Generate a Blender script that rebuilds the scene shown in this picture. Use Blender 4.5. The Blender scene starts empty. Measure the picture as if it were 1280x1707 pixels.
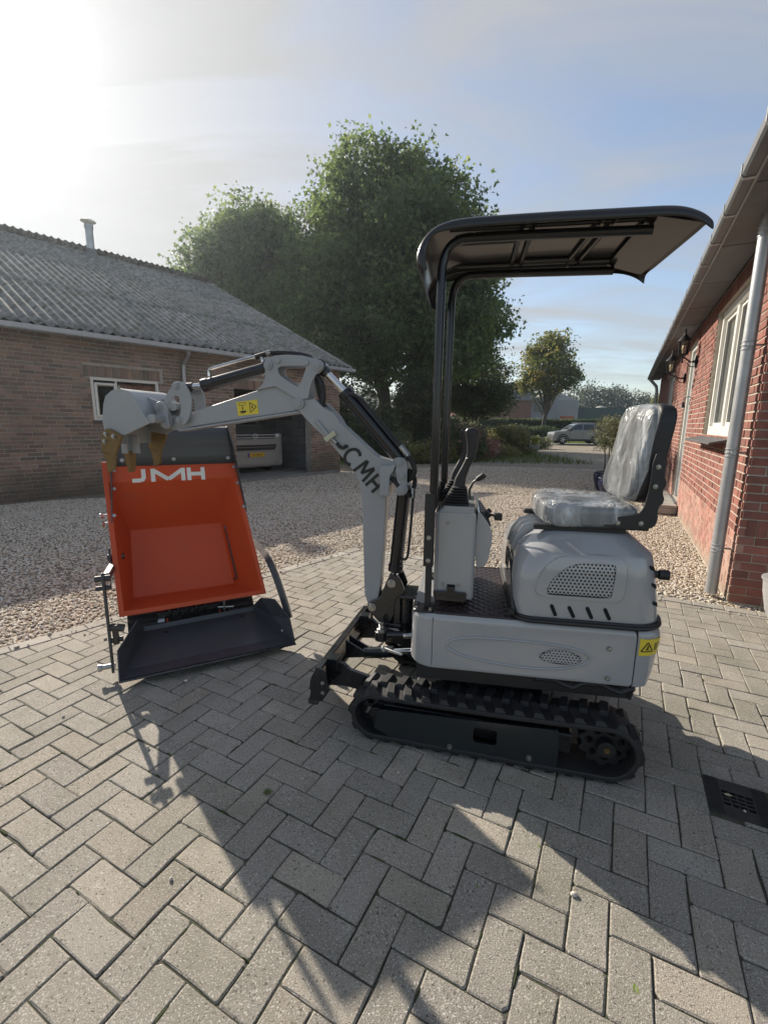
import bpy, bmesh, math, random
import numpy as np
from mathutils import Vector, Matrix
from mathutils.geometry import tessellate_polygon
random.seed(7); RNG = np.random.default_rng(7)
R = math.radians
S = bpy.context.scene
COL = S.collection

# ------------------------------------------------------------------ camera
CAM_H = 1.418
cd = bpy.data.cameras.new("camera"); cam = bpy.data.objects.new("camera", cd); COL.objects.link(cam)
cd.sensor_fit = 'HORIZONTAL'; cd.sensor_width = 36.0; cd.lens = 766.46 / 1280 * 36.0
cd.clip_start = 0.05; cd.clip_end = 3000
cam.matrix_world = Matrix.Translation((0, 0, CAM_H)) @ Matrix.Rotation(R(90 - 10.892), 4, 'X') @ Matrix.Rotation(R(0.681), 4, 'Z')
S.camera = cam

# ------------------------------------------------------------------ sky, sun, exposure
SUN_EL, SUN_AZ = 29.3, 39.0          # degrees; azimuth counted to the left of +Y
sun_vec = Vector((-math.sin(R(SUN_AZ)) * math.cos(R(SUN_EL)), math.cos(R(SUN_AZ)) * math.cos(R(SUN_EL)), math.sin(R(SUN_EL))))
W = bpy.data.worlds.new("World"); S.world = W; W.use_nodes = True
nt = W.node_tree; nt.nodes.clear()
N = nt.nodes.new; L = nt.links.new
def math_node(nt, op, a, b=None, clamp=False):
    n = nt.nodes.new('ShaderNodeMath'); n.operation = op; n.use_clamp = clamp
    for i, v in enumerate((a, b)):
        if v is None: continue
        if isinstance(v, (int, float)): n.inputs[i].default_value = v
        else: nt.links.new(v, n.inputs[i])
    return n.outputs[0]
sky = N('ShaderNodeTexSky'); sky.sky_type = 'NISHITA'; sky.sun_disc = False
sky.sun_elevation = R(SUN_EL); sky.sun_rotation = R(-SUN_AZ)
sky.air_density = 1.0; sky.dust_density = 0.7; sky.ozone_density = 1.2; sky.altitude = 0
tc = N('ShaderNodeTexCoord')
sep = N('ShaderNodeSeparateXYZ'); L(tc.outputs['Generated'], sep.inputs[0])
zc = math_node(nt, 'MAXIMUM', sep.outputs[2], 0.0)
zp = math_node(nt, 'ADD', zc, 0.12)
px = math_node(nt, 'DIVIDE', sep.outputs[0], zp); py = math_node(nt, 'DIVIDE', sep.outputs[1], zp)
cmb = N('ShaderNodeCombineXYZ'); L(px, cmb.inputs[0]); L(py, cmb.inputs[1])
mp = N('ShaderNodeMapping'); L(cmb.outputs[0], mp.inputs[0]); mp.inputs['Rotation'].default_value = (0, 0, R(-25)); mp.inputs['Scale'].default_value = (0.55, 1.25, 1)
mp.inputs['Location'].default_value = (0.9, 0.35, 0)
nz = N('ShaderNodeTexNoise'); L(mp.outputs[0], nz.inputs['Vector']); nz.inputs['Scale'].default_value = 1.7; nz.inputs['Detail'].default_value = 9; nz.inputs['Roughness'].default_value = 0.55; nz.inputs['Distortion'].default_value = 0.8
cr = N('ShaderNodeValToRGB'); L(nz.outputs[0], cr.inputs[0])
cr.color_ramp.elements[0].position = 0.38; cr.color_ramp.elements[0].color = (0.22, 0.22, 0.22, 1)
cr.color_ramp.elements[1].position = 0.70; cr.color_ramp.elements[1].color = (0.8, 0.8, 0.8, 1)
# thin veil is thicker towards the sun; forward scattering brightens it there
dt = N('ShaderNodeVectorMath'); dt.operation = 'DOT_PRODUCT'; L(tc.outputs['Generated'], dt.inputs[0]); dt.inputs[1].default_value = sun_vec
dpos = math_node(nt, 'MAXIMUM', dt.outputs['Value'], 0.0)
g1 = math_node(nt, 'POWER', dpos, 5.0); g2 = math_node(nt, 'POWER', dpos, 22.0); g3 = math_node(nt, 'POWER', dpos, 120.0)
veil = math_node(nt, 'MULTIPLY', g1, 0.8)
cov = math_node(nt, 'ADD', cr.outputs[0], veil, True)
lum = math_node(nt, 'ADD', math_node(nt, 'ADD', math_node(nt, "ADD", 2.1, math_node(nt, 'MULTIPLY', nz.outputs[0], 1.1)), math_node(nt, 'MULTIPLY', g1, 0.6)), math_node(nt, 'ADD', math_node(nt, 'MULTIPLY', g2, 0.8), math_node(nt, 'MULTIPLY', g3, 2.0)))
cc = N('ShaderNodeVectorMath'); cc.operation = 'SCALE'; cc.inputs[0].default_value = (1.0, 1.0, 1.0); L(lum, cc.inputs['Scale'])
mx = N('ShaderNodeMix'); mx.data_type = 'RGBA'; L(cov, mx.inputs[0]); L(sky.outputs[0], mx.inputs[6]); L(cc.outputs[0], mx.inputs[7])
bg = N('ShaderNodeBackground'); L(mx.outputs[2], bg.inputs[0]); bg.inputs[1].default_value = 0.112
wo = N('ShaderNodeOutputWorld'); L(bg.outputs[0], wo.inputs[0])
sd = bpy.data.lights.new("sun", 'SUN'); sun = bpy.data.objects.new("sun", sd); COL.objects.link(sun)
sd.energy = 4.7; sd.angle = R(0.55); sd.color = (1.0, 0.905, 0.775)
sun.rotation_euler = sun_vec.to_track_quat('Z', 'Y').to_euler()
sun.location = sun_vec * 60
VS = S.view_settings
S.display_settings.display_device = 'sRGB'
VS.view_transform = 'Standard'; VS.look = 'None'; VS.gamma = 1.0; VS.use_curve_mapping = False; VS.exposure = 0.74
S.render.engine = 'CYCLES'
cy = S.cycles; cy.use_denoising = True; cy.max_bounces = 6; cy.transparent_max_bounces = 12; cy.caustics_reflective = False; cy.caustics_refractive = False
cy.sample_clamp_indirect = 6.0; cy.volume_bounces = 0; cy.volume_step_rate = 4

# ------------------------------------------------------------------ object helpers
def link(o, parent=None):
    COL.objects.link(o)
    if parent is not None: o.parent = parent
    return o
def tag(o, label=None, cat=None, group=None, kind=None):
    if label: o['label'] = label
    if cat: o['category'] = cat
    if group: o['group'] = group
    if kind: o['kind'] = kind
    return o
def thing(name, label, cat, loc=(0, 0, 0), rz=0.0, group=None):
    o = bpy.data.objects.new(name, None); o.empty_display_size = 0.1
    o.location = loc; o.rotation_euler = (0, 0, R(rz)); link(o)
    return tag(o, label, cat, group)
def copy_tree(o, parent=None):
    c = o.copy(); COL.objects.link(c)
    c.parent = parent
    for ch in list(o.children): copy_tree(ch, c)
    return c

class MB:
    """collects shapes, then links them as one mesh object"""
    def __init__(s): s.v = []; s.f = []; s.sm = []; s.m = []; s.T = None
    def add(s, vs, fs, sm=False, m=0):
        b = len(s.v)
        if s.T is not None: vs = [tuple(s.T @ Vector(p)) for p in vs]
        s.v += [tuple(p) for p in vs]; s.f += [tuple(i + b for i in f) for f in fs]
        s.sm += [sm] * len(fs); s.m += [m] * len(fs); return s
    def box(s, x0, x1, y0, y1, z0, z1, m=0):
        vs = [(x, y, z) for z in (z0, z1) for y in (y0, y1) for x in (x0, x1)]
        return s.add(vs, [(0, 2, 3, 1), (4, 5, 7, 6), (0, 1, 5, 4), (2, 6, 7, 3), (0, 4, 6, 2), (1, 3, 7, 5)], False, m)
    def bar(s, p0, p1, w, h, up=(0, 0, 1), m=0):
        p0, p1 = Vector(p0), Vector(p1); d = (p1 - p0).normalized(); u = Vector(up); sd_ = d.cross(u)
        if sd_.length < 1e-4: sd_ = d.cross(Vector((1, 0, 0)))
        sd_.normalize(); u = sd_.cross(d)
        vs = [p + sd_ * a * w / 2 + u * b * h / 2 for p in (p0, p1) for a, b in ((-1, -1), (1, -1), (1, 1), (-1, 1))]
        return s.add(vs, [(3, 2, 1, 0), (4, 5, 6, 7), (0, 1, 5, 4), (1, 2, 6, 5), (2, 3, 7, 6), (3, 0, 4, 7)], False, m)
    def prism(s, poly, a0, a1, ax='y', holes=(), sm=False, m=0):
        """poly in the plane across the axis: (x,z) for y, (x,y) for z, (y,z) for x"""
        def P(p, a): return {'y': (p[0], a, p[1]), 'z': (p[0], p[1], a), 'x': (a, p[0], p[1])}[ax]
        loops = [list(poly)] + [list(h) for h in holes]
        flat = [p for l in loops for p in l]; n = len(flat)
        tris = tessellate_polygon([[Vector((p[0], p[1], 0)) for p in l] for l in loops])
        vs = [P(p, a0) for p in flat] + [P(p, a1) for p in flat]; fs = []
        for t in tris: fs.append(tuple(t)); fs.append(tuple(n + i for i in reversed(t)))
        s.add(vs, fs, False, m)
        b = 0
        for l in loops:
            k = len(l); vs = [P(p, a0) for p in l] + [P(p, a1) for p in l]
            s.add(vs, [(i, (i + 1) % k, k + (i + 1) % k, k + i) for i in range(k)], sm, m)
        return s
    def loft(s, rings, caps=True, sm=True, m=0, closed=True):
        k = len(rings[0]); vs = [p for r in rings for p in r]; fs = []
        for j in range(len(rings) - 1):
            for i in range(k if closed else k - 1):
                i2 = (i + 1) % k; fs.append((j * k + i, j * k + i2, (j + 1) * k + i2, (j + 1) * k + i))
        s.add(vs, fs, sm, m)
        if caps:
            s.add(rings[0], [tuple(reversed(range(k)))], False, m); s.add(rings[-1], [tuple(range(k))], False, m)
        return s
    def tube(s, pts, r, n=10, caps=True, m=0, closed=False, sq=(1, 1)):
        pts = [Vector(p) for p in pts]; k = len(pts)
        rs = r if isinstance(r, (list, tuple)) else [r] * k
        rings = []; up = None
        for i, p in enumerate(pts):
            a = pts[i - 1] if (i > 0 or closed) else p; b = pts[(i + 1) % k] if (i < k - 1 or closed) else p
            d = (b - a).normalized()
            if up is None:
                up = Vector((0, 0, 1)) if abs(d.z) < 0.9 else Vector((0, 1, 0))
            sd_ = d.cross(up); sd_.normalize(); up = sd_.cross(d).normalized()
            rings.append([p + (sd_ * math.cos(t) * sq[0] + up * math.sin(t) * sq[1]) * rs[i] for t in (2 * math.pi * j / n for j in range(n))])
        if closed: rings.append(rings[0])
        return s.loft(rings, caps and not closed, True, m)
    def cyl(s, p0, p1, r, r1=None, n=16, m=0, caps=True):
        return s.tube([p0, p1], [r, r if r1 is None else r1], n, caps, m)
    def lathe(s, prof, n=24, c=(0, 0, 0), m=0, caps=True):
        return s.loft([[(c[0] + r * math.cos(2 * math.pi * j / n), c[1] + r * math.sin(2 * math.pi * j / n), c[2] + z) for j in range(n)] for r, z in prof], caps, True, m)
    def ball(s, c, r, nu=12, nv=8, m=0):
        c = Vector(c); r = (r, r, r) if isinstance(r, (int, float)) else r
        rings = [[(c.x + r[0] * math.sin(a) * math.cos(2 * math.pi * j / nu), c.y + r[1] * math.sin(a) * math.sin(2 * math.pi * j / nu), c.z - r[2] * math.cos(a)) for j in range(nu)] for a in (math.pi * (0.02 + 0.96 * i / nv) for i in range(nv + 1))]
        return s.loft(rings, True, True, m)
    def mesh(s, name, mats, angle=38):
        me = bpy.data.meshes.new(name); me.from_pydata(s.v, [], s.f)
        for mm in (mats if isinstance(mats, (list, tuple)) else [mats]): me.materials.append(mm)
        me.polygons.foreach_set('use_smooth', s.sm); me.polygons.foreach_set('material_index', s.m)
        bm = bmesh.new(); bm.from_mesh(me); bmesh.ops.remove_doubles(bm, verts=bm.verts, dist=1e-5); bmesh.ops.recalc_face_normals(bm, faces=bm.faces); bm.to_mesh(me); bm.free()
        if any(s.sm): me.set_sharp_from_angle(angle=R(angle))
        me.update(); return me
    def build(s, name, mats, parent=None, bevel=0, seg=2, angle=38, wn=True):
        o = bpy.data.objects.new(name, s.mesh(name, mats, angle)); link(o, parent)
        if bevel:
            b = o.modifiers.new('bevel', 'BEVEL'); b.width = bevel; b.segments = seg; b.limit_method = 'ANGLE'; b.angle_limit = R(40); b.use_clamp_overlap = True
            for p in o.data.polygons: p.use_smooth = True
            o.data.set_sharp_from_angle(angle=R(60)); b.harden_normals = False
        if (bevel or any(s.sm)) and wn:
            q = o.modifiers.new('shading', 'WEIGHTED_NORMAL'); q.keep_sharp = True; q.weight = 80
        return o
def rrect(x0, x1, y0, y1, r, n=6, rs=None):
    """rounded rectangle, counter-clockwise from the (x1,y0) corner; rs gives a radius per corner (x1y0, x1y1, x0y1, x0y0)"""
    rs = rs or (r,) * 4; out = []
    for (cx, cy, a0), q in zip(((x1, y0, -90), (x1, y1, 0), (x0, y1, 90), (x0, y0, 180)), rs):
        ox = cx - q if cx == x1 else cx + q; oy = cy + q if cy == y0 else cy - q
        for i in range(n + 1):
            a = R(a0 + 90 * i / n); out.append((ox + q * math.cos(a), oy + q * math.sin(a)))
    return out
def smooth_poly(pts, it=2, closed=True):
    for _ in range(it):
        q = []; k = len(pts)
        for i in range(k if closed else k - 1):
            a, b = pts[i], pts[(i + 1) % k]
            q.append(tuple(a[j] * .75 + b[j] * .25 for j in range(len(a)))); q.append(tuple(a[j] * .25 + b[j] * .75 for j in range(len(a))))
        if not closed: q = [pts[0]] + q + [pts[-1]]
        pts = q
    return pts
def lettering(name, body, size, mat, parent, mw, extrude=0.0008, bold=0.0, shear=0.0, space=1.0):
    c = bpy.data.curves.new(name, 'FONT'); c.body = body; c.size = size; c.extrude = extrude; c.offset = bold; c.shear = shear; c.align_x = 'CENTER'; c.align_y = 'CENTER'; c.space_character = space
    tmp = bpy.data.objects.new(name + '_src', c); COL.objects.link(tmp)
    me = bpy.data.meshes.new_from_object(tmp.evaluated_get(bpy.context.evaluated_depsgraph_get()))
    bpy.data.objects.remove(tmp); bpy.data.curves.remove(c)
    me.name = name; me.materials.clear(); me.materials.append(mat); me.transform(mw)
    o = bpy.data.objects.new(name, me); return link(o, parent)

def strokes(name, glyphs, wd, mat, parent, P, h=.0012):
    """lettering from broad strokes: each glyph is a list of poly-lines; P maps (x, y, height) into place"""
    mb = MB()
    for q_, line_ in enumerate(glyphs):
        hq = h + .00025 * q_
        pts = [Vector(p) for p in line_]; k = len(pts); cl = (pts[0] - pts[-1]).length < 1e-6; L_, R_ = [], []
        for i, p in enumerate(pts):
            a = pts[i - 1] if i else None; b = pts[i + 1] if i < k - 1 else None
            d0 = (p - a).normalized() if a is not None else (b - p).normalized(); d1 = (b - p).normalized() if b is not None else d0
            n0, n1 = Vector((-d0.y, d0.x)), Vector((-d1.y, d1.x)); m_ = (n0 + n1).normalized(); s_ = min(1.6, 1 / max(.3, m_.dot(n0))) * wd / 2
            L_.append(p + m_ * s_); R_.append(p - m_ * s_)
        vs = [P(q.x, q.y, hq) for q in L_] + [P(q.x, q.y, hq) for q in R_] + [P(q.x, q.y, 0) for q in L_] + [P(q.x, q.y, 0) for q in R_]
        fs = []
        for i in range(k - 1): fs += [(i, i + 1, k + i + 1, k + i), (2 * k + i, 2 * k + i + 1, i + 1, i), (k + i, k + i + 1, 3 * k + i + 1, 3 * k + i)]
        fs += [(0, k, 3 * k, 2 * k), (k - 1, 3 * k - 1, 4 * k - 1, 2 * k - 1)]
        mb.add(vs, fs)
    return mb.build(name, mat, parent)
# ------------------------------------------------------------------ materials
def new_mat(name):
    m = bpy.data.materials.new(name); m.use_nodes = True
    return m, m.node_tree, m.node_tree.nodes['Principled BSDF']
def noise(nt, vec, scale, detail=4, rough=.55):
    n = nt.nodes.new('ShaderNodeTexNoise'); n.inputs['Scale'].default_value = scale; n.inputs['Detail'].default_value = detail; n.inputs['Roughness'].default_value = rough
    nt.links.new(vec, n.inputs['Vector']); return n.outputs[0]
def mixc(nt, fac, a, b, mode='MIX'):
    n = nt.nodes.new('ShaderNodeMix'); n.data_type = 'RGBA'; n.blend_type = mode
    for i, v in ((0, fac), (6, a), (7, b)):
        if isinstance(v, (int, float)): n.inputs[i].default_value = v
        elif isinstance(v, tuple): n.inputs[i].default_value = (*v[:3], 1)
        else: nt.links.new(v, n.inputs[i])
    return n.outputs[2]
def ramp(nt, val, stops):
    n = nt.nodes.new('ShaderNodeValToRGB'); nt.links.new(val, n.inputs[0]); e = n.color_ramp.elements
    while len(e) < len(stops): e.new(0.5)
    for x, (p, c) in zip(e, stops):
        x.position = p; x.color = (c, c, c, 1) if isinstance(c, (int, float)) else (*c, 1)
    return n.outputs[0]
def M(name, c, rough=.5, metal=0., var=.12, vs=5., bump=0., bs=80., coat=0., rnd=None, rvar=.25, c2=None, c2amt=.5, speck=0., spscale=300., dirt=None, dscale=2., dlo=.5, dhi=.75, rvar_rough=.1, spec=.5, chips=None, low=None):
    m, nt, b = new_mat(name)
    geo = nt.nodes.new('ShaderNodeNewGeometry'); pos = geo.outputs['Position']
    n1 = noise(nt, pos, vs, 6)
    f = math_node(nt, 'MULTIPLY_ADD', n1, 2 * var * 2); f.node.inputs[2].default_value = 1 - 2 * var
    col = c
    if rnd:
        if rnd == 'obj':
            rv = nt.nodes.new('ShaderNodeObjectInfo').outputs['Random']
        else:
            a = nt.nodes.new('ShaderNodeAttribute'); a.attribute_name = 'rnd'; rv = a.outputs['Fac']
        if c2: col = mixc(nt, ramp(nt, rv, [(1 - c2amt - .15, 0.), (1 - c2amt + .15, 1.)]), c, c2)
        rv2 = math_node(nt, 'FRACT', math_node(nt, 'MULTIPLY', rv, 7.31))
        g = math_node(nt, 'MULTIPLY_ADD', rv2, 2 * rvar); g.node.inputs[2].default_value = 1 - rvar
        f = math_node(nt, 'MULTIPLY', f, g)
    elif c2:
        col = mixc(nt, ramp(nt, noise(nt, pos, vs * .6, 5), [(.4, 0.), (.65, 1.)]), c, c2)
    if speck:
        sp = noise(nt, pos, spscale, 2, .7)
        h = math_node(nt, 'MULTIPLY_ADD', sp, 4 * speck); h.node.inputs[2].default_value = 1 - 2 * speck
        f = math_node(nt, 'MULTIPLY', f, math_node(nt, 'MAXIMUM', h, 0.15))
    vm = nt.nodes.new('ShaderNodeVectorMath'); vm.operation = 'SCALE'
    if isinstance(col, tuple): vm.inputs[0].default_value = col[:3]
    else: nt.links.new(col, vm.inputs[0])
    nt.links.new(f, vm.inputs['Scale']); out = vm.outputs[0]
    if dirt:
        out = mixc(nt, ramp(nt, noise(nt, pos, dscale, 7, .6), [(dlo, 0.), (dhi, 1.)]), out, dirt)
    if chips:      # light grains and dark pits in the surface
        n_ = noise(nt, pos, chips, 1.5, .5); n2_ = noise(nt, pos, chips * .55, 2, .6)
        out = mixc(nt, ramp(nt, n_, [(.58, 0.), (.68, .7)]), out, (.62, .59, .53)); out = mixc(nt, ramp(nt, n2_, [(.30, .85), (.40, 0.)]), out, (.06, .057, .05))
    if low:        # damp and splash dirt near the ground, ragged at its upper edge
        sx_ = nt.nodes.new('ShaderNodeSeparateXYZ'); nt.links.new(pos, sx_.inputs[0])
        hh_ = math_node(nt, 'ADD', math_node(nt, 'MULTIPLY', sx_.outputs[2], -1.0 / low[1]), math_node(nt, 'MULTIPLY', noise(nt, pos, 1.6, 6, .65), 1.9))
        out = mixc(nt, ramp(nt, hh_, [(.25, 0.), (.95, .8)]), out, low[0])
    nt.links.new(out, b.inputs['Base Color'])
    rr = math_node(nt, 'MULTIPLY_ADD', noise(nt, pos, vs * 3, 4), 2 * rvar_rough, True); rr.node.inputs[2].default_value = rough - rvar_rough
    nt.links.new(rr, b.inputs['Roughness'])
    b.inputs['Metallic'].default_value = metal; b.inputs['Specular IOR Level'].default_value = spec
    if coat: b.inputs['Coat Weight'].default_value = coat; b.inputs['Coat Roughness'].default_value = .06
    if bump:
        bn = nt.nodes.new('ShaderNodeBump'); bn.inputs['Strength'].default_value = min(1, bump); bn.inputs['Distance'].default_value = .004 * max(1, bump)
        nt.links.new(noise(nt, pos, bs, 5, .65), bn.inputs['Height']); nt.links.new(bn.outputs[0], b.inputs['Normal'])
    return m
def leaf_mat(name, ca, cb, cc_, trans=.35):
    m, nt, b = new_mat(name)
    a = nt.nodes.new('ShaderNodeAttribute'); a.attribute_name = 'rnd'
    n = nt.nodes.new('ShaderNodeValToRGB'); nt.links.new(a.outputs['Fac'], n.inputs[0]); e = n.color_ramp.elements
    e.new(.5)
    for x, (p, c) in zip(e, ((0, ca), (.6, cb), (1, cc_))): x.position = p; x.color = (*c, 1)
    nt.links.new(n.outputs[0], b.inputs['Base Color']); b.inputs['Roughness'].default_value = .5; b.inputs['Specular IOR Level'].default_value = .35
    t = nt.nodes.new('ShaderNodeBsdfTranslucent'); hs = nt.nodes.new('ShaderNodeHueSaturation'); hs.inputs['Value'].default_value = 1.5; hs.inputs['Hue'].default_value = .485; hs.inputs['Saturation'].default_value = 1.1
    nt.links.new(n.outputs[0], hs.inputs['Color']); nt.links.new(hs.outputs[0], t.inputs[0])
    mxs = nt.nodes.new('ShaderNodeMixShader'); mxs.inputs[0].default_value = trans
    nt.links.new(b.outputs[0], mxs.inputs[1]); nt.links.new(t.outputs[0], mxs.inputs[2]); nt.links.new(mxs.outputs[0], nt.nodes['Material Output'].inputs[0])
    return m
def glass_mat(name, tint=(.8, .85, .85), refl=1.0, clear=.8):
    m, nt, b = new_mat(name); nt.nodes.remove(b)
    tr = nt.nodes.new('ShaderNodeBsdfTransparent'); tr.inputs[0].default_value = tuple(t * clear for t in tint) + (1,)
    gl = nt.nodes.new('ShaderNodeBsdfGlossy'); gl.inputs['Roughness'].default_value = .01
    fr = nt.nodes.new('ShaderNodeFresnel'); fr.inputs[0].default_value = 1.55
    mxs = nt.nodes.new('ShaderNodeMixShader'); nt.links.new(math_node(nt, 'MULTIPLY', fr.outputs[0], 1.6 * refl, True), mxs.inputs[0])
    nt.links.new(tr.outputs[0], mxs.inputs[1]); nt.links.new(gl.outputs[0], mxs.inputs[2]); nt.links.new(mxs.outputs[0], nt.nodes['Material Output'].inputs[0])
    return m
def set_rnd(me, vals):
    a = me.attributes.new('rnd', 'FLOAT', 'FACE'); a.data.foreach_set('value', np.asarray(vals, dtype=np.float32))
# ================================================================== GROUND
def poly_sheet(name, pts, z, mat, kind='structure', parent=None, holes=()):
    mb = MB(); loops = [list(pts)] + [list(h) for h in holes]; tris = tessellate_polygon([[Vector((p[0], p[1], 0)) for p in l] for l in loops])
    mb.add([(p[0], p[1], z) for l in loops for p in l], [tuple(t) for t in tris]); o = mb.build(name, mat, parent)
    if kind: o['kind'] = kind
    return o
m_earth = M("earth_grass", (.075, .085, .03), .95, var=.35, vs=.5, c2=(.11, .10, .05))
poly_sheet("ground", [(-320, -60), (320, -60), (320, 440), (-320, 440)], -.06, m_earth)

# gravel: a sheet whose material carries on where single stones are too small to see
def gravel_mat(name, scale):
    m, nt, b = new_mat(name)
    geo = nt.nodes.new('ShaderNodeNewGeometry')
    vo = nt.nodes.new('ShaderNodeTexVoronoi'); vo.inputs['Scale'].default_value = scale; nt.links.new(geo.outputs['Position'], vo.inputs['Vector'])
    sp = nt.nodes.new('ShaderNodeSeparateColor'); nt.links.new(vo.outputs['Color'], sp.inputs[0])
    cr = nt.nodes.new('ShaderNodeValToRGB'); nt.links.new(sp.outputs[0], cr.inputs[0]); e = cr.color_ramp.elements
    stops = [(0, (.20, .16, .12)), (.2, (.38, .30, .22)), (.45, (.52, .44, .33)), (.7, (.62, .54, .43)), (.9, (.40, .36, .32)), (1, (.70, .65, .57))]
    while len(e) < len(stops): e.new(.5)
    for x, (p, c) in zip(e, stops): x.position = p; x.color = (*c, 1)
    big = noise(nt, geo.outputs['Position'], .45, 5)
    col = mixc(nt, ramp(nt, big, [(.35, .0), (.75, .35)]), cr.outputs[0], (.36, .30, .23))
    edge = ramp(nt, vo.outputs['Distance'], [(.25, 1.), (.62, .35)])
    col = mixc(nt, 1.0, col, edge, 'MULTIPLY')
    nt.links.new(col, b.inputs['Base Color']); b.inputs['Roughness'].default_value = .85; b.inputs['Specular IOR Level'].default_value = .3
    bn = nt.nodes.new('ShaderNodeBump'); bn.inputs['Distance'].default_value = .012; bn.invert = True; nt.links.new(vo.outputs['Distance'], bn.inputs['Height']); nt.links.new(bn.outputs[0], b.inputs['Normal'])
    return m
GP = [(-16, -4), (6.5, -4), (24, 34), (10, 34), (8.4, 27), (7.4, 23.5), (5.0, 20.0), (2.6, 17.2), (0.6, 16.4), (-3, 16.2), (-16, 16.2)]
poly_sheet("gravel_yard", GP, -.022, gravel_mat("gravel", 34))

# ------------------------------------------------------------------ pavement
w = .1065
YAW, OX, OY = R(62.4914), -4.64408, 10.14937
cy_, sy_ = math.cos(YAW), math.sin(YAW)
def lat(u, v):
    u -= OX; v -= OY
    return (w * (cy_ * u + sy_ * v), w * (sy_ * u - cy_ * v))
APEX = Vector((-.28, 5.20)); LD = Vector((.6435, .7654)).normalized(); RD = Vector((.873, -.487)).normalized()
K0 = APEX - LD * 5.6; K1 = APEX + RD * 4.9
KW = .105
# inner edge of the kerb
nl = Vector((LD.y, -LD.x)); nr = Vector((-RD.y, RD.x)) * -1
def clip(poly, p, n):
    out = []; k = len(poly)
    for i in range(k):
        a, b = Vector(poly[i]), Vector(poly[(i + 1) % k]); da, db = (a - p).dot(n), (b - p).dot(n)
        if da >= 0: out.append(tuple(a))
        if (da >= 0) != (db >= 0): out.append(tuple(a + (b - a) * (da / (da - db))))
    return out
def parea(p): return abs(sum(p[i][0] * p[(i + 1) % len(p)][1] - p[(i + 1) % len(p)][0] * p[i][1] for i in range(len(p)))) / 2
m_joint = M("sand_joint", (.075, .068, .056), .95, var=.3, vs=30, bump=.6, bs=200, c2=(.045, .055, .025))
def paver_mat(n, r): return M(n, (.300, .276, .238), .86, var=.12, vs=3.2, bump=.85, bs=260, rnd=r, rvar=.13, c2=(.335, .298, .245), c2amt=.25, speck=.4, spscale=330, chips=210, dirt=(.185, .175, .135), dscale=2.6, dlo=.46, dhi=.78, rvar_rough=.08, spec=.3)
m_pav, m_pav_a = paver_mat("paver_concrete", 'obj'), paver_mat("paver_concrete_far", 'attr')
base_pts = [tuple(K0), tuple(APEX), tuple(K1), (5.2, -.2), (-3.4, -.2)]
DRC = Vector((1.385, 1.54)); DRH = .105        # the drain grate takes a square of the paving
drain_u = Vector((cy_, sy_)); drain_v = Vector((sy_, -cy_))
q_ = DRH - .012; pavement = poly_sheet("pavement", base_pts, -.006, m_joint, holes=[[tuple(DRC + drain_u * a * q_ + drain_v * b * q_) for a, b in ((-1, -1), (1, -1), (1, 1), (-1, 1))]])
def paver_geo(poly, top=0.0, ch=.0038, depth=.05):
    c = Vector((sum(p[0] for p in poly) / len(poly), sum(p[1] for p in poly) / len(poly))); k = len(poly); vs = []
    for z, ins in ((top - depth, 0), (top - ch * .8, 0), (top, ch)):
        for i, p in enumerate(poly):
            q = Vector(p)
            if ins: q = q + (c - q).normalized() * min(ins * 1.4, (c - q).length * .5)
            vs.append((q.x, q.y, z))
    fs = [tuple(range(2 * k, 3 * k))]
    for r in (0, 1): fs += [(r * k + i, r * k + (i + 1) % k, (r + 1) * k + (i + 1) % k, (r + 1) * k + i) for i in range(k)]
    return vs, fs
pv = []
g = .0019
for a in range(-60, 60):
    for b in range(-40, 40):
        for kind in (0, 1):
            u0, v0 = (a + 2 * b, -a + 2 * b) if kind == 0 else (a + 2 * b, -2 - a + 2 * b)
            lu, lv = (2, 1) if kind == 0 else (1, 2)
            cx, cyy = lat(u0 + lu / 2, v0 + lv / 2)
            if not (-3.3 < cx < 4.6 and .15 < cyy < 5.4): continue
            C = Vector((cx, cyy))
            if (C - APEX).dot(nl) < -.15 or (C - APEX).dot(nr) < -.15: continue
            pv.append((u0, v0, lu, lv, C))
# share one mesh between all whole pavers
def rect_local(lu, lv): 
    hx, hy = lu * w / 2 - g, lv * w / 2 - g
    return [(-hx, -hy), (hx, -hy), (hx, hy), (-hx, hy)]
def simple_mesh(name, vs, fs, mat):
    me = bpy.data.meshes.new(name); me.from_pydata(vs, [], fs); me.materials.append(mat); return me
shapes = []
for i in range(12):
    pts = rect_local(2, 1); rr = random.Random(i)
    pts = [(x + rr.uniform(-.0012, .0012), y + rr.uniform(-.0012, .0012)) for x, y in pts]
    out = [(rr.uniform(-.06, .06), pts[0][1] + abs(rr.gauss(0, .0012))), (rr.uniform(-.06, .06), pts[2][1] - abs(rr.gauss(0, .0012)))]
    for (x, y) in pts:      # little chipped corners
        c_ = rr.uniform(.0015, .005) if rr.random() < .8 else rr.uniform(.006, .013); out += [(x - math.copysign(c_, x), y), (x, y - math.copysign(c_, y))] if x * y > 0 else [(x, y - math.copysign(c_, y)), (x - math.copysign(c_, x), y)]
    cc2 = sorted(out, key=lambda p: math.atan2(p[1], p[0]))
    vs, fs = paver_geo(cc2); shapes.append(simple_mesh("paver", vs, fs, m_pav))
whole, cut = [], []
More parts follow.
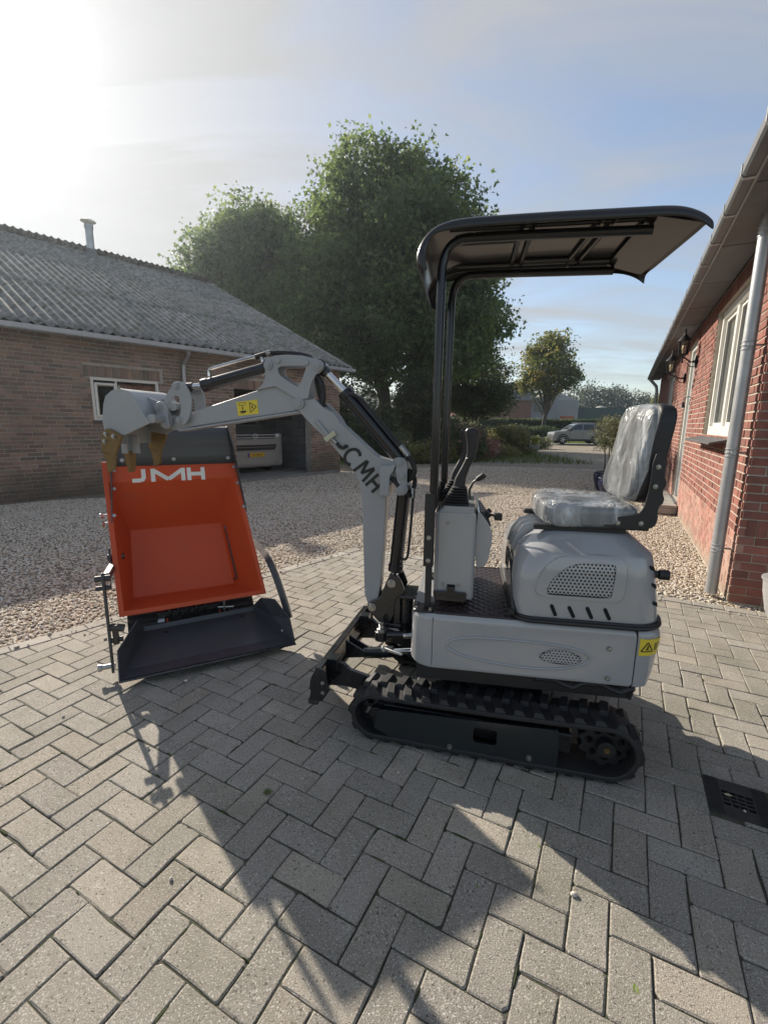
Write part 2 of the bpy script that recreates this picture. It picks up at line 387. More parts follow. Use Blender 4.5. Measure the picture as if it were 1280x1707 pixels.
for u0, v0, lu, lv, C in pv:
    q = [Vector(lat(u0 + du, v0 + dv)) for du, dv in ((0, 0), (lu, 0), (lu, lv), (0, lv))]
    ins = [tuple(p + (C - p).normalized() * g * 1.4) for p in q]
    if sum(ins[i][0] * ins[(i + 1) % 4][1] - ins[(i + 1) % 4][0] * ins[i][1] for i in range(4)) < 0: ins.reverse()
    a0 = parea(ins); cl = clip(clip(ins, APEX + nl * (KW + g), nl), APEX + nr * (KW + g), nr)
    if len(cl) < 3 or parea(cl) < .0006: continue
    # cut round the drain
    d = C - DRC
    if abs(d.dot(drain_u)) < DRH + .10 and abs(d.dot(drain_v)) < DRH + .10:
        best = None
        for n_, s_ in ((drain_u, 1), (drain_u, -1), (drain_v, 1), (drain_v, -1)):
            e = clip(cl, DRC + n_ * s_ * (DRH + g), n_ * s_)
            if len(e) >= 3 and (best is None or parea(e) > parea(best)): best = e
        if best is None or parea(best) < .0006: continue
        cl = best
    (whole if abs(parea(cl) - a0) < 1e-6 else cut).append((u0, v0, lu, lv, C, cl))
def seen(C):
    v = Vector((C.x, C.y, -CAM_H)); dep = v.y * math.cos(R(10.89)) + CAM_H * math.sin(R(10.89))
    if dep < .2: return 1e9
    x = v.x / dep * 766; y = (CAM_H * math.cos(R(10.89)) + v.y * -math.sin(R(10.89))) / dep * 766
    return v.length_squared + (1e3 if abs(x) > 690 or y > 900 or y < -100 else 0)
whole.sort(key=lambda t: seen(t[4]))
for i, (u0, v0, lu, lv, C, cl) in enumerate(whole[:300]):
    o = bpy.data.objects.new("paver", shapes[random.randrange(12)]); link(o, pavement)
    rot = YAW if lu == 2 else YAW - math.pi / 2
    o.location = (C.x + random.uniform(-.0008, .0008), C.y + random.uniform(-.0008, .0008), random.uniform(-.0028, .0018))
    o.rotation_euler = (random.uniform(-.011, .011), random.uniform(-.011, .011), rot + random.uniform(-.006, .006) + (math.pi if random.random() < .5 else 0))
mb = MB(); rv = []
for u0, v0, lu, lv, C, cl in whole[300:] + cut:
    vs, fs = paver_geo(cl, random.uniform(-.0018, .0012)); mb.add(vs, fs); rv += [random.random()] * len(fs)
me = bpy.data.meshes.new("paving"); me.from_pydata(mb.v, [], mb.f); me.materials.append(m_pav_a); set_rnd(me, rv)
o = bpy.data.objects.new("paver_field", me); link(o, pavement); o['kind'] = 'stuff'
# kerb: one row of stretcher stones along the gravel, a touch higher
m_kerb = M("kerb_concrete", (.34, .315, .275), .88, var=.15, vs=6, bump=.6, bs=250, rnd='obj', rvar=.14, speck=.3, dirt=(.15, .145, .11), dscale=6, dlo=.5, dhi=.8)
kerb = bpy.data.objects.new("kerb", simple_mesh("kerb", [(p.x, p.y, -.0065) for p in (K0, APEX, APEX + (nl + nr) * KW * .62, K0 + nl * KW)] + [(p.x, p.y, -.0065) for p in (APEX, K1, K1 + nr * KW, APEX + (nl + nr) * KW * .62)], [(0, 1, 2, 3), (4, 5, 6, 7)], m_joint)); link(kerb); kerb['kind'] = 'structure'
kl, kw_ = .213, KW
vs, fs = paver_geo([(-kl / 2 + g, g), (kl / 2 - g, g), (kl / 2 - g, kw_ - g), (-kl / 2 + g, kw_ - g)], .004, .004, .07); km = simple_mesh("kerb_stone", vs, fs, m_kerb)
for P0, D, ln in ((APEX - LD * .07, -LD, 5.4), (APEX + RD * .06, RD, 4.8)):
    n_ = nl if D == -LD else nr
    for i in range(int(ln / kl)):
        c = P0 + D * (kl * (i + .5)); o = bpy.data.objects.new("kerb_stone", km); link(o, kerb)
        e = D if D != -LD else LD
        ang = math.atan2(e.y, e.x)
        if Vector((-math.sin(ang), math.cos(ang))).dot(n_) < 0: ang += math.pi
        o.location = (c.x, c.y, random.uniform(-.003, .002)); o.rotation_euler = (random.uniform(-.01, .01), random.uniform(-.01, .01), ang + random.uniform(-.008, .008))
# moss, sand and dropped gravel in the joints
m_moss = M("moss", (.05, .065, .02), .95, var=.4, vs=60, bump=1, bs=300)
mb = MB()
for i in range(520):
    u0, v0, lu, lv, C, cl = random.choice(whole)
    if C.x > .4 and random.random() < .75: continue
    k = random.randrange(4); a, b = Vector(cl[k]), Vector(cl[(k + 1) % 4]); p = a.lerp(b, random.random()) + (a - C).normalized() * .001
    d = (b - a).normalized(); r = random.uniform(.004, .009); ln = random.uniform(.006, .035)
    n_ = 6; vs = []
    for z, s_ in ((-.012, 1.1), (-.0005, .9), (.001, .4)):
        vs += [(p.x + d.x * math.cos(t) * ln * s_ - d.y * math.sin(t) * r * .45 * s_, p.y + d.y * math.cos(t) * ln * s_ + d.x * math.sin(t) * r * .45 * s_, z + random.uniform(-.0006, .0006)) for t in (2 * math.pi * j / n_ for j in range(n_))]
    fs = [tuple(range(12, 18))] + [(r_ * 6 + j, r_ * 6 + (j + 1) % 6, (r_ + 1) * 6 + (j + 1) % 6, (r_ + 1) * 6 + j) for r_ in (0, 1) for j in range(6)]
    mb.add(vs, fs, True)
o = mb.build("moss", m_moss); tag(o, "thin green moss growing in the joints of the paving", "moss", kind='stuff')

# ------------------------------------------------------------------ loose gravel stones (instanced)
def stone_mat(name):
    m, nt, b = new_mat(name); oi = nt.nodes.new('ShaderNodeObjectInfo')
    cr = nt.nodes.new('ShaderNodeValToRGB'); nt.links.new(oi.outputs['Random'], cr.inputs[0]); e = cr.color_ramp.elements
    stops = [(0, (.25, .205, .16)), (.16, (.45, .37, .28)), (.4, (.60, .52, .41)), (.68, (.70, .63, .52)), (.88, (.47, .44, .40)), (1, (.78, .74, .67))]
    while len(e) < len(stops): e.new(.5)
    for x, (p, c) in zip(e, stops): x.position = p; x.color = (*c, 1)
    nt.links.new(cr.outputs[0], b.inputs['Base Color']); b.inputs['Roughness'].default_value = .8; b.inputs['Specular IOR Level'].default_value = .3
    return m
m_stone = stone_mat("gravel_stone")
def scatter(name, label, pts, z, density, radius, seed):
    ng = bpy.data.node_groups.new(name, 'GeometryNodeTree')
    ng.interface.new_socket('Geometry', in_out='INPUT', socket_type='NodeSocketGeometry'); ng.interface.new_socket('Geometry', in_out='OUTPUT', socket_type='NodeSocketGeometry')
    n = ng.nodes.new; l = ng.links.new
    gi, go = n('NodeGroupInput'), n('NodeGroupOutput')
    dp = n('GeometryNodeDistributePointsOnFaces'); dp.inputs['Density'].default_value = density; dp.inputs['Seed'].default_value = seed
    ic = n('GeometryNodeMeshIcoSphere'); ic.inputs['Radius'].default_value = radius; ic.inputs['Subdivisions'].default_value = 1
    sm = n('GeometryNodeSetMaterial'); sm.inputs['Material'].default_value = m_stone
    ip = n('GeometryNodeInstanceOnPoints')
    sc = n('FunctionNodeRandomValue'); sc.data_type = 'FLOAT_VECTOR'; sc.inputs[0].default_value = (.55, .5, .4); sc.inputs[1].default_value = (1.45, 1.2, .9)
    ro = n('FunctionNodeRandomValue'); ro.data_type = 'FLOAT_VECTOR'; ro.inputs[0].default_value = (-.5, -.5, 0); ro.inputs[1].default_value = (.5, .5, 6.28)
    l(gi.outputs[0], dp.inputs[0]); l(dp.outputs['Points'], ip.inputs['Points']); l(ic.outputs[0], sm.inputs[0]); l(sm.outputs[0], ip.inputs['Instance'])
    l(ro.outputs[0], ip.inputs['Rotation']); l(sc.outputs[0], ip.inputs['Scale']); l(ip.outputs[0], go.inputs[0])
    o = poly_sheet(name, pts, z, m_stone, None); md = o.modifiers.new('scatter', 'NODES'); md.node_group = ng
    return tag(o, label, "gravel", kind='stuff')
A2 = APEX - nl * .02 - nr * .02
scatter("gravel_stones", "loose beige and brown gravel stones filling the yard beyond the kerb", [tuple(K0 - nl * .02), (A2.x, A2.y), tuple(K1 - nr * .02), (4.05, 3.2), (6.6, 9.2), (1.0, 9.6), (-3.2, 9.4), (-6.0, 8.2), (-9, 4.6)], -.016, 1900, .0125, 3)
scatter("gravel_stones", "paler gravel stones farther out in the yard between shed and house", [(6.6, 9.2), (1.0, 9.6), (-3.2, 9.4), (-4.8, 9.6), (-1.3, 13.7), (3, 16.4), (7.2, 15.5), (9.5, 15)], -.016, 800, .0145, 5)
# a few strays on the paving
mb = MB(); pr = random.Random(11)
strays = [(lambda p: (p[0], p[1]))(q) for q in []]
for i in range(60):
    x, y = pr.uniform(-1.9, 2.2), pr.uniform(.9, 4.2)
    if (Vector((x, y)) - APEX).dot(nl) < .15 or (Vector((x, y)) - APEX).dot(nr) < .15: continue
    near = min((Vector((x, y)) - APEX).dot(nl), (Vector((x, y)) - APEX).dot(nr))
    if near > .7 and pr.random() < .55: continue
    r = pr.uniform(.003, .009); mb.ball((x, y, r * .6), (r * pr.uniform(.8, 1.4), r, r * .75), 7, 5)
for i in range(150):     # spilled over the kerb
    side = pr.random() < .6; D_, n_ = (-LD, nl) if side else (RD, nr); c_ = APEX + D_ * pr.uniform(.1, 3.6) + n_ * abs(pr.gauss(.02, .11)); r = pr.uniform(.004, .011)
    mb.ball((c_.x, c_.y, r * .6 + (.005 if (c_ - APEX).dot(n_) < KW else 0)), (r * pr.uniform(.8, 1.4), r, r * .75), 6, 4)
o = mb.build("stray_stones", M("pale_stone", (.5, .46, .4), .8, var=.3, vs=40)); tag(o, "small stray gravel stones lying scattered on the paving", "gravel", kind='stuff')

# ------------------------------------------------------------------ drain grate
m_iron = M("cast_iron", (.055, .055, .055), .55, metal=.6, var=.2, vs=30, bump=.3, bs=200)
dg = thing("drain_grate", "square dark cast iron drain grate set in the paving", "drain grate", (DRC.x, DRC.y, -.004), math.degrees(YAW))
mb = MB(); h = DRH - .002; mb.prism([(-h, -h), (h, -h), (h, h), (-h, h)], -.0165, .002, 'z', holes=[[(-.042, -.05), (-.042, .05), (.042, .05), (.042, -.05)]])
mb.build("frame", m_iron, dg, .002)
mb = MB()
for i in range(26):
    x = -h + .006 + i * (2 * h - .012) / 25
    for y0, y1 in ((-h + .004, -.055), (.055, h - .004)): mb.box(x - .0018, x + .0018, y0, y1, .0015, .005)
mb.build("tread_ribs", m_iron, dg)["kind"] = "stuff"
for i in range(3):
    mb = MB(); x = -.021 + i * .021; mb.box(x - .004, x + .004, -.052, .052, -.011, .001); mb.build("grate_bar", m_iron, dg, .001)
for i in range(3):
    mb = MB(); y = -.025 + i * .025; mb.box(-.043, .043, y - .003, y + .003, -.011, -.001); mb.build("grate_bar", m_iron, dg)
mb = MB(); mb.box(-.06, .06, -.06, .06, -.0165, -.0155); mb.build("sump", M("dark_water", (.01, .01, .01), .2), dg)

# ------------------------------------------------------------------ road, verge
m_road = M("road_asphalt", (.19, .185, .175), .9, var=.15, vs=2, speck=.2, spscale=120)
poly_sheet("road", [(-60, 33.2), (80, 38.5), (80, 42.5), (-60, 37.2)], -.03, m_road)
m_grass = M("mown_grass", (.07, .115, .028), .95, var=.35, vs=1.2, c2=(.12, .15, .045), bump=1, bs=40)
poly_sheet("grass_verge", [(-60, 37.3), (80, 42.6), (80, 50), (-60, 46)], -.034, m_grass)
poly_sheet("garden_lawn", [(-18, 16.4), (-3, 16.3), (.6, 16.5), (2.6, 17.3), (5.0, 20.1), (7.4, 23.6), (8.4, 27.1), (10, 32.9), (-30, 32.9)], -.038, m_grass)
def grass_tufts(name, label, n, area, h, seed):
    rg = np.random.default_rng(seed); x = rg.uniform(area[0], area[1], n); y = rg.uniform(area[2], area[3], n)
    a = rg.uniform(0, 6.28, n); hh = h * rg.uniform(.5, 1.3, n); ln = rg.uniform(-.5, .5, (n, 2)) * hh[:, None]; wd = .012 + .01 * rg.random(n)
    v = np.zeros((n, 3, 3)); v[:, 0] = np.c_[x - np.cos(a) * wd, y - np.sin(a) * wd, -.04 + 0 * x]; v[:, 1] = np.c_[x + np.cos(a) * wd, y + np.sin(a) * wd, -.04 + 0 * x]; v[:, 2] = np.c_[x + ln[:, 0], y + ln[:, 1], hh - .04]
    me = bpy.data.meshes.new(name); me.from_pydata(v.reshape(-1, 3).tolist(), [], np.arange(n * 3).reshape(-1, 3).tolist()); me.materials.append(m_leaf_grass); set_rnd(me, rg.random(n))
    o = bpy.data.objects.new(name, me); link(o); return tag(o, label, "grass", kind='stuff')
m_leaf_grass = leaf_mat("grass_blade", (.06, .11, .025), (.10, .15, .04), (.22, .20, .08))
grass_tufts("grass", "green verge grass along the road behind the parked car", 16000, (-12, 40, 38.8, 44), .16, 1)
grass_tufts("grass", "longer garden grass under the big trees beside the yard", 14000, (-8, 8, 17.5, 31), .22, 2)

# ------------------------------------------------------------------ thin back-lit haze volume, added to stand in for lens glare
mh = bpy.data.materials.new("haze"); mh.use_nodes = True; nh = mh.node_tree; nh.nodes.clear()
pvn = nh.nodes.new('ShaderNodeVolumePrincipled'); pvn.inputs['Color'].default_value = (.78, .88, 1.0, 1); pvn.inputs['Density'].default_value = .0009; pvn.inputs['Anisotropy'].default_value = .72
onh = nh.nodes.new('ShaderNodeOutputMaterial'); nh.links.new(pvn.outputs[0], onh.inputs['Volume'])
mb = MB(); mb.box(-325, 325, -65, 445, -1.1, 16.6); o = mb.build("haze", mh); o['kind'] = 'stuff'; o['label'] = "thin pale haze over the yard, added for lens glare from the low sun"; o['category'] = "haze"
# ================================================================== BUILDINGS
def brick_rows(x0, x1, z0, z1, course, length, joint, holes, rng, offs=(0, .5, .08, .58, .16, .66), soldier=()):
    """rows of bricks (x0,x1,z0,z1) left after cutting the openings"""
    out = []; nrow = int((z1 - z0) / course)
    for r in range(nrow):
        za, zb = z0 + r * course + joint / 2, z0 + (r + 1) * course - joint / 2
        x = x0 - length * offs[r % len(offs)]
        while x < x1:
            spans = [(max(x, x0) + joint / 2, min(x + length, x1) - joint / 2)]
            for hx0, hx1, hz0, hz1 in holes:
                if zb <= hz0 or za >= hz1: continue
                ns = []
                for a, b in spans:
                    if b <= hx0 or a >= hx1: ns.append((a, b)); continue
                    if a < hx0: ns.append((a, hx0 - .002))
                    if b > hx1: ns.append((hx1 + .002, b))
                spans = ns
            out += [(a, b, za, zb) for a, b in spans if b - a > .03]
            x += length
    return out
UNIT = {}
def unit_brick(mat):
    if mat.name not in UNIT:
        h = .5; e = .47
        vs = [(sx * h, sy * h, sz * h) for sy in (1,) for sx, sz in ((-1, -1), (1, -1), (1, 1), (-1, 1))] + [(sx * (h - .012), -h, sz * (h - .04)) for sx, sz in ((-1, -1), (1, -1), (1, 1), (-1, 1))] + [(sx * h, -h * .7, sz * h) for sx, sz in ((-1, -1), (1, -1), (1, 1), (-1, 1))]
        fs = [(4, 5, 6, 7)] + [(8 + i, 8 + (i + 1) % 4, 4 + (i + 1) % 4, 4 + i) for i in range(4)] + [(i, (i + 1) % 4, 8 + (i + 1) % 4, 8 + i) for i in range(4)]
        me = bpy.data.meshes.new("brick"); me.from_pydata(vs, [], fs); me.materials.append(mat)
        bm = bmesh.new(); bm.from_mesh(me); bmesh.ops.recalc_face_normals(bm, faces=bm.faces); bm.to_mesh(me); bm.free(); UNIT[mat.name] = me
    return UNIT[mat.name]
def lay_bricks(wall, root_mw, bricks, face, axis, mat, mat_attr, depth=.05, top=300, name="brick", rng=random, jit=.0018, rest="brickwork", outward=-1, view=None):
    """bricks stand proud of the wall face; axis 'y': face is the wall's local y; axis 'x': it is its local x. outward is the sign of the outside direction"""
    camp = Vector((0, 0, CAM_H))
    def place(b):
        a0, a1, z0, z1 = b; dj = rng.uniform(-jit, jit); c = face - outward * (depth / 2 - 0.0) + outward * dj
        ctr = ((a0 + a1) / 2, c, (z0 + z1) / 2) if axis == 'y' else (c, (a0 + a1) / 2, (z0 + z1) / 2)
        sc = (a1 - a0, depth, z1 - z0)
        rz = 0.0 if axis == 'y' else math.pi / 2
        if outward > 0 and axis == 'y': rz += math.pi
        if axis == 'x' and outward < 0: rz -= math.pi
        return ctr, sc, rz
    pl = [place(b) for b in bricks]
    def size(p):
        wp = root_mw @ Vector(p[0]); d = wp - camp
        if view is not None and not view(wp): return 1e9
        return d.length
    pl.sort(key=size)
    me = unit_brick(mat)
    for ctr, sc, rz in pl[:top]:
        o = bpy.data.objects.new(name, me); link(o, wall); o.location = ctr; o.scale = sc; o.rotation_euler = (rng.uniform(-.004, .004), rng.uniform(-.006, .006), rz + rng.uniform(-.006, .006))
    if len(pl) > top:
        u = unit_brick(mat); uv = np.array([v.co[:] for v in u.vertices]); uf = [tuple(p.vertices) for p in u.polygons]
        V = []; F = []; A = []; k = 0
        for ctr, sc, rz in pl[top:]:
            q = uv * np.array(sc); c_, s_ = math.cos(rz), math.sin(rz)
            q = np.c_[q[:, 0] * c_ - q[:, 1] * s_, q[:, 0] * s_ + q[:, 1] * c_, q[:, 2]] + np.array(ctr); V += q.tolist(); F += [tuple(i + k for i in f) for f in uf]; k += len(uv); A += [rng.random()] * len(uf)
        m2 = bpy.data.meshes.new(rest); m2.from_pydata(V, [], F); m2.materials.append(mat_attr); set_rnd(m2, A)
        o = bpy.data.objects.new(rest, m2); link(o, wall); o['kind'] = 'stuff'
def in_view(wp):
    d = wp.y * math.cos(R(10.89)) - (wp.z - CAM_H) * math.sin(R(10.89))
    if d < .3: return False
    x = wp.x / d * 766; y = -(wp.y * math.sin(R(10.89)) + (wp.z - CAM_H) * math.cos(R(10.89))) / d * 766
    return abs(x) < 655 and abs(y) < 865
m_white = M("white_frame_paint", (.72, .71, .66), .35, var=.06, vs=8)
m_zinc = M("zinc", (.42, .43, .44), .42, metal=.55, var=.12, vs=7)
m_glass = glass_mat("window_glass")
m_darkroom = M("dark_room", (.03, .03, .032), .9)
m_lead = M("slate_sill", (.09, .09, .092), .6, var=.25, vs=20, bump=.4)

# ------------------------------------------------------------------ brick shed
rb = random.Random(3)
shed = thing("brick_shed", "long low brick shed with a corrugated fibre cement roof and an open garage bay", "shed", (-6.53, 7.69, 0), 49.785)
SH = Matrix.Translation((-6.53, 7.69, 0)) @ Matrix.Rotation(R(49.785), 4, 'Z')
SW = (1.57, 2.83, 1.42, 2.22); SG = (4.58, 6.93, -.02, 2.2); XE = 8.05; XW = -3.0; ZE = 2.93
def sb(n, r): return M(n, (.27, .172, .125), .9, var=.2, vs=9, bump=.6, bs=150, rnd=r, rvar=.30, c2=(.20, .155, .115), c2amt=.35, dirt=(.13, .115, .085), dscale=1.3, dlo=.5, dhi=.78, low=((.085, .075, .055), .9))
m_sb, m_sba = sb("shed_brick", 'obj'), sb("shed_brick_field", 'attr')
m_smort = M("shed_mortar", (.40, .365, .32), .95, var=.2, vs=12, bump=.5, dirt=(.16, .145, .12), dscale=1.4, low=((.11, .10, .08), .9))
mb = MB()
def rect(a, b, c, d): return [(a, c), (b, c), (b, d), (a, d)]
mb.prism([(XW, -.1), (SG[0], -.1), (SG[0], SG[3]), (SG[1], SG[3]), (SG[1], -.1), (XE, -.1), (XE, ZE), (XW, ZE)], .007, .24, 'y', holes=[rect(SW[0], SW[1], SW[2], SW[3])[::-1]])
fw = mb.build("front_wall", m_smort, shed)
sol = []   # soldier course above the window and the garage bay
for hx0, hx1, hz in ((SW[0] - .1, SW[1] + .1, SW[3]), (SG[0] - .1, SG[1] + .1, SG[3])):
    n_ = int((hx1 - hx0) / .07); sol += [(hx0 + i * .07 + .004, hx0 + (i + 1) * .07 - .004, hz + .005, hz + .205) for i in range(n_)]
holes = [SW, SG, (SW[0] - .1, SW[1] + .1, SW[3], SW[3] + .21), (SG[0] - .1, SG[1] + .1, SG[3], SG[3] + .21)]
br = brick_rows(XW, XE, .0, ZE - .02, .0705, .226, .011, holes, rb) + sol
lay_bricks(fw, SH, br, 0.0, 'y', m_sb, m_sba, view=in_view, rng=rb)
mb = MB(); mb.prism([(.24, -.1), (14.2, -.1), (14.2, ZE), (7.13, 6.3), (.24, 3.05)], 7.83, XE - .02, 'x', holes=[[(2.0, 1.56), (2.0, 1.92), (5.5, 1.92), (5.5, 1.56)]])
gw = mb.build("gable_wall", m_smort, shed)
lay_bricks(gw, SH, [(a, b, c, d) for a, b, c, d in brick_rows(.05, 14.2, 0, 6.2, .0705, .226, .011, [(2, 5.5, 1.56, 1.92)], rb) if d < 3.0 + (min(max(a, 0), 7.13) if b < 7.13 else max(0, 14.2 - b)) * .46], XE, 'x', m_sb, m_sba, top=0, outward=1, rng=rb, rest="gable_brickwork")
mb = MB(); mb.box(7.9, 7.92, 2.0, 5.5, 1.56, 1.92); mb.build("window_pane", glass_mat("frosted_strip", (1, .98, .9), .3, .9), gw)
mb = MB(); mb.box(XW, XW + .2, .24, 14.2, -.1, ZE); mb.box(XW + .2, XE - .2, 14, 14.2, -.1, ZE); mb.build("rear_wall", m_smort, shed)
# inside of the bay: partition, block leaf, floor
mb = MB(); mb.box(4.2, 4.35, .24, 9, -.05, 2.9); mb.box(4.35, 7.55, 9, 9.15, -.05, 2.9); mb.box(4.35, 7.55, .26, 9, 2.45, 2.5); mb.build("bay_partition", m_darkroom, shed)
mb = MB(); mb.box(4.36, 7.8, -.22, 9, -.02, .045); mb.build("bay_floor", M("bay_concrete", (.22, .21, .19), .9, var=.25, vs=3, bump=.5), shed, .01)
m_blk = M("grey_block", (.27, .27, .27), .92, var=.15, vs=14, bump=.6, bs=120, rnd='obj', rvar=.12)
mb = MB(); mb.box(7.70, 7.82, .25, 9, 0, 1.55); mb.box(7.70, 7.82, .25, 2.0, 1.55, 2.45); mb.box(7.70, 7.82, 5.5, 9, 1.55, 2.45); bw = mb.build("block_wall", M("block_joint", (.16, .155, .15), .95), shed)
for r in range(10):
    for c in range(9):
        y0 = .26 + (c - (.5 if r % 2 else 0)) * .5; z0 = .0 + r * .25
        a, b = max(y0 + .006, .26), y0 + .494
        if z0 + .2 > 1.55 and b > 2.0 and a < 5.5: continue
        if z0 > 2.2 or b < .3: continue
        me = unit_brick(m_blk); o = bpy.data.objects.new("block", me); link(o, bw); o.location = (7.685, (a + b) / 2, z0 + .125); o.scale = (b - a, .04, .238); o.rotation_euler = (0, 0, -math.pi / 2)
# roof: corrugated sheets, three rows with a lap between them
P_ = .177; SXn = 5; SWd = P_ * SXn; sl = Vector((0, 7.38, 3.52)); sl_len = sl.length; sdir = sl / sl_len; snrm = Vector((0, -sdir.z, sdir.y))
m_roof = M("fibre_cement", (.24, .232, .22), .93, var=.25, vs=3.0, bump=1.2, bs=45, rnd='obj', rvar=.12, c2=(.28, .27, .255), c2amt=.4, dirt=(.10, .105, .075), dscale=6.5, dlo=.42, dhi=.66, speck=.35, spscale=22)
def sheet_mesh(length, n=9, rag=True):
    vs = []; fs = []; nx = SXn * 10 + 3
    rr = random.Random(5)
    for j in range(n):
        for i in range(nx):
            x = i * P_ / 10; h = .031 * math.cos(2 * math.pi * x / P_) + rr.uniform(-.0016, .0016); y = j * length / (n - 1)
            vs.append((x, y, h))
    for j in range(n - 1):
        for i in range(nx - 1): fs.append((j * nx + i, j * nx + i + 1, (j + 1) * nx + i + 1, (j + 1) * nx + i))
    k = len(vs); vs += [(v[0], v[1], v[2] - .0025) for v in vs[:nx]]; fs += [(i + 1, i, k + i, k + i + 1) for i in range(nx - 1)]
    me = bpy.data.meshes.new("roof_sheet"); me.from_pydata(vs, [], fs); me.materials.append(m_roof); me.polygons.foreach_set('use_smooth', [True] * len(fs)); return me
rows_n = 3; rl = sl_len / rows_n; shm = sheet_mesh(rl + .14)
mb = MB(); mb.prism([(-.2, 2.93), (7.13, 6.42), (14.45, 2.93)], XW, 8.0, 'x'); roof = mb.build("roof", m_darkroom, shed)
ncol = int((8.32 - XW) / SWd) + 1
for side in (0, 1):
    for r in range(rows_n):
        for c in range(ncol):
            if side == 1 and r: continue
            o = bpy.data.objects.new("roof_sheet", shm); link(o, roof)
            x = 8.32 - (c + 1) * SWd
            base = Vector((x, -.25, 2.985)) + sdir * (r * rl) + snrm * (.006 + .003 * (c % 2))
            tilt = math.atan2(sdir.z, sdir.y) - .0010
            o.location = base; o.rotation_euler = (tilt, 0, 0)
            if side: o.location = (x + SWd, 14.51, 2.985); o.rotation_euler = (tilt, 0, math.pi); o.scale = (1, rows_n * 0.985, 1)
mb = MB()
for i in range(int((8.35 - XW) / 1.1)):
    x = 8.35 - (i + 1) * 1.1; mb.prism([(6.83, 6.385), (7.13, 6.555), (7.43, 6.385), (7.43, 6.36), (7.13, 6.52), (6.83, 6.36)], x, x + 1.1 + .05, 'x', m=0)
mb.build("ridge_cap", m_roof, roof, .004)
mb = MB(); mb.prism([(-.27, 2.93), (-.27, 2.99), (7.13, 6.50), (7.13, 6.40)], 8.24, 8.28, 'x'); mb.build("verge_board", M("verge", (.3, .29, .27), .8), roof)
gut = MB(); prof = [(-.40, 2.95), (-.40, 2.875), (-.385, 2.855), (-.27, 2.855), (-.255, 2.875), (-.255, 2.97), (-.262, 2.97), (-.262, 2.88), (-.275, 2.865), (-.38, 2.865), (-.392, 2.88), (-.392, 2.95)]
gut.prism(prof, XW, 8.3, 'x'); gobj = gut.build("gutter", m_zinc, shed)
for i in range(14):
    x = XW + .5 + i * .78; mb = MB(); mb.prism([(-.405, 2.955), (-.405, 2.87), (-.388, 2.848), (-.26, 2.848), (-.25, 2.86), (-.25, 2.848), (-.255, 2.842), (-.39, 2.842), (-.412, 2.868), (-.412, 2.955)], x, x + .035, 'x'); mb.build("gutter_bracket", m_zinc, gobj)
mb = MB(); mb.tube([(3.36, -.33, 2.86), (3.36, -.30, 2.78), (3.36, -.06, 2.62), (3.36, -.05, 2.5), (3.36, -.05, .05)], .04, 12); mb.build("downpipe", m_zinc, shed)
mb = MB(); mb.box(XW, 8.2, -.25, .0, 2.93, 2.95); mb.build("eaves_board", M("eaves_wood", (.18, .17, .15), .8), shed)
# flue on the ridge
ch = MB(); ch.lathe([(.105, 0), (.105, .78)], 18, (4.15, 6.75, 6.4)); ch.lathe([(.125, .70), (.125, .80), (.11, .80)], 18, (4.15, 6.75, 6.4)); f1 = ch.build("flue_pipe", m_zinc, shed)
ch = MB(); ch.lathe([(.02, .99), (.20, .905), (.21, .885), (.19, .885), (.02, .90)], 18, (4.15, 6.75, 6.4)); ch.build("rain_cap", m_zinc, f1)
ch = MB()
for k in range(3): a = k * 2.1; ch.cyl((4.15 + .09 * math.cos(a), 6.75 + .09 * math.sin(a), 7.17), (4.15 + .09 * math.cos(a), 6.75 + .09 * math.sin(a), 7.31), .008, n=6)
ch.build("cap_stays", m_zinc, f1)
ch = MB(); ch.loft([[(4.15 + x, 6.75 + y, zz(y)) for x, y in rrect(-a, a, -b, b, .05, 3)] for a, b, zz in ((.20, .30, lambda y: 6.355 + y * .477), (.14, .17, lambda y: 6.40 + y * .4), (.108, .108, lambda y: 6.52))]); ch.build("flashing", M("lead_flashing", (.12, .125, .13), .6, metal=.3), f1)
# window of the shed
x0, x1, z0, z1 = SW
wd = MB(); wd.prism(rect(x0, x1, z0, z1), .02, .09, 'y', holes=[rect(x0 + .055, x1 - .055, z0 + .055, z1 - .055)[::-1]]); wf = wd.build("window_frame", m_white, shed, .004)
wd = MB(); wd.prism(rect(x0 + .06, x0 + .44, z0 + .06, z1 - .10), .0, .05, 'y', holes=[rect(x0 + .10, x0 + .40, z0 + .10, z1 - .14)[::-1]]); wd.build("casement", m_white, wf, .003)
wd = MB(); wd.box(x0 + .44, x0 + .47, .03, .08, z0 + .055, z1 - .055); wd.build("mullion", m_white, wf)
wd = MB(); wd.box(x0 + .10, x0 + .40, .02, .024, z0 + .10, z1 - .14); wd.build("pane", m_glass, wf)
wd = MB(); wd.box(x0 + .47, x1 - .055, .05, .054, z0 + .055, z1 - .055); wd.build("pane", m_glass, wf)
wd = MB(); wd.box(x0 - .02, x1 + .02, -.05, .08, z0 - .05, z0 - .002); wd.build("sill", m_lead, wf, .004)
wd = MB(); wd.box(x0 - .3, x1 + .3, 1.2, 1.25, .5, 2.6); wd.box(x0 - .3, x0 - .28, .25, 1.2, .5, 2.6); wd.box(x1 + .28, x1 + .3, .25, 1.2, .5, 2.6); wd.box(x0 - .3, x1 + .3, .25, 1.2, 2.55, 2.6); wd.build("room_lining", m_darkroom, wf)

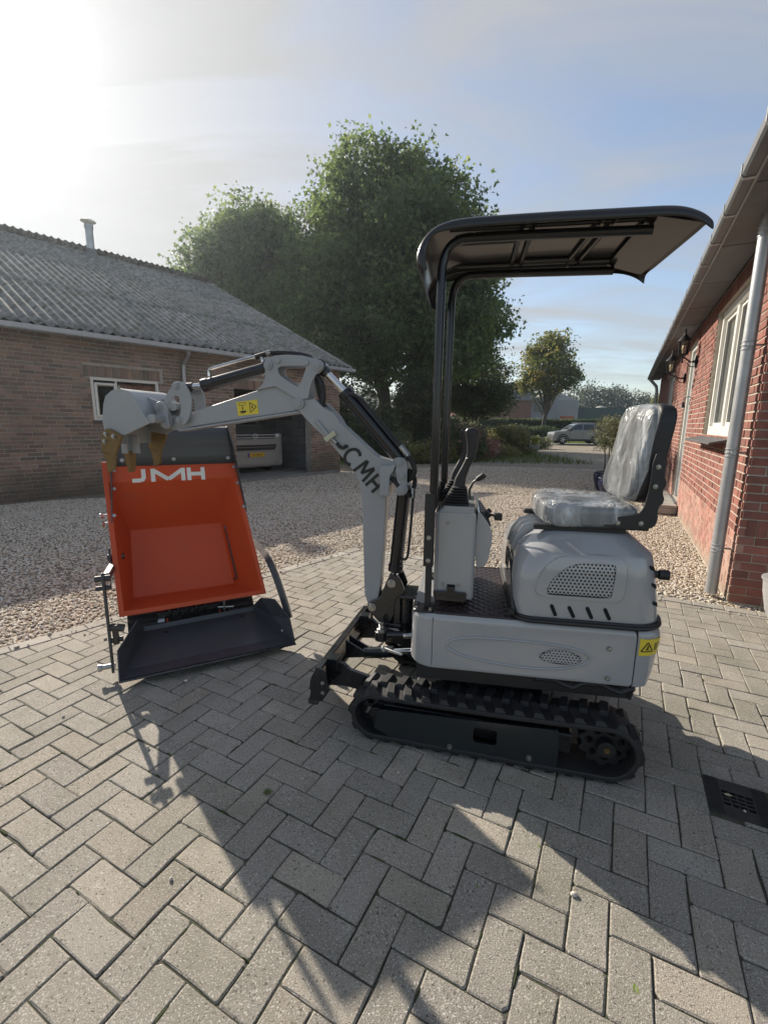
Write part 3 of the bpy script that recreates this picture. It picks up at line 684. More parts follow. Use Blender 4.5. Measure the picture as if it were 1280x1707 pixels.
# ------------------------------------------------------------------ brick house on the right
HP = (2.85, 3.61, 0); HR = 62.8
house = thing("brick_house", "red brick bungalow with white window frames, zinc downpipe and slatted grey eaves", "house", HP, HR)
HM = Matrix.Translation(HP) @ Matrix.Rotation(R(HR), 4, 'Z')
rh = random.Random(9)
HW = (.92, 2.72, 1.33, 2.80); HD = (4.55, 5.5, .17, 2.80); HF = (8.2, 9.7, .75, 2.62); HL = 13.6; HZ = 2.975
def hb(n, r): return M(n, (.24, .092, .07), .85, var=.22, vs=14, bump=1.0, bs=110, rnd=r, rvar=.22, c2=(.22, .095, .075), c2amt=.4, dirt=(.30, .13, .09), dscale=9, dlo=.58, dhi=.8)
m_hb, m_hba = hb("house_brick", 'obj'), hb("house_brick_field", 'attr')
m_pl = M("plinth_brick", (.34, .17, .135), .9, var=.25, vs=10, bump=.8, bs=120, rnd='attr', rvar=.2, dirt=(.40, .29, .23), dscale=3.5, dlo=.45, dhi=.75, low=((.30, .26, .20), .22))
m_hm = M("house_mortar", (.43, .38, .32), .95, var=.18, vs=16, bump=.8, bs=160)
mb = MB(); mb.prism([(.009, -.1), (HL, -.1), (HL, HZ), (.009, HZ)], -.24, -.008, 'y', holes=[rect(*h)[::-1] for h in (HW, HD, HF)])
hfw = mb.build("front_wall", m_hm, house)
sol = []
for hx0, hx1, hz in ((HW[0] - .1, HW[1] + .1, HW[3]), (HD[0] - .1, HD[1] + .1, HD[3])):
    n_ = int((hx1 - hx0) / .068); sol += [(hx0 + i * .068 + .006, hx0 + (i + 1) * .068 - .006, hz + .006, HZ - .02) for i in range(n_)]
hh = [HW, HD, HF, (HW[0] - .1, HW[1] + .1, HW[3], 3), (HD[0] - .1, HD[1] + .1, HD[3], 3)]
b_up = brick_rows(0, HL, .56, HZ - .0, .0705, .222, .0125, hh, rh, offs=(0, .5)) + sol
b_lo = brick_rows(0, HL, .0, .56, .07, .222, .006, hh, rh, offs=(0, .5))
lay_bricks(hfw, HM, b_up, 0.0, 'y', m_hb, m_hba, view=in_view, rng=rh, outward=1, jit=.003)
lay_bricks(hfw, HM, b_lo, -.002, 'y', m_pl, m_pl, top=0, rng=rh, outward=1, rest="plinth_brickwork")
mb = MB(); mb.prism([(-9.4, -.1), (-.24, -.1), (-.24, HZ), (-4.7, 6.0), (-9.4, HZ)], .008, .2, 'x'); hgw = mb.build("gable_wall", m_hm, house)
m_hg = hb("gable_brick", 'attr')
bg1 = [q for q in brick_rows(-6, -.0, .70, 5.5, .0705, .222, .013, [], rh, offs=(0, .5)) if q[3] < HZ + min(-q[1], 4.4) * .62] + [(-6 + i * .07 + .004, -6 + (i + 1) * .07 - .004, .56 + .004, .70 - .004) for i in range(85)]
lay_bricks(hgw, HM, bg1, 0.0, 'x', m_hb, m_hba, top=0, rng=rh, outward=-1, jit=.003, rest="gable_brickwork")
lay_bricks(hgw, HM, brick_rows(-6, -.0, 0, .56, .07, .222, .007, [], rh, offs=(0, .5)), .002, 'x', m_hb, m_hba, top=0, rng=rh, outward=-1, rest="plinth_brickwork")
mb = MB(); mb.box(HL - .2, HL, -9.4, -.24, -.1, HZ); mb.box(0.2, HL - .2, -9.4, -9.2, -.1, HZ); mb.build("rear_wall", m_hm, house)
# eaves: soffit boards, fascia, gutter
m_sof = M("soffit_panel", (.14, .145, .15), .7, var=.12, vs=5, rnd='obj', rvar=.10)
mb = MB(); mb.box(-1.7, HL + .25, -.2, .30, HZ + .03, HZ + .05); ev = mb.build("eaves", m_darkroom, house)
mb = MB(); mb.box(0, .60, 0, .282, -.008, .008); sofm = mb.mesh("soffit_panel", m_sof)
for i in range(26):
    o = bpy.data.objects.new("soffit_panel", sofm); link(o, ev); o.location = (-1.68 + i * .61, .004, HZ + .012 + (i % 2) * .003); 
mb = MB(); mb.box(-1.7, HL + .25, .288, .300, HZ - .005, HZ + .09); mb.build("fascia", M("fascia_paint", (.10, .105, .11), .5), ev)
mb = MB(); pr_ = [(y, z + HZ) for y, z in ((.304, .085), (.304, .012), (.314, .0), (.372, .0), (.386, .014), (.386, .075), (.380, .075), (.380, .018), (.370, .008), (.317, .008), (.310, .016), (.310, .085))]
mb.prism(pr_, -1.7, HL + .3, 'x'); g2 = mb.build("gutter", M("gutter_paint", (.13, .135, .14), .5, var=.12), ev)
mb = MB(); mb.tube([(-1.7, .305, HZ - .004), (HL + .3, .305, HZ - .004)], .009, 8); mb.build("gutter_bead", m_zinc, g2)
for i in range(25):
    x = -1.2 + i * .61; mb = MB(); mb.prism([(y, z + HZ) for y, z in ((.301, .09), (.301, .005), (.312, -.007), (.376, -.007), (.392, .010), (.392, .08), (.387, .08), (.387, .012), (.374, -.001), (.314, -.001), (.3035, .010))], x, x + .03, 'x'); mb.build("gutter_bracket", m_zinc, g2)
m_tile = M("roof_tile", (.045, .045, .047), .7, var=.25, vs=10, bump=.5)
mb = MB(); mb.prism([(.345, HZ + .10), (.345, HZ + .125), (-4.7, HZ + 3.45), (-9.75, HZ + .125), (-9.75, HZ + .10), (-4.7, HZ + 3.38)], -1.7, HL + .25, 'x')
hr = mb.build("roof", m_tile, house)
# downpipe with clamps
mb = MB(); mb.tube([(.13, .095, HZ + .01), (.13, .095, .02)], .047, 20); dp = mb.build("downpipe", m_zinc, house)
for zz in (.42, 1.22, 2.05, 2.86):
    mb = MB()
    for dz in (-.03, 0, .03): mb.lathe([(.0475, -.006), (.053, -.003), (.053, .003), (.0475, .006)], 20, (.13, .095, zz + dz), caps=False)
    mb.cyl((.13, .06, zz), (.13, 0, zz), .008, n=8); mb.box(.065, .085, .08, .11, zz - .012, zz + .012); mb.build("pipe_clamp", m_zinc, dp)
def house_window(x0, x1, z0, z1, mull, curtain):
    wd = MB(); wd.prism(rect(x0 + .006, x1 - .006, z0, z1 - .006), -.15, -.05, 'y', holes=[rect(x0 + .09, x1 - .09, z0 + .10, z1 - .09)[::-1]]); wf = wd.build("window_frame", m_white, house, .006)
    for mx_ in mull:
        wd = MB(); wd.box(mx_ - .05, mx_ + .05, -.14, -.06, z0 + .10, z1 - .09); wd.build("mullion", m_white, wf, .004)
    xs = [x0 + .09] + [q for m_ in mull for q in (m_ - .05, m_ + .05)] + [x1 - .09]
    for i in range(0, len(xs), 2):
        wd = MB(); wd.prism(rect(xs[i] + .0, xs[i + 1] - .0, z0 + .10, z1 - .09), -.13, -.085, 'y', holes=[rect(xs[i] + .045, xs[i + 1] - .045, z0 + .145, z1 - .135)[::-1]]); wd.build("sash", m_white, wf, .003)
        wd = MB(); wd.box(xs[i] + .045, xs[i + 1] - .045, -.112, -.108, z0 + .145, z1 - .135); wd.build("pane", m_glass, wf)
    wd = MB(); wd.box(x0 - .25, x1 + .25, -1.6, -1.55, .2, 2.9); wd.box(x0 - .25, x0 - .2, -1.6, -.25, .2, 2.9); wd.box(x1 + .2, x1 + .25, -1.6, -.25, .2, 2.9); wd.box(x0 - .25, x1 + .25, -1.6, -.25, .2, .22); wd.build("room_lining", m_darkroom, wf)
    wd = MB(); n_ = 26
    for (ca, cb) in curtain:
        ring = [[(ca + (cb - ca) * i / n_, -.24 + .018 * math.sin(i * 1.9), z) for i in range(n_ + 1)] for z in (z0 + .1, z1 - .05)]
        wd.loft(ring, False, True, 0, False)
    wd.build("curtain", M("grey_green_curtain", (.34, .38, .37), .9, var=.1), wf)
    return wf
wf = house_window(*HW, [1.86], [(.95, 1.45), (2.25, 2.68)])
wd = MB(); wd.prism([(-.06, HW[2] - .005), (.17, HW[2] - .055), (.17, HW[2] - .075), (-.06, HW[2] - .03)], HW[0] - .08, HW[1] + .08, 'x'); wd.build("sill", m_lead, wf, .003)
wf = house_window(*HF, [9.0], [(8.3, 8.7)])
# front door, deep in its reveal
wd = MB(); x0, x1, z0, z1 = HD; wd.prism([(x0 + .004, z0), (x0 + .09, z0), (x0 + .09, z1 - .1), (x1 - .09, z1 - .1), (x1 - .09, z0), (x1 - .004, z0), (x1 - .004, z1 - .004), (x0 + .004, z1 - .004)], -.13, -.03, 'y'); df = wd.build("door_frame", m_white, house, .005)
wd = MB(); wd.box(x0 + .09, x1 - .09, -.12, -.07, z0 + .02, z1 - .1); dr = wd.build("door", M("door_paint", (.30, .31, .31), .4), df, .004)
for k in range(5):
    wd = MB(); wd.box(x0 + .11 + k * .148, x0 + .245 + k * .148, -.072, -.062, z0 + .08, z1 - .16); wd.build("door_board", M("door_board_paint", (.33, .34, .335), .4), df, .004)
wd = MB(); wd.cyl((x0 + .16, -.06, 1.15), (x0 + .16, -.0, 1.15), .012); wd.cyl((x0 + .16, -.005, 1.15), (x0 + .29, -.005, 1.15), .011); wd.build("handle", m_zinc, df)
wd = MB(); wd.box(x0 - .02, x1 + .02, -.2, .03, z0 - .03, z0 - .001); wd.build("threshold", m_lead, df)
mb = MB(); mb.tube([(HL - .15, .34, HZ), (HL - .15, .12, HZ - .25), (HL - .15, .09, HZ - .4), (HL - .15, .09, .02)], .046, 12); mb.build("downpipe", m_zinc, house)

# wall lanterns: brass bracket, glass cylinder in a cage
m_black = M("black_iron", (.018, .018, .02), .45, metal=.3, var=.2, vs=20)
m_bulb = M("bulb", (.75, .62, .38), .3)
m_lglass = glass_mat("lantern_glass", (.95, .93, .88), .7, .92)
def lantern(x, z, y, label):
    t = thing("wall_lantern", label, "wall lamp", tuple(HM @ Vector((x, 0, z))), HR, "black lanterns beside the house door")
    mb = MB(); mb.ball((0, .015, .0), (.045, .02, .10), 14, 10); mb.cyl((0, .02, 0), (0, .06, 0), .018); mb.build("wall_plate", m_black, t)
    mb = MB(); mb.tube([(0, .04, 0), (0, .09, -.005), (0, y - .04, .055), (0, y, .07)], .011, 8); mb.tube([(0, .03, -.08), (0, .09, -.07), (0, .13, -.02), (0, .10, .015), (0, .08, -.01)], .007, 6); mb.cyl((0, y, .0), (0, y, .10), .012); mb.ball((0, y, -.0), .018); mb.build("arm", m_black, t)
    b = MB(); b.lathe([(.02, .09), (.075, .105), (.08, .12), (.072, .125)], 16, (0, y, 0)); body = b.build("base", m_black, t)
    b = MB(); b.lathe([(.066, .125), (.074, .30)], 16, (0, y, 0), caps=False); b.build("glass", m_lglass, t)
    b = MB()
    for k in range(6):
        a = k * math.pi / 3; b.cyl((.069 * math.cos(a), y + .069 * math.sin(a), .12), (.078 * math.cos(a), y + .078 * math.sin(a), .305), .0045, n=6)
    b.build("cage", m_black, t)
    b = MB(); b.lathe([(.095, .295), (.10, .31), (.09, .325), (.055, .365), (.035, .395), (.025, .40), (.016, .42), (.02, .435), (.012, .45), (.016, .465), (.004, .50)], 18, (0, y, 0)); b.build("cap", m_black, t)
    b = MB(); b.ball((0, y, .21), (.026, .026, .05), 10, 8); b.cyl((0, y, .12), (0, y, .165), .014); b.build("bulb", m_bulb, t)
    return t
lantern(4.30, 2.42, .2, "black glass lantern on the brick wall between the white window and the door")
lantern(5.75, 2.30, .25, "black glass lantern on the brick wall beyond the front door, behind the nearer lamp")
t = thing("wall_bell", "small black iron bell hanging from a scroll hook beside the front door", "bell", tuple(HM @ Vector((4.22, 0, 1.72))), HR)
mb = MB(); mb.tube([(0, 0, .14), (0, .06, .17), (0, .10, .15), (0, .12, .09)], .006, 6); mb.tube([(0, .01, .02), (0, .04, .06), (0, .03, .13)], .004, 6); mb.build("hook", m_black, t)
mb = MB(); mb.lathe([(.008, .085), (.02, .075), (.024, .03), (.038, .0), (.034, .0), (.01, .05)], 14, (0, .12, 0)); mb.build("bell_cup", m_black, t)
t = thing("iron_scroll", "curled wrought iron ornament on the brick wall under the nearer lantern", "ornament", tuple(HM @ Vector((4.2, .012, 2.12))), HR)
mb = MB()
for k, (s_, z_) in enumerate(((.06, .10), (.05, 0), (.04, -.09))):
    mb.tube([((.1 * k - .05) + s_ * (1 - a / 9) * math.cos(a), 0, z_ + s_ * (1 - a / 9) * math.sin(a)) for a in np.linspace(0, 7.5, 26)], .0045, 6)
mb.build("scrolls", m_black, t)
# doorstep
st = thing("doorstep", "low concrete doorstep with flat slabs in front of the house door", "step", tuple(HM @ Vector((4.25, 0, 0))), HR)
m_step = M("step_concrete", (.30, .285, .255), .9, var=.2, vs=5, bump=.5, bs=120, dirt=(.17, .16, .13), dscale=4)
mb = MB(); mb.box(0, 2.2, .01, .50, 0, .10); mb.build("base", m_step, st, .01)
for i in range(4):
    for j in range(2):
        mb = MB(); mb.box(i * .55 + .004, (i + 1) * .55 - .004, .012 + j * .26, .012 + (j + 1) * .26 - .006, .103, .150 + .002 * ((i + j) % 2)); mb.build("slab", m_step, st, .006)

# ------------------------------------------------------------------ far buildings
m_fb = M("far_brick", (.22, .115, .085), .9, var=.18, vs=1.5)
m_clad = M("grey_cladding", (.24, .25, .265), .6, var=.1, vs=1)
m_clad2 = M("pale_cladding", (.36, .37, .38), .6, var=.1, vs=1)
fb = thing("industrial_building", "brick and grey clad industrial building behind the far hedge", "building", (16.2, 69, 0), 6)
mb = MB(); mb.box(-6, 5.4, 0, 12, 0, 5.0); mb.build("brick_wall", m_fb, fb)
mb = MB(); mb.prism([(-6.3, 5.0), (6.2, 5.0), (4.6, 7.4), (-4.5, 7.4)], -.3, 12.3, 'y'); mb.build("roof", M("far_roof", (.20, .20, .21), .7), fb)
mb = MB(); mb.box(5.4, 9.6, .4, 12, 0, 5.6); mb.build("clad_wall", m_clad, fb)
for i in range(16):
    mb = MB(); mb.box(5.42 + i * .26, 5.60 + i * .26, .34, .4, 0, 2.6); mb.build("roller_door_panel", m_clad2, fb)
mb = MB(); mb.box(6.0, 7.6, .33, .4, 3.4, 5.0); mb.build("window", M("far_pane", (.04, .05, .06), .1), fb)
mb = MB(); mb.prism([(9.6, 0), (13.2, 0), (13.2, 5.2), (9.6, 6.4)], 1.0, 12, 'y'); 
for i in range(14): mb.box(9.62 + i * .26, 9.7 + i * .26, .94, 1.0, 0, 5.2)
mb.build("side_hall", m_clad2, fb)
mb = MB(); mb.box(-8, -6.2, -1, 3, 0, 2.6); mb.build("annex", m_clad, fb)
mb = MB(); mb.box(-7.9, -6.3, -1.05, -1, .8, 1.9); mb.build("annex_window", M("far_white", (.7, .7, .68), .4), fb)
for i in range(2):
    mb = MB(); mb.lathe([(.22, 0), (.22, .9), (.3, .95)], 10, (3 + i * 4, 5, 6.9 if i == 0 else 5.6)); mb.build("vent_pipe", m_clad2, fb)
t = thing("green_hall", "long dark green hall in the distance with two pale domes on its roof", "building", (31, 92, 0), 3)
mb = MB(); mb.box(0, 40, 0, 20, 0, 5.0); mb.build("wall", M("dark_green_sheet", (.028, .06, .05), .7, var=.1), t)
mb = MB()
for i in range(80): mb.box(i * .5, i * .5 + .18, -.05, .0, 0, 5.0)
mb.build("sheet_ribs", M("dark_green_rib", (.035, .07, .06), .7), t)
for x in (4.5, 12.5):
    mb = MB(); mb.lathe([(1.25, 0), (1.05, .30), (.65, .52), (.15, .6)], 20, (x + 2, 6, 5.0)); mb.build("dome", M("dome_white", (.34, .34, .31), .7), t)
t = thing("orange_container", "small orange container behind the far hedge beside the grey hall", "container", (25.3, 66.5, 0), 4)
mb = MB(); mb.box(0, 1.5, 0, 1.4, 0, 2.75); mb.build("box", M("orange_paint", (.45, .13, .06), .6, var=.1), t, .03)
mb = MB(); mb.box(-.05, 1.55, -.05, 1.45, 2.77, 2.85); mb.build("lid", M("pale_lid", (.5, .4, .35), .6), t)
# ================================================================== PLANTS
def leaf_mesh(name, pts, size, mat, seed, normals=None, aspect=1.0, rndv=None, fold=.25, shape='kite', jitter=1.0):
    rg = np.random.default_rng(seed); n = len(pts); pts = np.asarray(pts)
    d = rg.normal(size=(n, 3)) * jitter
    if normals is not None: d += normals
    d[:, 2] += .35; d /= np.linalg.norm(d, axis=1)[:, None]
    a = rg.normal(size=(n, 3)); a -= (a * d).sum(1)[:, None] * d; a /= np.linalg.norm(a, axis=1)[:, None]
    b = np.cross(d, a); s = (size * rg.uniform(.6, 1.35, n))[:, None]
    if shape == 'kite':      # folded along the midrib
        v = np.stack([pts - a * s * .5, pts + b * s * .42 * aspect + d * s * fold * .5, pts + a * s * .55, pts - b * s * .42 * aspect + d * s * fold * .5], 1)
        f = np.array([[0, 1, 2], [0, 2, 3]]); k = 4
    else:                    # three lobed
        v = np.stack([pts - a * s * .45, pts + b * s * .5 + a * s * .05 + d * s * .1, pts + b * s * .16 + a * s * .12, pts + a * s * .55 - d * s * .08, pts - b * s * .16 + a * s * .12, pts - b * s * .5 + a * s * .05 + d * s * .1], 1)
        f = np.array([[0, 1, 2], [0, 2, 3], [0, 3, 4], [0, 4, 5]]); k = 6
    V = v.reshape(-1, 3); m = len(f)
    F = (f[None] + (np.arange(n) * k)[:, None, None]).reshape(-1, 3)
    me = bpy.data.meshes.new(name); me.vertices.add(len(V)); me.vertices.foreach_set('co', V.ravel().astype(np.float32))
    me.loops.add(F.size); me.loops.foreach_set('vertex_index', F.ravel().astype(np.int32)); me.polygons.add(len(F))
    me.polygons.foreach_set('loop_start', np.arange(0, F.size, 3, dtype=np.int32)); me.polygons.foreach_set('loop_total', np.full(len(F), 3, dtype=np.int32))
    me.update(calc_edges=True); me.materials.append(mat)
    r = rg.random(n) if rndv is None else np.clip(rndv + rg.normal(0, .12, n), 0, 1)
    set_rnd(me, np.repeat(r, m)); return me
def crown_points(ells, nclump, per, spread, seed, shell=.55, lump=.35):
    """leaf positions in clumps through the volume of several ellipsoids, denser near the outside"""
    rg = np.random.default_rng(seed); C = []; vol = np.array([e[3] * e[4] * e[5] for e in ells]) ** .8; vol /= vol.sum()
    k = rg.choice(len(ells), nclump, p=vol)
    u = rg.normal(size=(nclump, 3)); u /= np.linalg.norm(u, axis=1)[:, None]
    r = shell + (1 - shell) * rg.random(nclump) ** .7; r *= 1 + lump * (rg.random(nclump) - .6) * .5
    E = np.array(ells)[k]; c = E[:, :3] + u * r[:, None] * E[:, 3:]
    tint = rg.random(nclump)
    sp = spread * rg.uniform(.6, 1.3, nclump)
    P = np.repeat(c, per, 0) + np.clip(rg.normal(size=(nclump * per, 3)), -1.7, 1.7) * np.repeat(sp, per)[:, None] * np.array([1, 1, .75])
    nrm = np.repeat(u, per, 0) * .5
    return P, nrm, np.repeat(tint, per), c
m_bark = M("bark", (.085, .072, .055), .95, var=.35, vs=7, bump=1.5, bs=25, dirt=(.06, .07, .045), dscale=3)
def tree(name, label, cat, loc, trunk, ells, nclump, per, spread, size, mat, seed, shape='lobe', nlimb=22, group=None, shell=.5, limbs_from=.35):
    t = thing(name, label, cat, loc, 0, group); rg = random.Random(seed)
    P, nr_, tint, C = crown_points(ells, nclump, per, spread, seed, shell)
    h, r0, r1, lean = trunk
    mb = MB(); pts = [(lean[0] * (i / 7) ** 1.5 + rg.uniform(-.03, .03) * r0 * 4 * (i > 0), lean[1] * (i / 7) ** 1.5, h * i / 7) for i in range(8)]
    mb.tube(pts, [r0 * (1.35 if i == 0 else 1) + (r1 - r0) * i / 7 for i in range(8)], 12)
    mb.build("trunk", m_bark, t)
    mb = MB(); idx = rg.sample(range(len(C)), min(nlimb, len(C)))
    for i in idx:
        f = limbs_from + (1 - limbs_from) * rg.random(); q = Vector(pts[0]).lerp(Vector(pts[-1]), f); e = Vector(C[i]) * .97
        if e.z < q.z + .1: q = Vector(pts[0]).lerp(Vector(pts[-1]), max(.2, f * .5))
        mid = q.lerp(e, .5) + Vector((rg.uniform(-.1, .1), rg.uniform(-.1, .1), .12)) * (e - q).length
        rr = r1 * (.35 + .3 * rg.random()) + .004
        mb.tube([q, q.lerp(mid, .5) + Vector((0, 0, .02)), mid, mid.lerp(e, .6), e], [rr, rr * .8, rr * .55, rr * .35, rr * .12], 6)
    mb.build("limbs", m_bark, t)
    o = bpy.data.objects.new("crown", leaf_mesh("crown", P, size, mat, seed + 1, nr_, rndv=tint, shape=shape)); link(o, t)
    return t
lm_maple = leaf_mat("maple_leaf", (.075, .12, .048), (.115, .17, .066), (.20, .245, .095), .54)
lm_dark = leaf_mat("dark_leaf", (.05, .066, .032), (.075, .095, .045), (.13, .14, .065), .36)
lm_autumn = leaf_mat("turning_leaf", (.085, .12, .038), (.135, .16, .05), (.27, .23, .075), .42)
lm_hedge = leaf_mat("hedge_leaf", (.055, .08, .04), (.08, .11, .052), (.13, .16, .07), .32)
lm_olive = leaf_mat("olive_leaf", (.10, .12, .065), (.16, .175, .10), (.27, .26, .16), .25)
lm_bush = leaf_mat("bush_leaf", (.16, .17, .075), (.21, .21, .09), (.30, .27, .12), .45)
lm_pink = leaf_mat("faded_flower", (.24, .11, .10), (.36, .18, .16), (.44, .30, .24), .35)
lm_far = leaf_mat("far_leaf", (.06, .082, .055), (.085, .11, .07), (.13, .15, .085), .25)
# the two big maples beyond the shed
tree("maple_tree", "tallest broad green maple standing behind the excavator", "tree", (.1, 25.3, 0), (7.2, .40, .22, (-.7, 0, 0)),
     [(.2, 0, 9.9, 4.7, 4.4, 4.6), (-2.5, .2, 7.2, 3.2, 3.4, 3.9), (3.3, 0, 6.7, 3.1, 3.2, 3.4), (-3.0, 0, 9.6, 2.4, 2.4, 2.6), (2.9, 0, 10.0, 2.3, 2.4, 2.5), (.2, -.5, 6.0, 3.9, 3.6, 2.4), (-.9, 0, 12.1, 2.6, 2.6, 2.8), (1.3, .1, 12.0, 2.4, 2.5, 2.7), (4.0, 0, 6.2, 1.9, 2.2, 2.4)],
     1250, 88, .42, .205, lm_maple, 21, nlimb=70, shell=.42, limbs_from=.45)
tree("maple_tree", "smaller green maple rising behind the shed roof left of the tallest tree", "tree", (-7.9, 28.6, 0), (6, .35, .2, (.2, 0, 0)),
     [(0, 0, 8.8, 3.7, 3.5, 4.1), (.8, 0, 11.2, 2.6, 2.6, 2.4), (-2.0, 0, 8.6, 2.2, 2.4, 3.0), (1.5, 0, 7.6, 2.4, 2.6, 3.4), (-.9, 0, 11.0, 2.2, 2.2, 2.2)],
     620, 84, .43, .22, lm_maple, 22, nlimb=30, shell=.42)
tree("copper_tree", "round dark tree with browning top right of the tallest maple", "tree", (5.3, 28.5, 0), (2.6, .2, .13, (0, 0, 0)),
     [(0, 0, 3.7, 2.4, 2.3, 1.75), (-1.6, 0, 3.2, 1.7, 1.7, 1.5), (.8, -.2, 3.0, 1.6, 1.6, 1.1)], 340, 70, .32, .145, lm_dark, 23, nlimb=24, shell=.4)
tree("turning_tree", "slender tree with yellowing leaves near the parked car", "tree", (15.2, 45, 0), (5.5, .22, .12, (.3, 0, 0)),
     [(0, 0, 6.9, 2.7, 2.6, 2.3), (.3, 0, 8.7, 1.7, 1.7, 1.3), (-1.2, 0, 5.6, 1.6, 1.6, 1.3), (1.8, 0, 6.0, 1.5, 1.6, 1.4), (.2, 0, 4.6, 1.2, 1.2, 1.0)], 230, 42, .40, .26, lm_autumn, 24, nlimb=40, shell=.3)
t = tree("yew_tree", "dark clipped yew with narrow foot beneath the tallest maple", "shrub", (1.5, 22.6, 0), (1.5, .16, .12, (0, 0, 0)),
     [(0, 0, 2.3, 1.25, 1.2, 1.3), (0, 0, 1.25, .75, .7, .75), (.1, 0, 3.2, .9, .9, .8), (0, 0, .55, .38, .38, .45)], 330, 60, .16, .085, lm_dark, 25, shape='kite', nlimb=10, shell=.5)
# shade plants between the shed and the yew, along the end of the yard
def shrub(label, x, y, ells, ncl, per, sp, size, mat, seed, group=None, name="shrub", cat="shrub", z=0, shape='kite'):
    t = thing(name, label, cat, (x, y, z), 0, group)
    P, nr_, tint, C = crown_points(ells, ncl, per, sp, seed, .45)
    keep = P[:, 2] > .0; P, nr_, tint = P[keep], nr_[keep], tint[keep]
    rg = random.Random(seed); mb = MB()
    for i in range(9):
        e = Vector(C[rg.randrange(len(C))]); mb.tube([(rg.uniform(-.06, .06), rg.uniform(-.06, .06), 0), e * .5 + Vector((0, 0, .05)), e], [.018, .012, .004], 5)
    mb.build("stems", m_bark, t); o = bpy.data.objects.new("foliage", leaf_mesh("foliage", P, size, mat, seed, nr_, rndv=tint, shape=shape)); link(o, t); return t
shrub("tall dark evergreen filling the corner behind the shed gable", -1.6, 20.8, [(0, 0, 1.6, 1.7, 1.3, 1.7), (-1.5, .2, 2.6, 1.6, 1.4, 2.4), (1.2, 0, 1.0, 1.1, 1.1, 1.1), (-3.2, 0, 2.8, 1.6, 1.5, 2.7)], 380, 50, .26, .15, lm_dark, 31, shape='lobe')
shrub("dark leafy shrub left of the yew at the foot of the big maple", -.1, 18.6, [(0, 0, .55, 1.3, .7, .6), (-.9, 0, .8, .8, .7, .8)], 150, 45, .17, .09, lm_hedge, 32)
shrub("low green ground shrub under the yew", 1.3, 17.6, [(0, 0, .35, 1.0, .6, .42), (.8, .1, .3, .6, .5, .35)], 120, 45, .13, .07, lm_bush, 33)
shrub("low mounded green plant at the yard edge left of the hydrangea", 2.05, 18.0, [(0, 0, .45, .7, .6, .5)], 90, 45, .13, .07, lm_hedge, 34)
shrub("hydrangea with faded pink flower heads at the yard edge", 3.05, 18.6, [(0, 0, .75, .95, .75, .6), (.5, -.1, .55, .6, .6, .5)], 130, 45, .15, .085, lm_hedge, 35)
P, nr_, tint, C = crown_points([(3.05, 18.45, .85, .95, .75, .6), (3.6, 18.4, .62, .6, .6, .45)], 60, 40, .075, 36, .85)
o = bpy.data.objects.new("flower_heads", leaf_mesh("flower_heads", P - np.array([3.05, 18.6, 0]), .045, lm_pink, 36, nr_, rndv=tint, shape='kite')); link(o, [q for q in COL.objects if q.get('label', '').startswith('hydrangea')][0])
shrub("reddish low shrub right of the hydrangea behind the control levers", 4.25, 19.6, [(0, 0, .45, .55, .5, .5)], 80, 40, .11, .06, lm_pink, 37)
shrub("tall loose garden bush behind the hydrangea bed", 3.4, 23.6, [(0, 0, .75, 1.2, 1.0, .7), (-.9, 0, 1.3, .9, .9, .9)], 170, 48, .24, .12, lm_dark, 38)
shrub("pale flowering bush between the hydrangea and the lollipop bush", 4.7, 24.6, [(0, 0, .8, .9, .8, .75)], 110, 44, .18, .09, lm_olive, 39)
shrub("low ragged edging plant beside the lollipop bush", 5.1, 20.9, [(0, 0, .2, .7, .4, .28), (.7, .5, .2, .5, .4, .25)], 90, 40, .11, .06, lm_bush, 40)
shrub("yellow green tuft of plants in front of the dark bins", 6.6, 22.9, [(0, 0, .18, .9, .4, .25)], 80, 36, .11, .06, lm_bush, 41)
shrub("small grassy plant at the corner of the drive near the parked car", 9.7, 29.0, [(0, 0, .3, .75, .5, .38), (-1.2, -.8, .2, .8, .5, .25)], 110, 36, .15, .08, lm_olive, 42)
tree("ball_bush", "small round bush on a short bare stem at the drive edge", "bush", (5.95, 22.3, 0), (.75, .06, .04, (0, 0, 0)), [(0, 0, .95, .98, .8, .48), (.1, 0, .80, .8, .7, .38)], 170, 55, .13, .065, lm_bush, 43, shape='kite', nlimb=14, shell=.35)
for i, (x, y, rx, h, lb) in enumerate(((12.2, 43.6, 1.9, 1.25, "wide dark rhododendron left of the parked car under the hedge"), (14.9, 43.9, 1.7, 1.15, "wide dark rhododendron behind the bonnet of the parked car"), (9.6, 42.5, 1.0, .9, "small round dark shrub under the hedge left of the rhododendrons"), (8.0, 41.9, .9, .8, "leftmost low shrub in front of the far hedge"))):
    shrub(lb, x, y, [(0, 0, h * .55, rx, 1.0, h * .6), (rx * .4, 0, h * .5, rx * .6, .9, h * .5)], 160, 36, .2, .13, lm_hedge, 50 + i)
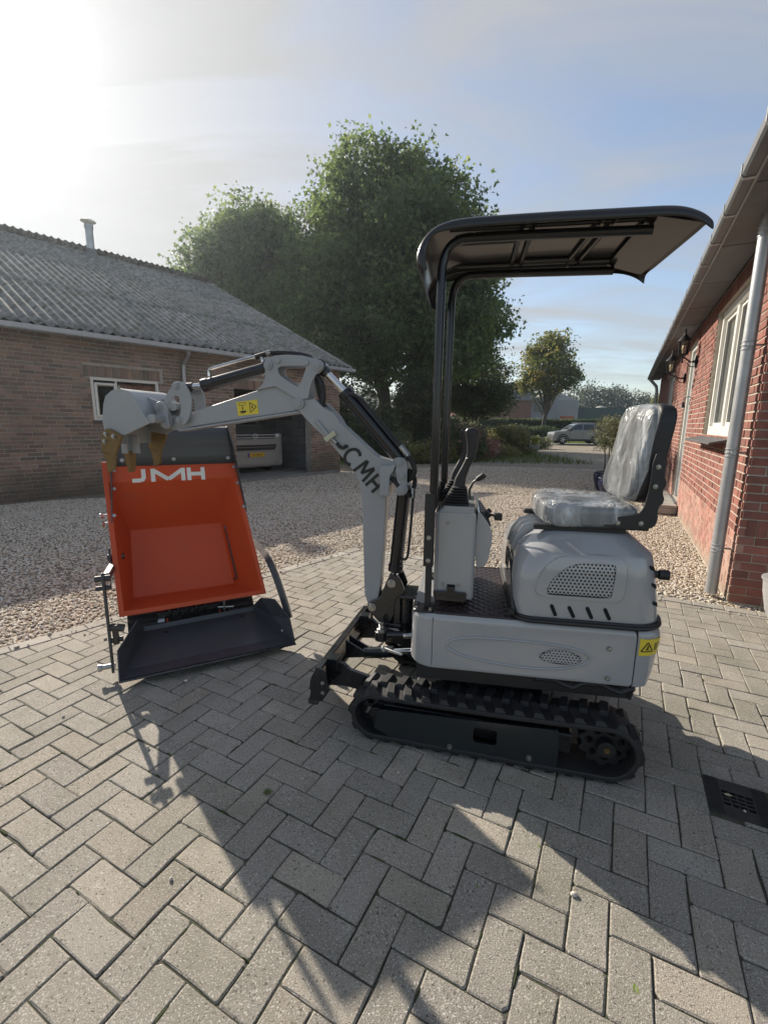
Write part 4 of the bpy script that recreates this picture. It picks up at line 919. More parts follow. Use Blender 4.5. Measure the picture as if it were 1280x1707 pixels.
# hedges: a clipped body of leaves round an inner mass
def hedge(label, x0, y0, x1, y1, wid, h, n, size, mat, seed, name="hedge"):
    t = thing(name, label, "hedge", (x0, y0, 0), math.degrees(math.atan2(y1 - y0, x1 - x0))); ln = math.hypot(x1 - x0, y1 - y0)
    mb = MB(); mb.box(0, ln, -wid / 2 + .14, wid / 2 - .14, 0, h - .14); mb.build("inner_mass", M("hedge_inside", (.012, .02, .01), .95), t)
    rg = np.random.default_rng(seed); face = rg.choice(3, n, p=[.5, .1, .4]); P = np.zeros((n, 3)); P[:, 0] = rg.uniform(0, ln, n)
    P[:, 1] = np.where(face == 0, -wid / 2, np.where(face == 1, wid / 2, rg.uniform(-wid / 2, wid / 2, n))); P[:, 2] = np.where(face == 2, h, rg.uniform(0, h, n))
    P += rg.normal(0, .06, (n, 3)); nr_ = np.zeros((n, 3)); nr_[face == 0, 1] = -1; nr_[face == 1, 1] = 1; nr_[face == 2, 2] = 1
    tint = .5 + .4 * np.sin(P[:, 0] * 1.7 + P[:, 2] * 2.3) * .6
    o = bpy.data.objects.new("foliage", leaf_mesh("foliage", P, size, mat, seed, nr_ * .8, rndv=tint, shape='kite')); link(o, t); return t
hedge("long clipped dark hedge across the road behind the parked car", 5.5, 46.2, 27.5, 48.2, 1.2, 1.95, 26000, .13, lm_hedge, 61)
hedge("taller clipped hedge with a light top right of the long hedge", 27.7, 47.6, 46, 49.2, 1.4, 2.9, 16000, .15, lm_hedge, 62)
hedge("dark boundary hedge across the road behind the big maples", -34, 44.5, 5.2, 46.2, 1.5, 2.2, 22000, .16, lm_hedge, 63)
# the distant wood: one mass nobody could count, plus single crowns that stand out
rgw = np.random.default_rng(71); ells = []
for i in range(46):
    x = 20 + i * 2.7 + rgw.uniform(-1, 1); hgt = rgw.uniform(7.5, 11.5) + (1.5 if 50 < x < 75 else 0); ells.append((x, 128 + rgw.uniform(-4, 4), hgt * .55, 3.6, 3.4, hgt * .47))
for i in range(30): ells.append((-70 + i * 3.2, 120 + rgw.uniform(-4, 4), 5, 3.6, 3.4, 5))
P, nr_, tint, C = crown_points(ells, 5200, 20, .8, 72, .55)
o = bpy.data.objects.new("far_wood", leaf_mesh("far_wood", P, .5, lm_far, 73, nr_, rndv=tint, shape='kite')); link(o); tag(o, "distant dark green wood along the horizon", "wood", kind='stuff')
tree("far_tree", "lighter green tree at the right end of the distant wood beside the house eaves", "tree", (54.5, 92, 0), (4, .3, .2, (0, 0, 0)), [(0, 0, 5.2, 2.6, 2.4, 2.6), (1.6, 0, 4.0, 1.8, 1.8, 2.0)], 120, 30, .5, .4, lm_autumn, 74, shape='kite', nlimb=10)

# ------------------------------------------------------------------ olive trees in blue pots
m_pot = M("blue_glazed_pot", (.014, .016, .05), .22, var=.2, vs=8, coat=.4)
m_soil = M("potting_soil", (.04, .03, .022), .95, bump=1, bs=60)
def olive(x, y, r, h, top, label, seed):
    t = thing("olive_planter", label, "potted tree", (x, y, 0), 0, "olive trees in blue pots beside the doorstep")
    mb = MB(); mb.lathe([(r * .62, 0), (r * .74, .04), (r * .97, h * .55), (r * .98, h * .8), (r * .93, h * .9), (r * .99, h * .95), (r, h), (r * .88, h), (r * .86, h * .9)], 28); mb.build("pot", m_pot, t)
    mb = MB(); mb.lathe([(.01, h * .92), (r * .87, h * .92)], 24, caps=False); mb.build("soil", m_soil, t)
    rg = random.Random(seed); ells = [(.02, 0, top - .42, .36, .34, .36), (-.1, .05, top - .30, .24, .24, .28), (.12, 0, top - .5, .26, .24, .24)]
    P, nr_, tint, C = crown_points(ells, 110, 26, .085, seed, .3)
    mb = MB(); 
    for k in range(3):
        a = k * 2.2; b = (.05 * math.cos(a), .04 * math.sin(a), h * .9); e = (.12 * math.cos(a), .1 * math.sin(a), top - .6); mb.tube([b, (.06 * math.cos(a + .3), .05 * math.sin(a + .3), (b[2] + e[2]) / 2), e], [.017, .014, .012], 8)
        for j in range(12): c = Vector(C[rg.randrange(len(C))]); mb.tube([e, Vector(e).lerp(c, .5) + Vector((0, 0, .03)), c], [.008, .005, .002], 5)
    mb.build("trunk", m_bark, t); o = bpy.data.objects.new("crown", leaf_mesh("crown", P, .062, lm_olive, seed, nr_, aspect=.35, rndv=tint, shape='kite')); link(o, t)
olive(4.74, 9.5, .28, .36, 1.66, "olive tree in the nearer round blue pot beside the doorstep", 81)
olive(5.0, 10.35, .27, .42, 1.62, "olive tree in the farther blue pot, half hidden behind the nearer one", 82)

# fallen leaves
lmf = leaf_mat("fallen_leaf_green", (.16, .26, .05), (.2, .3, .07), (.3, .34, .1), .3)
def fallen(label, x, y, s_, rz, mat):
    mb = MB(); pts = [(0, 0), (.25, .22), (.6, .24), (1, 0), (.6, -.22), (.25, -.24)]
    mb.add([(0, 0, .002), (.5, 0, .001), (1.25, .05, .004)] + [(p[0], p[1], .004 + .12 * abs(p[1]) + .03 * p[0]) for p in pts[1:3]] + [(1, 0, .02)] + [(p[0], p[1], .004 + .12 * abs(p[1])) for p in pts[4:]], [(0, 1, 4, 3), (1, 5, 4), (0, 7, 6, 1), (1, 6, 5)], False)
    o = mb.build("fallen_leaf", mat); o.scale = (s_, s_, s_); o.location = (x, y, .001); o.rotation_euler = (0, 0, R(rz)); set_rnd(o.data, [random.random()] * len(o.data.polygons)); return tag(o, label, "leaf")
fallen("fresh green leaf lying on the sunlit paving near the front edge", .655, .915, .028, 70, lmf)
fallen("tiny yellow leaf on the paving in the middle of the excavator shadow edge", .30, 1.19, .012, 20, lmf)
fallen("pale dry leaf lying on the drain grate", 1.35, 1.57, .03, -20, leaf_mat("dry_leaf", (.4, .36, .24), (.45, .4, .28), (.5, .45, .3), .1))
fallen("tiny green leaf at a paving joint behind the excavator track shadow", .55, 1.33, .012, 140, lmf)
# small weed in a joint
t = thing("joint_weed", "tiny green weed sprouting from a paving joint in the shadow", "weed", (-.44, 1.55, 0))
mb = MB()
for k in range(9):
    a = k * .7; mb.add([(0, 0, 0), (.010 * math.cos(a + .3), .010 * math.sin(a + .3), .004), (.024 * math.cos(a), .024 * math.sin(a), .006), (.010 * math.cos(a - .3), .010 * math.sin(a - .3), .004)], [(0, 1, 2, 3)])
o = mb.build("leaves", m_leaf_grass, t); set_rnd(o.data, [random.random() for _ in o.data.polygons])
# ================================================================== MINI EXCAVATOR  (local x: along the body to the rear, y: away from the camera side, z up)
m_grey = M("grey_paint", (.335, .342, .35), .2, var=.03, vs=3, coat=.8, rvar_rough=.03)
m_grey2 = M("grey_steel_paint", (.315, .325, .34), .36, var=.06, vs=6, coat=.2, bump=.12, bs=140, rvar_rough=.05)
m_blk = M("black_paint", (.012, .0125, .014), .28, var=.15, vs=8, coat=.5, rvar_rough=.06)
m_blkm = M("black_satin", (.016, .016, .017), .5, var=.2, vs=12, bump=.15, bs=120)
m_gloss = M("black_gloss", (.012, .013, .016), .2, var=.1, vs=4, coat=.25, rvar_rough=.03, spec=.4)
m_rub = M("track_rubber", (.016, .016, .017), .62, var=.3, vs=18, bump=.4, bs=90, dirt=(.05, .045, .038), dscale=14, dlo=.58, dhi=.8)
m_bolt = M("bolt_steel", (.36, .36, .355), .28, metal=.95, var=.15, vs=60)
m_chr = M("chrome", (.62, .62, .62), .08, metal=1., var=.03)
m_gold = M("tooth_steel", (.20, .125, .042), .5, metal=.35, var=.25, vs=30, bump=.5, bs=120, dirt=(.10, .065, .03), dscale=30)
m_yel = M("yellow_sticker", (.72, .56, .045), .45, var=.05)
m_ink = M("black_ink", (.012, .012, .012), .5)
m_whi = M("white_ink", (.78, .77, .74), .5)
m_hole = M("dark_inside", (.004, .004, .004), .9)
m_hose = M("hose_rubber", (.014, .014, .014), .55, var=.2, vs=30)
ex = thing("mini_excavator", "grey mini excavator with black canopy and film wrapped seat parked on the paving", "excavator", (.143, 1.831, 0), -9.7)
def bolt(parent, p, ax, r=.011, h=.008, mat=None, name="bolt"):
    mb = MB(); p = Vector(p); a = Vector(ax).normalized()
    r *= .82; h *= 1.15; mb.cyl(p - a * .002, p + a * .0018, r * 1.3, n=14); mb.cyl(p + a * .0018, p + a * h, r, r * .96, n=6); mb.cyl(p + a * h, p + a * (h + .0014), r * .8, r * .35, n=10)
    return mb.build(name, mat or m_bolt, parent, angle=30)
def pin(parent, p, y0, y1, r, mat=m_grey2, ring=True, name="pin"):
    mb = MB(); mb.cyl((p[0], y0, p[1]), (p[0], y1, p[1]), r, n=20)
    if ring:
        mb.cyl((p[0], y0 - .006, p[1]), (p[0], y0, p[1]), r * .62, n=16); mb.cyl((p[0], y0 - .008, p[1]), (p[0], y0 - .006, p[1]), r * .3, n=10)
    return mb.build(name, mat, parent, .0015)
WT = .72
# ---- lower housing, counterweight
def plan(s0, s1, ins, rf, rr_, n=8): return rrect(s0 + ins, s1 - ins, ins, WT - ins, 0, n, rs=(rr_, rr_, rf, rf))
mb = MB()
zs = ((.38, .018, .0), (.386, .006, .0), (.40, 0, 0), (.60, 0, 0), (.618, .004, 0), (.628, .013, 0))
mb.loft([[(x, y, z) for x, y in plan(-.03, .872, ins, .10, .004)] for z, ins, _ in zs]); body = mb.build("side_housing", m_grey, ex)
mb = MB(); mb.loft([[(x, y, z) for x, y in rrect(.876, s1 + .035 - ins, ins, WT - ins, 0, 8, rs=(rr_, rr_, .004, .004))] for z, ins, s1, rr_ in ((.38, .014, .905, .045), (.39, .004, .913, .05), (.45, 0, .93, .075), (.54, 0, .944, .09), (.60, 0, .950, .095), (.618, .004, .950, .095), (.628, .012, .950, .09))]); cw = mb.build("counterweight", m_grey, ex)
mb = MB(); mb.box(.0, .9, .06, WT - .06, .30, .382); mb.cyl((.46, .38, .22), (.46, .38, .31), .2, n=28); mb.build("slew_ring", m_blkm, ex)
mb = MB(); mb.tube([(.5 + .03 * i, .02 + .02 * math.sin(i), .372 - .006 * (i % 3)) for i in range(14)], .012, 8); mb.tube([(.80, .03, .36), (.86, .05, .37), (.90, .06, .345), (.89, .06, .30)], .009, 8); mb.build("drive_hoses", m_hose, ex)
mb = MB(); mb.box(.0685, .0705, -.0008, .01, .40, .615); mb.build('panel_gap', m_hole, body)
# pressed ridge round the side grille
def ridge_path(pts): return [(p[0], -.0005, p[1]) for p in smooth_poly(pts, 2)]
mb = MB(); mb.tube(ridge_path([(.126, .50), (.15, .525), (.22, .543), (.34, .547), (.51, .546), (.63, .537), (.705, .512), (.70, .478), (.63, .446), (.51, .428), (.36, .434), (.22, .452), (.145, .476)]), .007, 8, closed=True, sq=(1, .75)); mb.build("pressed_ridge", m_grey, body)
def hex_grille(name, poly, y_of, parent, cell=.0165, wall=.0042, mat=None, back=.006):
    """perforated plate: one ring of six quads per hole, over a dark back"""
    def inside(p):
        c = False; k = len(poly)
        for i in range(k):
            a, b = poly[i], poly[i - 1]
            if (a[1] > p[1]) != (b[1] > p[1]) and p[0] < (b[0] - a[0]) * (p[1] - a[1]) / (b[1] - a[1]) + a[0]: c = not c
        return c
    mb = MB(); Rr = cell / math.sqrt(3); x0, x1 = min(p[0] for p in poly), max(p[0] for p in poly); z0, z1 = min(p[1] for p in poly), max(p[1] for p in poly)
    r = 0; z = z0
    while z < z1 + cell:
        x = x0 + (cell / 2 if r % 2 else 0)
        while x < x1 + cell:
            if inside((x, z)):
                o_ = [(x + Rr * math.sin(k * math.pi / 3), z + Rr * math.cos(k * math.pi / 3)) for k in range(6)]; ri = Rr * (1 - wall / cell * 2); i_ = [(x + ri * math.sin(k * math.pi / 3), z + ri * math.cos(k * math.pi / 3)) for k in range(6)]
                vs = [(p[0], y_of(p) - .003, p[1]) for p in o_] + [(p[0], y_of(p) - .003, p[1]) for p in i_] + [(p[0], y_of(p) + .003, p[1]) for p in i_]
                mb.add(vs, [(k, (k + 1) % 6, 6 + (k + 1) % 6, 6 + k) for k in range(6)] + [(6 + k, 6 + (k + 1) % 6, 12 + (k + 1) % 6, 12 + k) for k in range(6)], False)
            x += cell
        z += cell * math.sqrt(3) / 2; r += 1
    g_ = mb.build(name, mat or m_grey, parent)
    mb = MB(); k = len(poly); cx = sum(p[0] for p in poly) / k; cz = sum(p[1] for p in poly) / k
    mb.add([(cx + (p[0] - cx) * 1.0, y_of(p) - .0012, cz + (p[1] - cz) * 1.0) for p in poly], [tuple(range(k))]); mb.build("dark_backing", m_hole, g_)
    return g_
ell = [(.591 + .081 * math.cos(a) * (1 - .1 * math.sin(a)), .490 + .031 * math.sin(a)) for a in (2 * math.pi * i / 28 for i in range(28))]
hex_grille("side_grille", ell, lambda p: -.001, ex, .0135, .0034)
for s_, z_ in ((.772, .545), (.778, .417)): bolt(ex, (s_, -.001, z_), (0, -1, 0), .0095)
def sticker(parent, name, quad, yoff, sym):
    """quad: four (x,y,z) corners: bottom left, bottom right, top right, top left; symbols lie a hair above"""
    q = [Vector(p) for p in quad]; nrm = (q[1] - q[0]).cross(q[3] - q[0]).normalized()
    def P(u, v, h=0): return tuple(q[0].lerp(q[1], u).lerp(q[3].lerp(q[2], u), v) + nrm * h)
    mb = MB(); n_ = 6; mb.add([P(i / n_, j, .0012) for j in (0, 1) for i in range(n_ + 1)], [(i, i + 1, n_ + 2 + i, n_ + 1 + i) for i in range(n_)]); st_ = mb.build(name, m_yel, parent)
    mb = MB()
    for poly in sym:
        k = len(poly); tr_ = tessellate_polygon([[Vector((a, b, 0)) for a, b in poly]]); mb.add([P(a, b, .002) for a, b in poly], [tuple(t) for t in tr_])
    mb.build("warning_symbol", m_ink, st_); return st_
def line(a, b, wd, asp=1.0):
    dx, dz = b[0] - a[0], b[1] - a[1]; l_ = math.hypot(dx * asp, dz); nx, nz = -dz / l_ * wd / 2 / asp, dx * asp / l_ * wd / 2
    return [(a[0] + nx, a[1] + nz), (b[0] + nx, b[1] + nz), (b[0] - nx, b[1] - nz), (a[0] - nx, a[1] - nz)]
def triangle(cx, cz, r, asp, wd):
    p = [(cx - r / asp * .9, cz - r * .6), (cx + r / asp * .9, cz - r * .6), (cx, cz + r)]
    return [line(p[i], p[(i + 1) % 3], wd, asp) for i in range(3)]
asp = 1.6
sym = triangle(.25, .47, .34, asp, .06) + [line((.25, .40), (.27, .62), .07, asp), line((.20, .42), (.30, .36), .06, asp)]
sym += [line((.52, .3), (.52, .75), .05, asp), line((.60, .30), (.60, .72), .07, asp), line((.60, .72), (.70, .72), .05, asp), line((.76, .5), (.90, .5), .05, asp), line((.76, .36), (.90, .36), .05, asp), line((.76, .64), (.86, .64), .05, asp)]
def cwp(u, z_):     # point on the counterweight side, u metres along its skin from the seam
    s1 = .965 + (.979 - .965) * (z_ - .45) / .09 if z_ < .54 else .979 + .006 * min(1, (z_ - .54) / .06); rr_ = .09; cx_ = s1 - rr_; u0 = cx_ - .876
    if u < u0: return (.876 + u, 0, z_)
    th = (u - u0) / rr_; return (cx_ + rr_ * math.sin(th), rr_ - rr_ * math.cos(th), z_)
mb = MB(); n_ = 12; ss = [.006 + .125 * i / n_ for i in range(n_ + 1)]
def off(s_, z_, h):
    a, b = Vector(cwp(s_, z_)), Vector(cwp(s_ + .002, z_)); d = (b - a).normalized(); nn = Vector((d.y, -d.x, 0)); return tuple(a + nn * h)
mb.add([off(s_, z_, .0015) for z_ in (.527, .598) for s_ in ss], [(i, i + 1, n_ + 2 + i, n_ + 1 + i) for i in range(n_)]); sk = mb.build("warning_sticker", m_yel, cw)
mb = MB()
for poly in sym:
    for q in range(6):
        f0, f1 = q / 6, (q + 1) / 6; A0, B0, B1, A1 = poly
        pp = [tuple(a + (b - a) * f for a, b in zip(A, B)) for A, B, f in ((A0, B0, f0), (A0, B0, f1), (A1, B1, f1), (A1, B1, f0))]
        mb.add([off(.006 + .125 * a, .527 + .071 * b, .0024) for a, b in pp], [(0, 1, 2, 3)])
mb.build("warning_symbol", m_ink, sk)
# ---- quilted floor mat
nx, ny = 90, 130; sx0, sx1, ty0, ty1 = .07, .402, .02, .70
m_mat = M("quilted_mat", (.030, .020, .021), .42, var=.15, vs=14, bump=.2, bs=180)
mb = MB(); vs = []
for j in range(ny + 1):
    for i in range(nx + 1):
        x = sx0 + (sx1 - sx0) * i / nx; y = ty0 + (ty1 - ty0) * j / ny; u, v = (x + y * 1.0) / .048, (x - y * 1.0) / .048
        hgt = .007 * (abs(math.sin(math.pi * u)) * abs(math.sin(math.pi * v))) ** .45
        e = min(x - sx0, sx1 - x, y - ty0, ty1 - y); vs.append((x, y, .630 + hgt * min(1, e / .01) + .0))
mb.add(vs, [(j * (nx + 1) + i, j * (nx + 1) + i + 1, (j + 1) * (nx + 1) + i + 1, (j + 1) * (nx + 1) + i) for j in range(ny) for i in range(nx)], True); mb.build("floor_mat", m_mat, ex, angle=80)
mb = MB(); mb.tube([(x, y, .631) for x, y in rrect(sx0, sx1, ty0, ty1, .02, 4)], .006, 8, closed=True); mb.build("mat_binding", m_mat, ex)
# ---- engine hood
def hoodring(z, s0, s1, t0, rf, rr_): return [(x, y, z) for x, y in rrect(s0, s1, t0, WT - t0, 0, 10, rs=(rr_, rr_, rf, rf))]
HB = [(.634, .402, .978, .002, .07, .12), (.66, .397, .976, .0, .075, .125), (.72, .392, .968, .001, .085, .125), (.80, .390, .957, .005, .10, .125), (.86, .396, .947, .012, .115, .125), (.912, .413, .938, .022, .125, .125), (.922, .421, .932, .030, .127, .123), (.980, .490, .870, .112, .12, .10), (.987, .505, .855, .128, .11, .09), (.989, .53, .83, .15, .10, .08)]
mb = MB(); mb.loft([hoodring(*h) for h in HB]); hood = mb.build("engine_hood", m_grey, ex, angle=34)
def t_face(z):
    for a, b in zip(HB, HB[1:]):
        if a[0] <= z <= b[0]: return a[3] + (b[3] - a[3]) * (z - a[0]) / (b[0] - a[0])
    return 0
def face_plate(poly, out, inn, parent, name, mat, holes=()):
    """plate that follows the leaning side of the hood; 'out' is how far it stands proud"""
    k = len(poly); mb = MB(); cx = sum(p[0] for p in poly) / k; cz = sum(p[1] for p in poly) / k
    o_ = [(cx + (p[0] - cx) * inn, cz + (p[1] - cz) * inn) for p in poly]
    loops = [[Vector((a, b, 0)) for a, b in o_]] + [[Vector((a, b, 0)) for a, b in h] for h in holes]
    flat = [p for l in ([o_] + [list(h) for h in holes]) for p in l]
    mb.add([(a, t_face(b) - out, b) for a, b in flat], [tuple(t) for t in tessellate_polygon(loops)])
    mb.add([(a, t_face(b) + .003, b) for a, b in poly] + [(a, t_face(b) - out, b) for a, b in o_], [(i, (i + 1) % k, k + (i + 1) % k, k + i) for i in range(k)], True)
    b0 = len(o_)
    for h in holes:
        q = len(h); mb.add([(a, t_face(b) - out, b) for a, b in h] + [(a, t_face(b) + .003, b) for a, b in h], [(i, (i + 1) % q, q + (i + 1) % q, q + i) for i in range(q)])
    return mb.build(name, mat, parent, angle=50)
panel = smooth_poly([(.468, .745), (.472, .79), (.487, .848), (.535, .902), (.60, .922), (.70, .926), (.808, .922), (.818, .87), (.812, .748), (.765, .736), (.60, .738)], 2)
gr = smooth_poly([(.514, .760), (.520, .79), (.541, .83), (.590, .874), (.64, .889), (.70, .892), (.755, .891), (.770, .884), (.769, .85), (.764, .80), (.762, .765), (.748, .755), (.64, .755), (.53, .754)], 2)
face_plate(panel, .007, .955, hood, "grille_panel", m_grey, holes=[gr[::-1]])
hex_grille("hood_grille", gr, lambda p: t_face(p[1]) - .001, hood, .0150, .0036)
def slot(p0, p1, parent, fn):
    a, b = Vector((p0[0], p0[1], 0)), Vector((p1[0], p1[1], 0)); d = (b - a).normalized(); nrm = Vector((-d.y, d.x, 0)); r = .0085; pts = []
    for c, s0 in ((b, -90), (a, 90)):
        for i in range(7): th = R(s0 + 180 * i / 6); pts.append(c + d * math.cos(th) * r + nrm * math.sin(th) * r)
    mb = MB(); mb.add([fn(p.x, p.y) for p in pts], [tuple(range(len(pts)))]); ring = [Vector(fn(p.x, p.y)) for p in pts]; mb.tube(ring, .0014, 6, closed=True, m=1); return mb.build("vent_slot", [m_hole, m_grey], parent)
for a, b in (((.541, .708), (.557, .672)), ((.608, .706), (.626, .670)), ((.676, .708), (.694, .671)), ((.742, .708), (.760, .672))): slot(a, b, hood, lambda x, z: (x, t_face(z) - .0012, z))
def rear_pt(u, z):   # u: distance along the rear corner arc of the hood
    for a, b in zip(HB, HB[1:]):
        if a[0] <= z <= b[0]:
            f = (z - a[0]) / (b[0] - a[0]); s1 = a[2] + (b[2] - a[2]) * f; t0 = a[3] + (b[3] - a[3]) * f; rr_ = a[5] + (b[5] - a[5]) * f
            th = u / rr_; return (s1 - rr_ + (rr_ + .0012) * math.sin(th), t0 + rr_ - (rr_ + .0012) * math.cos(th), z)
for z_ in (.868, .800, .728):
    mb = MB(); n_ = 10; rows = []
    for i in range(n_ + 1):
        f = i / n_; u_ = .088 + .062 * f; zc_ = z_ + .012 - .026 * f; hw_ = .0085 * math.sqrt(max(0, 1 - max(0, abs(f - .5) * 2 - .72) ** 2 / .0784))
        rows.append([rear_pt(u_, zc_ - hw_), rear_pt(u_, zc_ + hw_)])
    mb.loft(rows, False, True, 0, False); mb.build("vent_slot", m_hole, hood, wn=False)
for t_ in (.22, .27, .32):
    mb = MB(); mb.prism([(-.006, 0), (.006, 0), (.006, .09), (-.006, .09)], 0, .002, 'x'); mb.T = None
    o = mb.build("front_slot", m_hole, hood); o.location = (.3885, t_ + .06, .76)
for k in range(3):   # pressed waves over the front edge of the hood
    t_ = .23 + k * .085; mb = MB(); mb.tube([(.40, t_, .872), (.425, t_, .930), (.455, t_, .968), (.50, t_, .985), (.56, t_, .988)], [.008, .016, .019, .017, .006], 10, sq=(1.3, .55)); mb.build("pressed_wave", m_grey, hood)
mb = MB()
for z_, r_ in ((.640, .010), (.652, .007)):
    mb.tube([(x, y, z_ - .0 + .0) for x, y in rrect(.398, .982, -.004, WT + .004, 0, 10, rs=(.125, .125, .075, .075))], r_, 8, closed=True)
mb.build("rubber_seal", m_blkm, ex)
mb = MB(); mb.tube([(.405, .03, .66), (.395, .09, .75), (.388, .16, .845), (.386, .3, .86)], .006, 8); mb.build("front_seal", m_blkm, ex)
mb = MB(); mb.box(.375, .40, .005, .03, .655, .675); mb.build("hood_latch", m_blkm, ex, .003)
mb = MB(); mb.cyl((.925, .10, .838), (.955, .09, .838), .015); mb.cyl((.955, .09, .838), (.992, .085, .838), .02, n=18); mb.build("rear_knob", m_blkm, ex, .002)
# ---- seat with its protective film
m_seat = M("seat_vinyl", (.016, .016, .017), .5, var=.15, vs=20, bump=.2, bs=200)
def film_mat(name):
    """crumpled clear polythene: sharp folds, milky where it stands off, clear where it lies on the black vinyl"""
    m, nt, b = new_mat(name); geo = nt.nodes.new('ShaderNodeNewGeometry')
    mp = nt.nodes.new('ShaderNodeMapping'); mp.inputs['Scale'].default_value = (1.2, 1.4, .34); mp.inputs['Rotation'].default_value = (.35, .15, .3); nt.links.new(geo.outputs['Position'], mp.inputs[0])
    def fold(scale, dist, off_):
        n1 = nt.nodes.new('ShaderNodeTexNoise'); n1.inputs['Scale'].default_value = scale; n1.inputs['Detail'].default_value = 2.0; n1.inputs['Distortion'].default_value = dist
        ad = nt.nodes.new('ShaderNodeVectorMath'); ad.operation = 'ADD'; ad.inputs[1].default_value = (off_, off_ * .7, 0); nt.links.new(mp.outputs[0], ad.inputs[0]); nt.links.new(ad.outputs[0], n1.inputs['Vector'])
        return math_node(nt, 'ABSOLUTE', math_node(nt, 'SUBTRACT', n1.outputs[0], .5))
    f1, f2, f3 = fold(6.5, 1.2, 0), fold(13, 1.6, 3.1), fold(4.0, .6, 7.7)
    hgt = math_node(nt, 'ADD', math_node(nt, 'MULTIPLY', f1, 1.0), math_node(nt, 'ADD', math_node(nt, 'MULTIPLY', f2, .4), math_node(nt, 'MULTIPLY', f3, 1.1)))
    al = ramp(nt, math_node(nt, 'ADD', f1, math_node(nt, 'MULTIPLY', f3, .8)), [(.0, .82), (.045, .50), (.14, .36), (.28, .18)])
    b.inputs['Base Color'].default_value = (.62, .66, .69, 1); b.inputs['Roughness'].default_value = .16; b.inputs['Specular IOR Level'].default_value = .9; b.inputs['Coat Weight'].default_value = .7; b.inputs['Coat Roughness'].default_value = .06
    bn = nt.nodes.new('ShaderNodeBump'); bn.inputs['Strength'].default_value = 1.0; bn.inputs['Distance'].default_value = .042; nt.links.new(hgt, bn.inputs['Height']); nt.links.new(bn.outputs[0], b.inputs['Normal'])
    nt.links.new(bn.outputs[0], b.inputs['Coat Normal']); nt.links.new(al, b.inputs['Alpha']); return m
m_film = film_mat("clear_film")
def pillow(mb, c, h, rad, n=30, dent=0.0, wr=0.0, seed=0):
    """soft box: superellipsoid with optional crumple"""
    rg = np.random.default_rng(seed); ph = rg.uniform(0, 6.28, (10, 4)); kk = rg.normal(0, 1, (10, 3)) * np.array([11, 11, 7])
    rings = []
    for i in range(n + 1):
        th = math.pi * (.012 + .976 * i / n) - math.pi / 2; r = []
        for j in range(2 * n):
            a = 2 * math.pi * j / (2 * n)
            def sp(v, e): return math.copysign(abs(v) ** e, v)
            x = sp(math.cos(th), rad) * sp(math.cos(a), rad); y = sp(math.cos(th), rad) * sp(math.sin(a), rad); z = sp(math.sin(th), rad)
            p = np.array([c[0] + h[0] * x, c[1] + h[1] * y, c[2] + h[2] * z])
            if wr:
                w_ = sum(abs(math.sin(kk[q] @ p + ph[q, 0] + .9 * math.sin(kk[(q + 1) % 10] @ p * .7 + ph[q, 1]))) ** 3 for q in range(7)) / 7
                d = np.array([x / h[0], y / h[1], z / h[2]]); d /= np.linalg.norm(d) + 1e-9; p = p + d * wr * (w_ - .25)
            r.append(tuple(p))
        rings.append(r)
    mb.loft(rings)
mb = MB(); pillow(mb, (.705, .35, 1.052), (.185, .225, .045), .35, 20); mb.build("seat_cushion", m_seat, ex)
mb = MB(); pillow(mb, (.700, .35, 1.056), (.200, .236, .052), .38, 56, wr=.022, seed=4); mb.build("cushion_film", m_film, ex, angle=180)
Lb = Matrix.Translation((.905, .335, 1.31)) @ Matrix.Rotation(R(9), 4, 'Y')
mb = MB(); mb.T = Lb; pillow(mb, (0, 0, 0), (.045, .18, .19), .38, 20); mb.build("seat_back", m_seat, ex)
mb = MB(); mb.T = Lb; pillow(mb, (-.008, 0, -.005), (.050, .190, .203), .42, 56, wr=.024, seed=8); mb.build("back_film", m_film, ex, angle=180)
mb = MB(); mb.T = Lb; pillow(mb, (.016, 0, -.0), (.042, .196, .205), .36, 20); mb.build("back_shell", m_blkm, ex)
for t_ in (.115, .575):
    mb = MB(); mb.prism(smooth_poly([(.74, 1.012), (.735, 1.05), (.78, 1.062), (.86, 1.068), (.885, 1.11), (.895, 1.19), (.895, 1.31), (.925, 1.325), (.945, 1.29), (.94, 1.23), (.955, 1.2), (.94, 1.17), (.955, 1.13), (.93, 1.10), (.94, 1.05), (.915, 1.012)], 1), t_, t_ + .012, 'y'); br_ = mb.build("seat_bracket", m_blkm, ex, .002)
    for s_, z_ in ((.915, 1.265), (.912, 1.188), (.79, 1.036), (.876, 1.038)): bolt(br_, (s_, t_ - .001, z_), (0, -1, 0), .009, .005)
mb = MB(); mb.box(.535, .915, .13, .57, 1.004, 1.018); mb.build("seat_pan", m_blkm, ex, .003)
for t_ in (.14, .50):
    mb = MB(); mb.prism([(.475, .988), (.475, 1.006), (.49, 1.010), (.83, 1.010), (.83, .988)], t_, t_ + .035, 'y'); mb.build("seat_rail", m_blkm, ex, .002)
